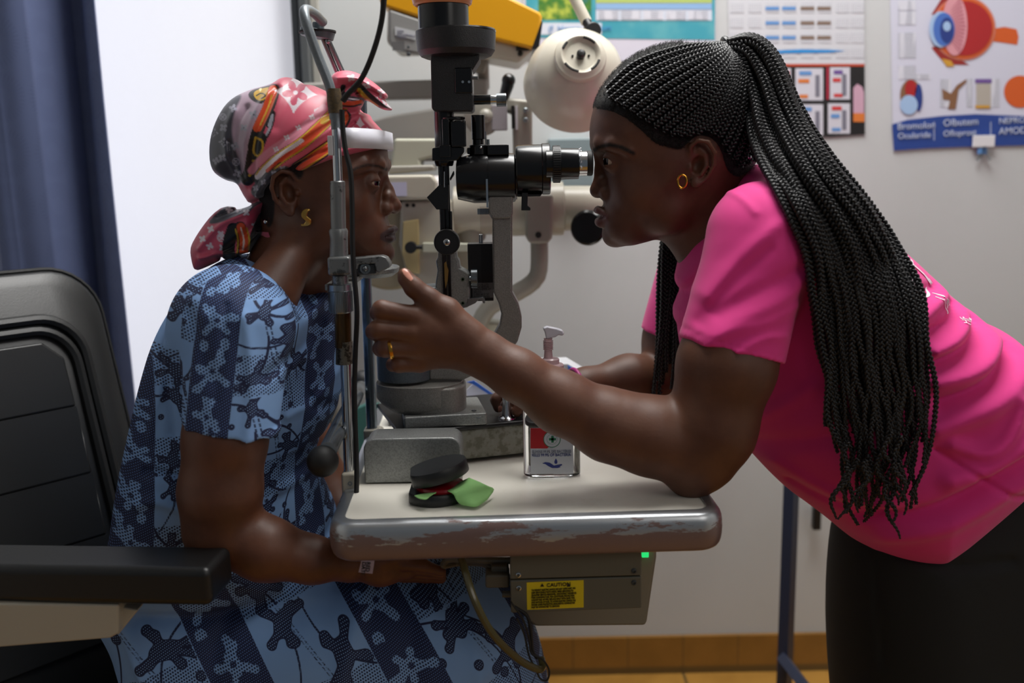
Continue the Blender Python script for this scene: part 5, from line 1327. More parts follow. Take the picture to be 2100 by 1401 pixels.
FOL = strokes([
    ([(1480, 385), (1500, 400), (1520, 430)], 7, .002), ([(1560, 385), (1620, 400), (1660, 425)], 7, .003),
    ([(1425, 590), (1480, 520), (1560, 450), (1640, 420)], 14, .004), ([(1410, 640), (1470, 560), (1540, 500)], 10, -.003),
    ([(1420, 660), (1500, 620), (1580, 590), (1640, 540)], 16, .005), ([(1440, 620), (1510, 580), (1600, 540)], 12, -.004),
    ([(1400, 690), (1450, 650), (1520, 640), (1600, 610)], 10, .003), ([(1470, 690), (1520, 660), (1570, 665)], 8, .003),
    ([(1850, 640), (1900, 610), (1935, 600)], 14, .008), ([(1860, 600), (1890, 590), (1920, 592)], 10, -.006),
    ([(1870, 700), (1930, 680), (1985, 640)], 14, .009), ([(1870, 665), (1930, 650), (1960, 628)], 10, -.007),
    ([(1870, 760), (1960, 740), (2040, 690)], 18, .010), ([(1870, 725), (1960, 700), (2020, 668)], 11, -.008),
    ([(1870, 850), (1970, 810), (2040, 770), (2100, 730)], 22, .010), ([(1880, 800), (1970, 770), (2060, 715)], 13, -.009),
    ([(1900, 880), (1960, 900), (2010, 870), (2040, 800)], 14, .007), ([(1900, 950), (2000, 920), (2100, 850), (2200, 800)], 22, .009),
    ([(1870, 890), (1930, 930), (2030, 990), (2110, 1010)], 5, -.004), ([(1760, 1050), (1880, 1010), (2020, 920), (2120, 860)], 14, -.010),
    ([(1800, 1090), (1920, 1030), (2040, 960), (2140, 900)], 20, .008), ([(1640, 1000), (1720, 1030), (1800, 1030)], 10, -.006),
    ([(1600, 960), (1700, 1010), (1790, 1010)], 14, .006), ([(1700, 870), (1620, 900), (1560, 930)], 20, -.006), ([(1640, 780), (1560, 860), (1520, 905)], 14, .004),
], box_, 1.30, 2.5)
tf = polyfield(tors, 1.40, step=3)
SH = Solid()
def shW(P): return np.interp(plane_px(P, MY)[:, 0], [1400, 1520, 1650, 1900, 2200], [.10, .15, .185, .20, .20])
SH.u(inflate(tf, MY, .17, .13, shW, 2.1), .02)
SH.u(cap(w(1560, 480, 1.285), w(1560, 520, 1.275), 108 * sc(1.27), 108 * sc(1.27)), .035)
SLV = Solid()
def arm_piece(P):
    f = cap(w(1556, 500, 1.275), w(1480, 770, 1.235), 106 * sc(1.26), 113 * sc(1.23))(P)
    g = half(w(1502, 722, 1.20), w(1484, 790, 1.20) - w(1500, 722, 1.20))(P)
    return np.maximum(f, g)
n_ = w(1612, 748, 1.2) - w(1394, 691, 1.2); hemn = np.array([n_[2], 0, -n_[0]]); hemn = hemn / np.linalg.norm(hemn)
if hemn[2] > 0: hemn = -hemn
hemn = hemn + np.array([0, -.12, 0]); hemn /= np.linalg.norm(hemn)
hemp = w(1503, 720, 1.19)
def arm_piece(P): return np.maximum(cap(w(1556, 500, 1.275), w(1478, 800, 1.235), 104 * sc(1.26), 116 * sc(1.23))(P), half(hemp, hemn)(P))
SH.u(arm_piece, .012)
def arm_far(P): return np.maximum(cap(w(1450, 520, 1.58), w(1385, 760, 1.58), 90 * sc(1.58), 92 * sc(1.58))(P), half(w(1360, 685, 1.58), (w(1360, 780, 1.58) - w(1385, 690, 1.58)))(P))
SH.u(arm_far, .012)
SH.s(lambda P: np.maximum(cap(w(1556, 520, 1.27), w(1480, 800, 1.235), .058, .0612)(P), -half(hemp - hemn * .02, hemn)(P)), .002)
SH.s(cap(w(1420, 370), w(1500, 480), 92 * sc(MY), 86 * sc(MY)), .008)
SH.d(lambda P: -FOL.at(P) * np.clip((MY + .12 - P[:, 1]) / .12, 0, 1))
HEM = strokes([([(1392, 676), (1450, 692), (1540, 716), (1618, 733)], 1.6, -.0016), ([(1404, 540), (1440, 470), (1490, 395), (1545, 350)], 1.5, -.0012)], (1350, 300, 1700, 800), 1.2, 1.5)
SH.d(lambda P: -HEM.at(P))
solid_obj('shirt', SH, (w(1300, 0)[0] - .05, 1.08, w(1500, 1190)[2] - .02), (w(2300, 0)[0], 1.78, w(1500, 300)[2] + .03), .003, PINK, doctor, None, 2)
pf = polyfield([(1722, 1050), (1706, 1200), (1712, 1420), (1740, 1640), (2050, 1640), (2220, 1300), (2270, 1050), (2220, 880), (2120, 800), (1960, 860), (1800, 980)], step=4)
PT = Solid(); PT.u(inflate(pf, MY, .185, .13, lambda P: np.interp(plane_px(P, MY)[:, 1], [900, 1150, 1300], [.135, .165, .185])), .02)
PT.chain([(1860, 1500, 1.33, 120), (1850, 1850, 1.31, 95), (1850, 2150, 1.31, 75)], .03); PT.chain([(1950, 1500, 1.53, 120), (1950, 1800, 1.53, 95), (1950, 1980, 1.53, 75)], .03)
PF = strokes([([(1842, 1120), (1838, 1260), (1842, 1401)], 5, -.004), ([(1870, 1160), (1960, 1180), (2090, 1160)], 8, -.005), ([(2050, 1020), (2075, 1050), (2100, 1065)], 4, -.004)], (1650, 850, 2350, 1700), 1.25, 3)
PT.d(lambda P: -PF.at(P)); PT.i(half((0, 0, .06), (0, 0, -1)))
solid_obj('trousers', PT, (w(1700, 0)[0] - .09, 1.1, 0.02), (w(2320, 0)[0], 1.78, w(2000, 850)[2]), .006, DARKP, doctor)

# lettering on the shirt back, laid on its surface
LWH = simple('white_shirt_print', (236, 214, 228), .6)
def grad(S, P, e=.002):
    g = np.zeros_like(P)
    for a in range(3):
        d = np.zeros(3); d[a] = e; g[:, a] = (S.ev(P + d) - S.ev(P - d)) / (2 * e)
    return g
def on_surface(S, P, off, it=5):
    P = P.copy()
    for _ in range(it):
        f = S.ev(P) - off; g = grad(S, P); n2 = (g * g).sum(1) + 1e-6; P -= g * (f / n2)[:, None] * .9
    return P
def back_text(body, px_, py_, size):
    cu_ = bpy.data.curves.new('t', 'FONT'); cu_.body = body; cu_.size = size; ob = bpy.data.objects.new('t', cu_); COL.objects.link(ob)
    me = bpy.data.meshes.new_from_object(ob.evaluated_get(bpy.context.evaluated_depsgraph_get())); bpy.data.objects.remove(ob)
    bm = bmesh.new(); bm.from_mesh(me); bmesh.ops.triangulate(bm, faces=bm.faces)
    for _ in range(3):
        es = [e for e in bm.edges if e.calc_length() > .007]
        if es: bmesh.ops.subdivide_edges(bm, edges=es, cuts=1); bmesh.ops.triangulate(bm, faces=bm.faces)
    bm.to_mesh(me); bm.free()
    co = np.array([v.co[:] for v in me.vertices]); up_ = np.array([-.76, 0, .65]); rt = np.array([.1, 1, .08])
    base = w(px_, py_, MY - .165); base = on_surface(SH, base[None], .001, 8)[0]
    P = on_surface(SH, base + co[:, :1] * rt + co[:, 1:2] * up_, .0012)
    me.vertices.foreach_set('co', P.astype(np.float32).ravel()); me.update(); me.materials.clear()
    link_mesh('back_print', me, LWH, shirt, smooth=False)
shirt = [o for o in doctor.children if o.name.startswith('shirt')][0]
back_text('FA', 1872, 572, .066); back_text('CT', 1918, 606, .056); back_text('JA', 1966, 634, .030); back_text('HE', 1999, 656, .016)

# ------------------------------------------------------------------ examiner's hair
HAIR = Mat('black_hair', rgb(20, 19, 20), .42); hn = HAIR.noise(900, 3, .7); HAIR.col(HAIR.mix(hn.step(.4, .7), rgb(14, 13, 14), rgb(34, 32, 33))); HAIR.bump(HAIR.noise(420, 4, .8), 1.0, .004); HAIR = HAIR.m
BRD = Mat('black_braiding_hair', rgb(22, 22, 24), .34); hn = BRD.noise(1500, 2, .7); BRD.col(BRD.mix(hn.step(.4, .7), rgb(15, 15, 17), rgb(36, 36, 40))); BRD.bump(hn, .5, .0006); BRD = BRD.m
hfield = polyfield([(1214, 226), (1222, 196), (1250, 148), (1300, 108), (1370, 86), (1440, 84), (1500, 92), (1550, 130), (1568, 190), (1568, 260), (1556, 320), (1535, 345), (1490, 372), (1462, 345), (1450, 308), (1432, 286), (1404, 282), (1388, 300), (1372, 312), (1350, 306), (1325, 300), (1300, 275), (1268, 246), (1240, 232)], pad=60)
HC = Solid()
HC.u(lambda P: DHEAD.ev(P) - .0045 - .0016 * np.sin(P[:, 0] * 900 + 3 * np.sin(P[:, 2] * 310)) * np.sin(P[:, 2] * 870 + P[:, 1] * 600), .001)
HC.i(lambda P: hfield.at(P) + hfield.out * hfield.k, .010)
hair = solid_obj('hair', HC, (w(1200, 0)[0], 1.30, w(1500, 400)[2]), (w(1600, 0)[0], 1.54, w(1500, 60)[2] + .02), .0024, HAIR, doctor)
def braid(path, r, parent, wave=0.0, tip=.55, hs=.0062):
    """three strands plaited around the path"""
    P = np.array([tuple(p) for p in path]); d = np.diff(P, axis=0); L = np.concatenate([[0], np.cumsum(np.linalg.norm(d, axis=1))])
    n = int(L[-1] / .0021); s = np.linspace(0, L[-1], n)
    C = np.stack([np.interp(s, L, P[:, i]) for i in range(3)], 1)
    kk = np.ones(9) / 9; 
    for i in range(3): C[:, i] = np.convolve(np.pad(C[:, i], 4, 'edge'), kk, 'valid')
    T = np.gradient(C, axis=0); T /= np.linalg.norm(T, axis=1)[:, None] + 1e-9
    ref = np.array([0, 1, 0.]); U = np.cross(T, ref); U /= np.linalg.norm(U, axis=1)[:, None] + 1e-9; Vv = np.cross(T, U)
    rr = r * np.interp(s / L[-1], [0, .5, 1], [1, .9, tip]); m = 6; V = []; Q = []; ang0 = random.random() * 6
    a2 = np.arange(m) * 2 * PI / m
    for k in range(3):
        ph = s / hs * PI / 1.5 + k * 2 * PI / 3 + ang0
        c = C + U * (np.sin(ph) * rr * .66)[:, None] + Vv * (np.sin(2 * ph) * rr * .46)[:, None]
        ring = c[:, None, :] + (U[:, None, :] * np.cos(a2)[None, :, None] + Vv[:, None, :] * np.sin(a2)[None, :, None]) * (rr * .50)[:, None, None]
        o = len(V) * 0 + sum(len(x) for x in V); V.append(ring.reshape(-1, 3))
        i = np.arange(n - 1)[:, None] * m; j = np.arange(m)[None, :]; j2 = (j + 1) % m
        Q.append((np.stack([i + j, i + j2, i + m + j2, i + m + j], -1).reshape(-1, 4)) + o)
    me = np_mesh('braid', np.vstack(V), np.vstack(Q)); return link_mesh('braid', me, BRD, parent, sharp=0)
def lerp_paths(A, B, t, n=60):
    a = spline([Vector((x, y, 0)) for x, y in A], n); b = spline([Vector((x, y, 0)) for x, y in B], n)
    return [(a[i].x + (b[i].x - a[i].x) * t, a[i].y + (b[i].y - a[i].y) * t) for i in range(n)]
inner = [(1492, 100), (1516, 140), (1532, 220), (1546, 300), (1596, 400), (1645, 510), (1668, 640), (1684, 780), (1704, 940), (1742, 1110)]
outer = [(1494, 88), (1544, 75), (1592, 115), (1640, 225), (1700, 318), (1788, 425), (1846, 535), (1868, 700), (1868, 870), (1836, 1075)]
rnd = random.Random(11)
NB = 66
def clear(P, S, margin):
    """move points toward the camera side until they are outside the solid"""
    for _ in range(60):
        f = S.ev(P); bad = f < margin
        if not bad.any(): break
        P[bad, 1] -= .004
    return P
for i in range(NB):
    t = (i + .5) / NB; t = min(1, max(0, t + rnd.uniform(-.02, .02))); layer = i % 3
    pts = lerp_paths(inner, outer, t, 60); n = len(pts)
    cut = int(n * (rnd.uniform(.86, 1.0) if layer else rnd.uniform(.72, .98))); pts = pts[:cut]
    ph, ph2, amp = rnd.random() * 6, rnd.random() * 6, rnd.uniform(1, 4)
    P = []
    for k, (x, y) in enumerate(pts):
        s = k / n
        Yr = MY + (layer - 1) * .018 + .015 * math.sin(i * 2.4)
        Ye = 1.215 + layer * .022 + .05 * max(0, t - .6) + .006 * math.sin(i * 1.7)
        g = min(1, max(0, (s - .12) / .40)); g = g * g * (3 - 2 * g)
        Y = Yr - .03 * math.sin(PI * min(1, s * 3)) + (Ye - Yr) * g
        f = max(0, s - .45) / .55
        x += amp * math.sin(s * 9 + ph) + f * f * 16 * math.sin(s * 40 + ph2) + f * 6 * math.sin(s * 60 + ph); x -= f * f * (t - .5) * 30
        P.append(w(x, y, Y))
    P = np.array(P); lo_ = int(n * .35)
    Q_ = clear(P[lo_:].copy(), SH, .008 + .005 * layer); P[lo_:] = Q_
    for q in range(4): P[1:-1, 1] = (P[:-2, 1] + P[1:-1, 1] + P[2:, 1]) / 3
    braid(P, .0056 if layer else .0062, hair, tip=.42)
# curled loose ends
for i in range(16):
    x0, y0 = rnd.uniform(1715, 1845), rnd.uniform(880, 1000); P = []
    ph = rnd.random() * 6; L_ = rnd.uniform(70, 130)
    for k in range(30):
        s = k / 29; P.append(w(x0 - (25 * s if x0 < 1790 else -10 * s) + 12 * math.sin(s * 7 + ph), y0 + L_ * s, 1.19 + .01 * math.sin(i)))
    P = clear(np.array(P), SH, .006); braid(P, .0034, hair, tip=.35)
# plaits hanging in front of the far shoulder
for i in range(18):
    t = i / 17; ph = rnd.random() * 6; P = []
    for k in range(40):
        s = k / 39; x = 1366 - 8 * s + 52 * t + (-22 + 10 * t) * s + 3 * math.sin(s * 8 + ph); y = 430 + (400 - 90 * t + 30 * math.sin(ph)) * s
        P.append(w(x, y, 1.505 + .022 * math.sin(i * 2.1) - .02 * s))
    braid(P, .0052, hair, tip=.5)
# plaited rows drawn back over the scalp to the tie
rows_ = [[(1236, 190), (1290, 140), (1370, 110), (1440, 100), (1488, 96)], [(1240, 212), (1310, 160), (1390, 125), (1450, 108), (1488, 100)], [(1262, 228), (1330, 180), (1400, 142), (1460, 116), (1489, 102)],
         [(1290, 248), (1350, 205), (1415, 165), (1465, 126), (1490, 104)], [(1318, 268), (1375, 225), (1430, 182), (1474, 138), (1492, 106)], [(1350, 284), (1400, 240), (1445, 196), (1480, 146), (1494, 108)],
         [(1382, 286), (1425, 245), (1460, 200), (1486, 150), (1496, 108)], [(1418, 276), (1448, 240), (1472, 200), (1492, 150), (1498, 108)], [(1444, 290), (1470, 245), (1486, 200), (1500, 150), (1500, 108)],
         [(1462, 320), (1490, 265), (1502, 205), (1508, 150), (1502, 108)], [(1490, 345), (1516, 280), (1520, 210), (1514, 150), (1504, 106)], [(1524, 335), (1540, 275), (1536, 205), (1520, 145), (1505, 104)]]
mid_ = [[((a[0] + b[0]) / 2, (a[1] + b[1]) / 2) for a, b in zip(p_, q_)] for p_, q_ in zip(rows_[:-1], rows_[1:])]
for sd in (-1, 1):
    for ri, rw in enumerate(rows_ + mid_):
        if sd == 1 and 5 < ri < 12: continue
        if sd == 1 and ri > 16: continue
        q = spline([Vector((a, b, 0)) for a, b in rw], 40); P = np.array([w(p.x, p.y, MY) for p in q]); P[:, 1] = MY + sd * .10
        for _ in range(70):
            f = DHEAD.ev(P); bad = (f > .0075) & (np.abs(P[:, 1] - MY) > .004)
            P[bad, 1] -= sd * np.minimum(np.maximum(f[bad] - .0075, .0006), .004)
        braid(P, .0040 if ri < 2 else .0048, hair, tip=1.3, hs=.0058)
# short springy hairs along the hairline and over the front of the scalp
hv = np.array([v.co[:] for v in hair.data.vertices]) + np.array(wloc(hair)); hq = project(hv); g0 = np.random.default_rng(5)
dl_ = line_dist(hq[:, 0], hq[:, 1], [(1214, 226), (1240, 232), (1268, 246), (1300, 275), (1325, 300), (1350, 306), (1372, 312), (1388, 300)])
wt = np.exp(-(dl_ / 16) ** 2) + .30 * (hq[:, 0] < 1400) + .03; wt[hv[:, 1] > MY + .03] *= .2; wt /= wt.sum()
pick = g0.choice(len(hv), 8000, replace=False, p=wt); B0 = hv[pick]; G0 = grad(DHEAD, B0); G0 /= np.linalg.norm(G0, axis=1)[:, None] + 1e-9
K = 6; nn_ = len(B0); V = np.zeros((nn_, K, 3, 3)); back_ = np.array([.8, 0, .45]); c1 = g0.normal(size=(nn_, 3)); c1 -= G0 * (c1 * G0).sum(1)[:, None]; c1 /= np.linalg.norm(c1, axis=1)[:, None]
c2 = np.cross(G0, c1); ph_ = g0.random(nn_) * 6.28; Ln = g0.uniform(.004, .010, nn_)
for k in range(K):
    t = k / (K - 1); c = B0 - G0 * .001 + G0 * (Ln * .55 * math.sin(t * 2.2))[:, None] + back_ * (Ln * .5 * t)[:, None] + c1 * (.0014 * np.sin(ph_ + t * 6))[:, None] + c2 * (.0014 * np.cos(ph_ + t * 6))[:, None]
    for j in range(3):
        a = j * 2.0944; V[:, k, j] = c + (c1 * math.cos(a) + c2 * math.sin(a)) * .00030 * (1.15 - t)
idx = np.arange(nn_ * K * 3).reshape(nn_, K, 3); Q = np.stack([idx[:, :-1, :], np.roll(idx, -1, 2)[:, :-1, :], np.roll(idx, -1, 2)[:, 1:, :], idx[:, 1:, :]], -1).reshape(-1, 4)
fz = link_mesh('fine_hairs', np_mesh('fine_hairs', V.reshape(-1, 3), Q), HAIR, hair, sharp=0); fz['kind'] = 'stuff'
m = MB(); c0 = Vector(w(1494, 102, MY)); ax0 = (Vector(w(1520, 84, MY)) - Vector(w(1470, 108, MY))).normalized(); _, u0, v0 = frame_of(ax0)
m.tube([c0 + (u0 * math.cos(a * PI / 16) + v0 * math.sin(a * PI / 16)) * .015 for a in range(33)], .0050, 10); m.build('hair_tie', BLACKS, hair)
m = MB(); m.ball(w(1538, 300, 1.345), .004); m.ball(w(1536, 322, 1.345), .0035); m.build('silver_bead', CHROME, hair)
# earring, ring, bracelet
GOLD = simple('gold', (206, 150, 62), .2, 1.0)
m = MB(); ce = Vector(w(1399, 372, MY - .098)); m.tube([ce + Vector((math.sin(a * PI / 12) * .0058, -.001, math.cos(a * PI / 12) * .0085)) for a in range(25)], .0016, 10); m.build('hoop_earring', GOLD, doctor)
m = MB(); ra = Vector(w(800, 715, HY - .016)); rd = (Vector(w(790, 714, HY - .018)) - Vector(w(848, 716, HY - .012))).normalized(); rd.z -= .25; rd.normalize(); _, u0, v0 = frame_of(rd)
m.lathe(ra - rd * .002, rd, [(0, .0128), (0, .0140), (.002, .0145), (.004, .0140), (.004, .0128)], 40, cap=False); m.build('ring', GOLD, doctor)
m = MB(); ba = Vector(w(1180, 796, 1.493)); bd = (Vector(w(1200, 800, 1.50)) - Vector(w(1165, 805, 1.49))).normalized(); _, u0, v0 = frame_of(bd)
m.tube([ba + (u0 * math.cos(a * PI / 16) + v0 * math.sin(a * PI / 16)) * .029 for a in range(33)], .0032, 10); m.build('bracelet', simple('magenta_band', (170, 20, 120), .5), doctor)

# ================================================================== the seated patient (left)
patient = thing('person', 'seated person in blue patterned dress and pink headscarf resting chin on the frame', 'person', (w(450, 1300)[0], MY, 0))
PP = [(787, 285), (795, 310), (795, 340), (786, 368), (783, 400), (787, 430), (794, 452), (796, 475), (797, 496), (804, 513), (800, 528), (780, 541), (745, 546), (700, 556), (640, 540), (590, 500), (548, 440), (515, 390), (498, 330), (505, 260), (555, 200), (630, 175), (705, 205), (755, 245)]
PW = [(200, .085), (350, .086), (400, .082), (450, .073), (490, .062), (535, .048)]
PFt = dict(
    cheeks=[(722, 412, .046, 42, .02), (752, 478, .022, 34, .02), (787, 520, 0, 18, .012), (670, 460, .045, 50, .02)],
    sockets=[(786, 370, .036, 18, .012, False, 19, 13, 24)],
    brow=[(786, 344, .010, 9.5), (784, 338, .034, 9), (762, 338, .060, 9), (738, 350, .072, 8)],
    nose=[(787, 360, 0, 8), (797, 390, 0, 9), (809, 421, 0, 12)],
    nose_balls=[(797, 404, .009, 12), (789, 424, .010, 13), (809, 424, 0, 14), (797, 428, .0155, 11, .008)],
    nostrils=[(801, 438, .010, 5, .003)],
    upper_lip=[(808, 470, 0, 8.5), (803, 471, .014, 7), (782, 482, .032, 3.5)],
    lower_lip=[(805, 488, 0, 8), (801, 488, .014, 7.5), (782, 484, .032, 3.5)],
    mouth=[(820, 479, 0), (806, 480, .014), (779, 484, .036)],
    eye=(765, 373, .040, 19.5), lid_opening=(782, 375, 14, 3.4, .12))
PE = dict(plate=(612, 390, 20, 42, -.18), helix=[(633, 368), (624, 353), (607, 350), (593, 362), (589, 382), (594, 404), (604, 420), (616, 432)],
          concha=(620, 392, 12, 19), antihelix=[(615, 363), (604, 375), (605, 398), (614, 412)], tragus=(636, 392, 5.5), lobe=(623, 430, 8))
Pb = Solid(); head(Pb, PP, PW, PFt); ear(Pb, PE, .076)
PHEAD = Solid(); head(PHEAD, PP, PW, PFt)
Pb.u(cap(w(612, 480), w(560, 640), 72 * sc(MY), 92 * sc(MY)), .03)
Pb.u(cap(w(660, 540), w(625, 640), 28 * sc(MY), 40 * sc(MY)), .02)
Pb.u(cap(w(600, 520, 1.36), w(530, 640, 1.30), .030, .045), .03)
pt_ = polyfield([(480, 600), (560, 560), (640, 640), (665, 700), (660, 820), (620, 900), (610, 1000), (640, 1150), (300, 1200), (260, 1100), (270, 950), (320, 750), (400, 620)], step=4)
Pb.u(inflate(pt_, MY, .15, .12), .03)
SYp = 1.20
Pb.chain([(500, 676, 1.255, 80), (472, 800, 1.222, 82), (462, 900, 1.206, 82), (452, 1010, SYp, 82), (450, 1080, SYp, 72)], .02)
Pb.chain([(448, 1090, SYp, 66), (545, 1126, SYp, 64), (640, 1148, SYp + .01, 46), (715, 1158, SYp + .03, 34)], .02)
Pb.chain([(715, 1158, SYp + .03, 34), (780, 1165, SYp + .05, 36), (830, 1165, SYp + .06, 28)], .012, sy=.7)
for dy in range(4): Pb.chain([(825, 1158 + dy * 8, SYp + .045 + dy * .016, 14), (872, 1162 + dy * 7, SYp + .05 + dy * .017, 13), (905, 1172 + dy * 5, SYp + .055 + dy * .018, 11)], .004)
Pb.chain([(790, 1150, SYp + .04, 16), (830, 1138, SYp + .05, 14), (862, 1142, SYp + .055, 11)], .006)
Pb.u(cap(w(540, 640, 1.45), w(560, 660, 1.59), .07, .06), .03)
Pb.chain([(560, 660, 1.60, 84), (600, 880, 1.62, 72), (660, 1000, 1.60, 58), (760, 1130, 1.52, 40), (815, 1150, 1.48, 34)], .02)
for dy in range(4): Pb.chain([(810, 1150, 1.46 + dy * .017, 14), (860, 1160, 1.45 + dy * .017, 12), (890, 1172, 1.44 + dy * .017, 10)], .004)
Pb.u(cap(w(440, 1150), w(440, 1330), .11, .10), .03)
Pb.chain([(420, 1360, 1.35, 90), (940, 1370, 1.34, 75), (965, 1400, 1.34, 70), (960, 1850, 1.34, 45), (950, 2150, 1.36, 36)], .03)
Pb.chain([(420, 1360, 1.49, 90), (940, 1360, 1.49, 75), (955, 1390, 1.49, 70), (950, 1750, 1.50, 45), (940, 1980, 1.50, 36)], .03)
SK_P = skin_mat('dark_brown_skin', (100, 60, 40), (82, 47, 31), .44, (58, 36, 36), (20, 12, 10))
def pattrs(V):
    mp = plane_px(V, MY); dy = np.abs(V[:, 1] - MY); X, Y_ = mp[:, 0], mp[:, 1]
    lip = poly_sdf(X, Y_, chaikin([(826, 468), (814, 460), (802, 464), (778, 482), (796, 496), (810, 500), (826, 494)], 2))
    out = {'lip': np.clip(-lip / 4 + .3, 0, 1) * (dy < .038) * (V[:, 0] > w(770, 440)[0])}
    br = line_dist(X, Y_, [(796, 348), (786, 341), (768, 338), (748, 344), (734, 354)])
    out['brow'] = np.clip(.9 - br / 6, 0, 1) * (dy > .012)
    hl = poly_sdf(X, Y_, chaikin([(480, 300), (640, 320), (652, 348), (640, 372), (626, 350), (600, 340), (584, 360), (586, 420), (572, 470), (552, 452), (500, 400)], 2))
    out['brow'] = np.maximum(out['brow'], np.clip(.4 - hl / 6, 0, 1)); out['nail'] = np.zeros(len(V))
    return out
zlo = .02
solid_obj('body', Pb, (w(230, 0)[0] - .05, 1.02, zlo), (w(1120, 0)[0], 1.75, w(600, 150)[2] + .02), .0024, SK_P, patient, pattrs, 1)
eyes(PFt, patient, Vector((1, -.10, -.12)))

# dress ------------------------------------------------------------
dt = polyfield([(452, 532), (505, 522), (545, 530), (580, 556), (612, 600), (640, 660), (658, 700), (668, 610), (684, 640), (690, 720), (691, 820), (668, 880), (640, 925), (630, 950), (640, 1000), (668, 1060), (700, 1130), (740, 1180), (620, 1260), (400, 1320), (230, 1300), (205, 1240), (218, 1140), (236, 1000), (262, 880), (285, 780), (312, 690), (352, 620), (400, 562)], 1.38, sm=2, step=3)
dt = polyfield([(452, 532), (505, 522), (545, 530), (590, 560), (640, 610), (672, 600), (688, 640), (692, 720), (692, 820), (668, 880), (640, 925), (630, 950), (640, 1000), (668, 1060), (700, 1130), (740, 1180), (620, 1260), (400, 1320), (230, 1300), (205, 1240), (218, 1140), (236, 1000), (262, 880), (285, 780), (312, 690), (352, 620), (400, 562)], 1.38, sm=2, step=3)
sk = polyfield([(215, 1130), (300, 1180), (440, 1200), (560, 1190), (640, 1180), (740, 1172), (860, 1182), (960, 1205), (1030, 1245), (1075, 1300), (1105, 1370), (1130, 1460), (1150, 1640), (300, 1640), (225, 1450), (190, 1330), (192, 1270)], 1.30, sm=2, step=4)
DR = Solid()
DR.u(inflate(dt, MY, .175, .13), .02)
DR.u(inflate(sk, 1.41, .20, .13), .035)
DR.u(ell(w(476, 668, 1.27), (.078, .075, .078)), .05)
hp = w(465, 905, 1.145); hn_ = np.array([w(550, 917, 1.14)[2] - w(382, 893, 1.14)[2], 0, -(w(550, 917, 1.14)[0] - w(382, 893, 1.14)[0])])
hn_ = hn_ / np.linalg.norm(hn_); hn_ = hn_ if hn_[2] < 0 else -hn_
def dslv(P): return np.maximum(cap(w(490, 672, 1.24), w(466, 960, SYp - .004), 110 * sc(1.23), 93 * sc(1.19))(P), half(hp, hn_)(P))
DR.u(dslv, .014)
DR.s(lambda P: np.maximum(cap(w(500, 660, 1.24), w(458, 960, SYp), 90 * sc(1.2), 84 * sc(1.2))(P), -half(hp - hn_ * .02, hn_)(P)), .002)
def dslv2(P): return np.maximum(cap(w(560, 640, 1.60), w(592, 900, 1.62), 108 * sc(1.6), 88 * sc(1.6))(P), half(w(590, 860, 1.62), (0, 0, -1))(P))
DR.u(dslv2, .014)
DR.s(cap(w(618, 440), w(566, 590), 74 * sc(MY), 84 * sc(MY)), .008)
DR.s(cap(w(665, 540), w(640, 655), 20 * sc(MY), 24 * sc(MY)), .01)
DR.s(lambda P: cap(w(600, 500, 1.36), w(556, 575, 1.33), .026, .032)(P), .008)
# waist where the sitting arm lies
DF_ = strokes([([(440, 640), (420, 740), (410, 860)], 9, .003), ([(520, 640), (540, 760), (535, 880)], 12, .004), ([(480, 620), (480, 720), (470, 800)], 7, -.003), ([(320, 720), (300, 820), (280, 920)], 10, .003), ([(590, 780), (600, 860), (640, 900)], 10, -.005), ([(660, 800), (620, 860), (570, 880)], 9, .004), ([(600, 640), (640, 700), (650, 760)], 10, .004), ([(560, 760), (600, 730), (640, 640)], 12, -.006), ([(400, 640), (440, 700), (460, 760)], 14, -.004), ([(270, 990), (330, 985), (380, 1010)], 9, -.006), ([(560, 990), (610, 985), (660, 1000)], 9, -.006),
               ([(250, 1060), (300, 1040), (370, 1060)], 12, .005), ([(545, 1050), (600, 1040), (650, 1060)], 12, .005), ([(640, 1170), (560, 1260), (420, 1300), (260, 1290)], 16, -.008), ([(740, 1180), (730, 1260), (700, 1401)], 20, .006), ([(800, 1180), (830, 1280), (850, 1401)], 24, -.006),
               ([(900, 1190), (960, 1280), (990, 1401)], 20, .006), ([(230, 1270), (270, 1330), (300, 1401)], 16, .006), ([(450, 1290), (430, 1350), (440, 1401)], 22, -.006), ([(300, 760), (330, 830), (340, 900)], 16, -.004), ([(650, 700), (690, 760)], 10, .003)], (150, 480, 1200, 1700), 1.22, 2.5)
DR.d(lambda P: -DF_.at(P) * np.clip((MY + .1 - P[:, 1]) / .1, 0, 1))
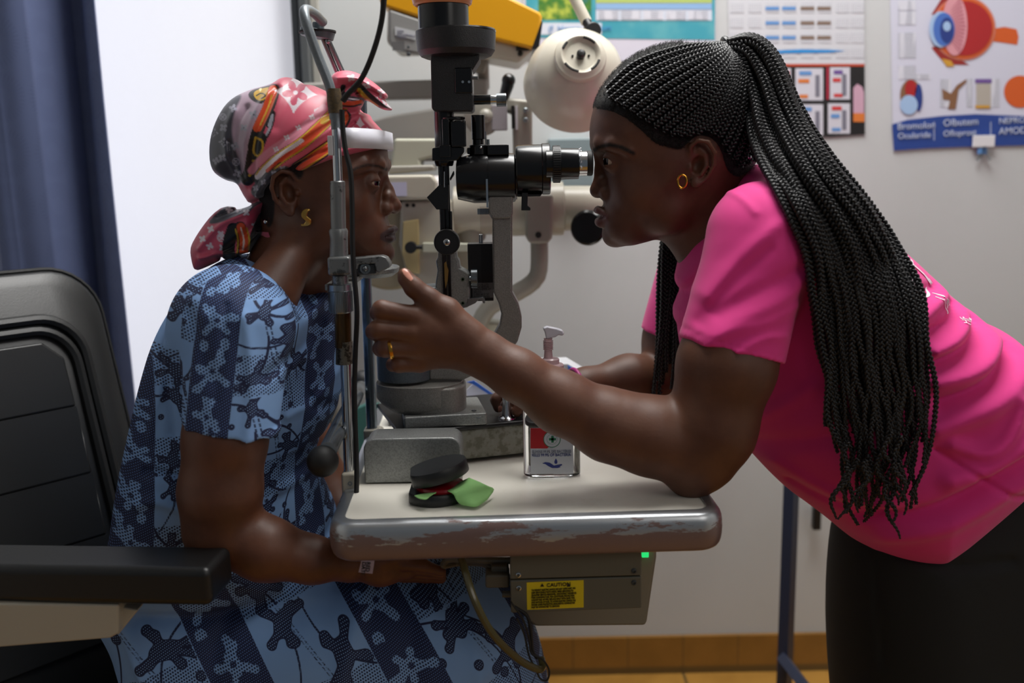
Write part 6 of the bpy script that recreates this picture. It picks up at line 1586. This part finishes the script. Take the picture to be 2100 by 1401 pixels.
def dress_attrs(V):
    X, Y, Z = V.T; k = 1.0
    skirt = smooth01(-Z, -w(500, 1120, 1.3)[2], -w(500, 1180, 1.3)[2]); q = project(V)
    sl = dslv(V) < .004
    out = {}
    def layout(u, v, per, wd, seed):
        col = np.floor(u / per); fu = u - col * per                     # dark strip first, then light
        reg = np.maximum(-fu, fu - wd); reg = np.minimum(reg, per - fu + 0 * fu)      # <0 inside the dark strip
        vp = per * .92; off = (col % 2) * vp * .5; row = np.floor((v + off) / vp); fv = v + off - row * vp
        dots = np.maximum(-fv, fv - vp * .44); dots = np.maximum(dots, -reg)
        lw = per - wd
        def rn(a, b, c): s_ = np.sin(a * 127.1 + b * 311.7 + c * 74.7 + seed) * 43758.5; return s_ - np.floor(s_)
        def coral(x, y, a0, sz, nl=6):
            d = np.hypot(x * np.cos(a0) + y * np.sin(a0), (y * np.cos(a0) - x * np.sin(a0)) * 1.7) - sz * .55
            for i in range(nl):
                a = a0 + i * 2 * PI / nl + .5 * np.sin(a0 * 7 + i * 2.3); L_ = sz * (.66 + .24 * np.abs(np.cos(i * 2 * PI / nl)) + .16 * np.sin(a0 * 5 + i * 1.7))
                ex_, ey_ = np.cos(a) * L_, np.sin(a) * L_; t = np.clip((x * ex_ + y * ey_) / (L_ * L_), .25, 1)
                dd = np.hypot(x - ex_ * t, y - ey_ * t) - sz * (.10 + .09 * t * t); h_ = np.maximum(sz * .12 - np.abs(d - dd), 0); d = np.minimum(d, dd) - h_ * h_ / (sz * .48)
            return d
        cd = np.full(len(u), 1.0); tw = np.full(len(u), 1.0); cl_ = np.full(len(u), 1.0)
        lx = fu - wd
        for (cx_, cy_, sz, ch) in ((.30, .19, .30, 1), (.74, .55, .30, 2), (.33, .88, .27, 3)):
            a0 = rn(col, row, ch) * 6.28; x = lx - lw * cx_; y = fv - vp * cy_
            cd = np.minimum(cd, coral(x, y, a0, lw * sz, 7))
            tx, ty = np.cos(a0 + .9), np.sin(a0 + .9)
            for s_, b_ in ((1, .25), (-.8, -.3)):
                px0, py0 = x * tx + y * ty, -x * ty + y * tx
                bend = py0 - b_ * (px0 ** 2) / lw * 3 * s_
                tw = np.minimum(tw, np.maximum(np.abs(bend) - .0016, np.abs(px0 * s_ - lw * .38) - lw * .30))
            ox, oy = lw * .42 * np.cos(a0 + 2.2), lw * .42 * np.sin(a0 + 2.2); cd = np.minimum(cd, np.hypot(x - ox, y - oy) - lw * .055)
        cd = np.maximum(cd, -(-reg + 0) - 1) ; 
        for (cx_, cy_, sz, ch) in ((.5, .25, .42, 4), (.5, .78, .40, 5)):
            a0 = rn(col, row, ch) * 6.28; x = fu - wd * cx_; y = fv - vp * cy_; c_ = coral(x, y, a0, wd * sz, 7); c_ = np.maximum(c_, -(np.hypot(x, y) - wd * .06)); cl_ = np.minimum(cl_, c_)
        for (cx_, cy_) in ((.25, .50), (.72, .54), (.2, .03)):
            x = fu - wd * cx_; y = fv - vp * cy_; cl_ = np.minimum(cl_, np.hypot(x, y * .8) - wd * .105)
        ln = np.minimum(np.abs(np.abs(lx + .25 * (fv - vp * .5) - lw * .52) - .0022), 1) - .0008
        return reg, dots, cd, tw, cl_, ln
    side_ = (Y - MY) * .75
    A = layout(X * .97 + side_ * .6 - Z * .10 + .030, Z - X * .12, .128, .056, 0.0)
    c, s = math.cos(.40), math.sin(.40)
    B = layout((X * c + Z * s) + side_ * .5 + .02, -X * s + Z * c + side_ * .2, .215, .078, 3.0)
    C = layout(X * .99 + Z * -.13 + .012, Z + X * .1, .125, .056, 5.0)
    for name, a, b, c_ in zip(('strip', 'dots', 'coral', 'twig', 'pale', 'stitch'), A, B, C):
        out[name] = np.where(skirt > .5, b, np.where(sl, c_, a))
    uv = np.stack([X + side_ * .6, Z + side_ * .2, skirt], 1); out['weave'] = uv
    return out
DM = Mat('blue_wax_print_cotton', rgb(120, 160, 210), .75)
an = DM.new('ShaderNodeAttribute'); an.attribute_name = 'weave'; U_, V_, S_ = DM.xyz(an.outputs['Color'])
def dotgrid(period, r, edge=.12, ang=.5):
    c, s = math.cos(ang), math.sin(ang)
    a = (U_ * c + V_ * s) / period; b = (V_ * c - U_ * s) / period
    fb = b.op('FLOOR'); a = a + fb * .5
    fa = a.fract() - .5; fb2 = b.fract() - .5
    return 1.0 - (fa * fa + fb2 * fb2).op('SQRT').step(r - edge, r + edge)
big = dotgrid(.0038, .33); fine = dotgrid(.0031, .21); 
LB_, NV_ = rgb(134, 172, 222), rgb(20, 28, 66)
wash = DM.noise(5, 3, .6).step(.3, .75)
lightc = DM.mix(wash * .35, LB_, rgb(106, 146, 206))
ed = .0006
st_ = 1.0 - DM.attr('strip').step(-ed, ed); do_ = 1.0 - DM.attr('dots').step(-ed, ed); co_ = 1.0 - DM.attr('coral').step(-ed, ed); coin = 1.0 - DM.attr('coral').step(-.0024, -.0014)
tw_ = 1.0 - DM.attr('twig').step(-ed, ed); pa_ = 1.0 - DM.attr('pale').step(-ed, ed); sn_ = (1.0 - DM.attr('stitch').step(-ed, ed)) * (V_ * 160.0).fract().step(.2, .35)
col_light = DM.mix(do_ * big, lightc, NV_)
col_light = DM.mix(tw_, col_light, NV_); col_light = DM.mix(sn_, col_light, NV_)
cor = DM.mix(coin * fine, NV_, LB_); col_light = DM.mix(co_, col_light, cor)
col_dark = DM.mix(fine, NV_, rgb(96, 130, 190)); col_dark = DM.mix(pa_, col_dark, DM.mix(big, lightc, NV_))
DM.col(DM.mix(st_, col_light, col_dark)); DM.bump(DM.noise(1400, 1), .12, .0003)
solid_obj('dress', DR, (w(180, 0)[0] - .03, 1.05, w(500, 1640, 1.3)[2] - .02), (w(1160, 0)[0], 1.78, w(500, 500)[2] + .02), .0024, DM.m, patient, dress_attrs, 2)

# ------------------------------------------------------------------ head scarf
MAINP = [(792, 303), (793, 280), (776, 266), (756, 245), (733, 229), (705, 205), (680, 192), (644, 174), (603, 157), (582, 156), (563, 171), (516, 181), (473, 202), (446, 242), (430, 292), (433, 350), (462, 373), (493, 378), (500, 394), (520, 412), (534, 410), (553, 402), (566, 385), (580, 368), (600, 357), (623, 350), (660, 339), (701, 327), (755, 313)]
BIGP = [(794, 380), (793, 280), (776, 266), (756, 245), (733, 229), (705, 205), (680, 192), (644, 174), (603, 157), (582, 156), (563, 171), (516, 181), (473, 202), (446, 242), (430, 292), (433, 350), (462, 373), (493, 380), (505, 420), (560, 520), (700, 520), (780, 470)]
bigf = polyfield(BIGP, pad=70, sm=2); mainf = polyfield(MAINP, pad=70, sm=2)
def scW(P): return np.interp(plane_px(P, MY)[:, 0], [430, 500, 560, 640, 760, 795], [.066, .078, .094, .096, .090, .08])
SCF = Solid(); SCF.u(inflate(bigf, MY, .09, .085, scW, 2.0), .01); SCF.u(lambda P: PHEAD.ev(P) - .006, .01)
SCF.i(lambda P: mainf.at(P) + mainf.out * mainf.k, .008)
FS = strokes([
    ([(528, 400), (590, 330), (650, 285), (735, 230)], 7, .004), ([(534, 396), (600, 345), (660, 305), (720, 250)], 4, -.005),
    ([(520, 395), (560, 310), (620, 260), (700, 215)], 5, -.003), ([(526, 398), (570, 330), (640, 270), (710, 222)], 6, .004),
    ([(515, 385), (520, 300), (545, 240), (560, 180)], 7, -.005), ([(500, 375), (500, 310), (520, 240), (545, 190)], 9, .005),
    ([(505, 380), (480, 320), (478, 270), (500, 220)], 7, -.005), ([(490, 370), (458, 320), (452, 270), (470, 225)], 9, .004), ([(480, 365), (468, 330), (466, 290)], 5, -.004),
    ([(540, 400), (620, 350), (700, 310), (780, 285)], 6, .004), ([(540, 404), (620, 358), (700, 322)], 4, -.003), ([(700, 215), (690, 250), (680, 300)], 5, -.004),
    ([(540, 390), (580, 350), (640, 320), (700, 300)], 4, -.004), ([(600, 160), (600, 190), (570, 260)], 12, -.003), ([(712, 216), (740, 240), (770, 275)], 10, .003)], (410, 130, 830, 430), 1.34, 1.5)
SCF.d(lambda P: -FS.at(P))
TAILP = [(534, 404), (520, 418), (495, 424), (468, 421), (446, 437), (426, 462), (408, 490), (401, 508), (405, 535), (411, 553), (430, 546), (462, 531), (488, 528), (500, 518), (523, 506), (541, 480), (550, 450), (552, 425), (548, 405)]
tailf = polyfield(TAILP, pad=40, sm=1); SCF.u(inflate(tailf, MY - .02, .030, .022), .008); SCF.u(ell(w(534, 410, MY - .02), (.014, .024, .013)), .008)
BOWP = [(690, 165), (700, 154), (722, 150), (745, 156), (768, 169), (790, 188), (803, 208), (812, 224), (822, 230), (806, 231), (790, 228), (768, 213), (748, 203), (735, 198), (740, 212), (722, 220), (705, 218), (694, 200), (688, 182)]
bowf = polyfield(BOWP, pad=40, sm=1); SCF.u(inflate(bowf, MY - .045, .026, .014), .006); SCF.u(ell(w(722, 206, MY - .05), (.016, .022, .013)), .006); SCF.u(cap(w(722, 208, MY - .045), w(716, 238, MY - .035), .011, .012), .006)
FT = strokes([([(534, 418), (500, 440), (450, 460), (410, 510)], 6, .006), ([(540, 425), (520, 460), (480, 500), (440, 530)], 7, -.006), ([(530, 412), (490, 425), (440, 445)], 4, -.004), ([(545, 430), (535, 470), (500, 510)], 5, .004), ([(410, 530), (450, 520), (500, 520)], 5, .005),
    ([(715, 205), (730, 180), (770, 185), (810, 225)], 4, -.004), ([(700, 165), (740, 162), (790, 195)], 6, .004), ([(700, 190), (715, 175), (735, 172)], 5, -.006), ([(705, 215), (725, 210), (742, 200)], 3, .003), ([(700, 205), (722, 200), (740, 190)], 3, -.003)], (390, 130, 830, 560), 1.37, 1.5)
SCF.d(lambda P: -FT.at(P))
def scarf_attrs(V):
    q = project(mirrorpx(V)); X, Y = q.T; n = len(X)
    L = lambda *c: np.array(lin(tuple(v / 255 for v in c)))
    PK, WHT, GRYD, SIL, BK, OR, GO, PKL = L(214, 92, 116), L(226, 214, 222), L(62, 62, 74), L(176, 150, 168), L(16, 14, 16), L(214, 74, 22), L(204, 160, 30), L(224, 140, 160)
    C = np.tile(PK, (n, 1))
    def put(mask, col):
        a = np.clip(mask, 0, 1)[:, None]; C[:] = C * (1 - a) + col * a
    def poly(pts, col, soft=1.2, sm=2): put(.5 - poly_sdf(X, Y, chaikin(pts, sm) if sm else np.array(pts, float)) / soft, col)
    def line(pts, wd, col, soft=1.2): put(.5 - (line_dist(X, Y, chaikin(pts, 2, False)) - wd) / soft, col)
    def flower(cx, cy, r, a0, col, hole=None, sx=1.0, npet=4):
        x = (X - cx) / sx; y = Y - cy; rr = np.hypot(x, y) + 1e-6; th = np.arctan2(y, x) - a0
        ed = r * (.38 + .62 * np.abs(np.cos(npet * th / 2)) ** 1.1)
        put(.5 - (rr - ed) / 1.4, col)
        if hole is not None: put(.5 - (rr - r * .17) / 1.2, hole)
    def diamond(cx, cy, r, a0, col, fcol, sx=1.0):
        c, s = math.cos(a0), math.sin(a0); x = ((X - cx) * c + (Y - cy) * s) / sx; y = -(X - cx) * s + (Y - cy) * c
        d = (np.abs(x) / r) ** .72 + (np.abs(y) / r) ** .72 - 1
        put(.5 - d * r * .45, col); flower(cx, cy, r * .58, a0 + .4, fcol, col, sx, 5)
    def circf(cx, cy, r, ring, fl):
        rr = np.hypot(X - cx, Y - cy); put(.5 - (np.abs(rr - r * .8) - r * .16) / 1.2, ring); flower(cx, cy, r * .62, .78, ring, None)
    # back lobe: silver-lilac satin highlight painted into the colour, dark grey print over it
    poly([(520, 176), (470, 200), (440, 240), (425, 290), (428, 352), (460, 376), (494, 382), (500, 350), (520, 300), (545, 240), (562, 182), (560, 168)], SIL, 6)
    poly([(500, 190), (470, 200), (440, 240), (425, 290), (428, 340), (455, 360), (470, 378), (494, 380), (496, 340), (480, 300), (474, 262), (482, 225)], GRYD, 5)
    for x, y, r, a in ((478, 222, 9, .3), (458, 262, 9, .9), (482, 300, 9, .2), (456, 324, 9, .6), (486, 356, 9, 1.1), (443, 330, 8, .2), (520, 235, 10, .5), (500, 262, 8, .9)): flower(x, y, r, a, L(150, 148, 164), L(80, 78, 92))
    for x, y, r in ((457, 240, 8), (484, 332, 8.5)): circf(x, y, r, L(150, 148, 164), None)
    diamond(439, 272, 11, .2, L(150, 148, 164), GRYD); diamond(459, 292, 12, .1, L(160, 158, 172), GRYD)
    # gold fob and chain
    poly([(512, 186), (540, 178), (566, 172), (560, 192), (540, 214), (522, 210), (508, 198)], BK); poly([(518, 188), (542, 180), (558, 178), (552, 194), (538, 208), (524, 204)], GO); line([(526, 196), (536, 190), (546, 196), (536, 202)], 1.3, BK); poly([(530, 182), (538, 180), (534, 190)], L(240, 230, 170))
    line([(562, 184), (552, 220), (530, 262), (520, 300)], 12, BK); line([(560, 184), (549, 220), (528, 262)], 9.5, OR); line([(557, 196), (550, 222), (534, 256)], 2.0, GO); line([(550, 258), (556, 236), (562, 228), (558, 254), (546, 284), (524, 292)], 4, BK); line([(551, 258), (557, 238), (560, 234), (556, 256), (544, 282), (524, 291)], 2.4, L(176, 176, 190))
    line([(532, 285), (522, 310), (516, 352), (508, 366)], 15, BK); line([(524, 282), (518, 316), (534, 322), (542, 290), (524, 282)], 2.2, GO); line([(520, 330), (532, 336), (518, 348), (512, 360)], 3, GO)
    # diamond on the crown
    diamond(606, 190, 46, .10, WHT, L(206, 84, 112), 1.02)
    poly([(640, 225), (668, 216), (670, 228), (650, 236)], WHT)
    # diagonal straps from the knot to the nape
    P1 = [(704, 214), (680, 238), (655, 262), (620, 295), (575, 322), (546, 348), (532, 366)]
    line([(x - 16, y - 16) for x, y in P1[1:]], 8, PKL, 3)
    for x, y in ((612, 262), (588, 282), (566, 306), (640, 240)): flower(x, y, 6.5, .4, WHT, PK)
    line(P1, 13, BK); line(P1[:5], 10.5, OR); line([(x - 3, y - 4) for x, y in P1[3:]], 7, L(232, 220, 226)); line([(x + 2, y + 2) for x, y in P1[2:6]], 3.5, L(206, 60, 20))
    line([(x - 7, y - 8) for x, y in P1], 1.6, GO); line([(x + 7, y + 8) for x, y in P1], 1.6, GO)
    poly([(654, 252), (668, 238), (684, 232), (678, 246), (664, 256)], GO)
    P2 = [(690, 292), (660, 312), (634, 330), (610, 346)]
    line(P2, 14, BK); line(P2, 10.5, L(206, 62, 24)); line([(x - 6, y - 8) for x, y in P2], 1.6, GO); line([(x + 5, y + 7) for x, y in P2], 1.3, GO)
    line([(708, 232), (716, 240), (694, 276)], 7, BK); line([(708, 232), (713, 242), (694, 272)], 4.2, OR); line([(704, 232), (707, 246)], 1.3, GO)
    poly([(512, 398), (520, 376), (552, 350), (590, 338), (592, 350), (566, 372), (550, 402), (534, 412)], GRYD, 3); 
    for x, y in ((524, 386), (540, 374), (562, 356), (552, 392), (580, 346)): flower(x, y, 7, .6, L(160, 158, 172), GRYD)
    # front
    diamond(738, 272, 34, .0, WHT, L(210, 90, 116)); poly([(682, 262), (698, 240), (704, 260), (690, 282)], PKL)
    # tail
    t = (Y > 402) & (X < 560); tm = t.astype(float)
    def tput(f): 
        nonlocal C
        D_ = C.copy(); f(); C[~t] = D_[~t]
    tput(lambda: poly([(545, 398), (520, 420), (468, 419), (442, 438), (424, 460), (450, 458), (480, 444), (520, 432), (556, 440), (556, 405)], GRYD, 3))
    tput(lambda: poly([(520, 425), (545, 412), (554, 420), (548, 450), (520, 470), (500, 450)], L(206, 70, 100), 3))
    for x, y, a in ((470, 430, .2), (432, 470, .5), (452, 480, .9), (430, 505, .3), (488, 428, .2), (505, 436, .7), (415, 490, .6), (523, 462, .3), (456, 508, .8)): tput(lambda: flower(x, y, 8, a, WHT, None))
    tput(lambda: circf(454, 488, 9, WHT, None))
    tput(lambda: line([(478, 470), (468, 500), (470, 530)], 13, BK)); tput(lambda: line([(540, 446), (524, 480), (516, 512)], 11, BK))
    tput(lambda: line([(492, 466), (498, 490), (496, 520)], 12, BK)); tput(lambda: line([(494, 466), (501, 490), (500, 518)], 9, OR)); tput(lambda: line([(494, 468), (501, 492), (498, 512)], 1.6, L(236, 210, 200))); tput(lambda: line([(483, 470), (489, 492), (486, 520)], 1.5, GO)); tput(lambda: line([(506, 468), (512, 490), (510, 512)], 1.5, GO))
    # bow
    b = (Y < 222) & (X > 684)
    def bput(f):
        nonlocal C
        D_ = C.copy(); f(); C[~b] = D_[~b]
    bput(lambda: poly([(680, 140), (830, 140), (830, 240), (740, 226), (684, 226)], PK, 2))
    for x, y, a in ((752, 176, .4), (782, 188, .2), (720, 160, .6), (792, 214, .7), (806, 222, .2)): bput(lambda: flower(x, y, 9, a, WHT, PK))
    bput(lambda: diamond(778, 206, 15, .3, WHT, PK))
    bput(lambda: line([(735, 178), (752, 196), (775, 216), (790, 228)], 9, BK)); bput(lambda: line([(736, 184), (752, 203), (772, 218)], 4, GO)); bput(lambda: line([(728, 184), (742, 202), (764, 218)], 3, OR)); bput(lambda: line([(722, 178), (735, 198), (752, 210)], 3, L(120, 20, 30)))
    bput(lambda: line([(704, 178), (700, 190), (716, 200)], 5, BK)); bput(lambda: line([(700, 199), (722, 202), (742, 206)], 5, GRYD)); bput(lambda: line([(704, 200), (722, 203), (736, 205)], 1.4, WHT)); bput(lambda: line([(702, 212), (722, 213), (740, 210)], 5, OR)); bput(lambda: line([(702, 217), (722, 219), (740, 214)], 1.8, BK))
    # paler stripe along the hem
    line([(530, 412), (566, 388), (600, 360), (660, 342), (730, 320), (790, 308)], 2.0, L(226, 150, 168), 2)
    return {'print': C}
SM_ = Mat('printed_satin', rgb(214, 92, 116), .36)
an = SM_.new('ShaderNodeAttribute'); an.attribute_name = 'print'; SM_.col(an.outputs['Color']); SM_.bump(SM_.noise(120, 3), .10, .0008)
SM_.b.inputs['Sheen Weight'].default_value = .2
solid_obj('headscarf', SCF, (w(395, 0)[0] - .02, 1.28, w(500, 560)[2] - .01), (w(830, 0)[0], 1.56, w(600, 145)[2] + .02), .0015, SM_.m, patient, scarf_attrs, 2)
# twisted gold earring and small nape bead
GB = simple('brushed_gold', (200, 160, 84), .3, 1.0)
m = MB()
for k in range(4):
    o_ = (k - 1.5) * 2.6
    m.tube([w(x + o_ * f, y, MY - .088 - .002 * math.sin(i)) for i, (x, y, f) in enumerate(((632, 430, .6), (626, 434, 1), (624, 444, .9), (632, 452, 1), (630, 460, 1), (620, 462, .5)))], .0017, 8, sub=20)
m.build('twisted_earring', GB, patient)
m = MB(); m.ball(w(545, 455, MY - .055), .0035); m.build('silver_bead', CHROME, patient)
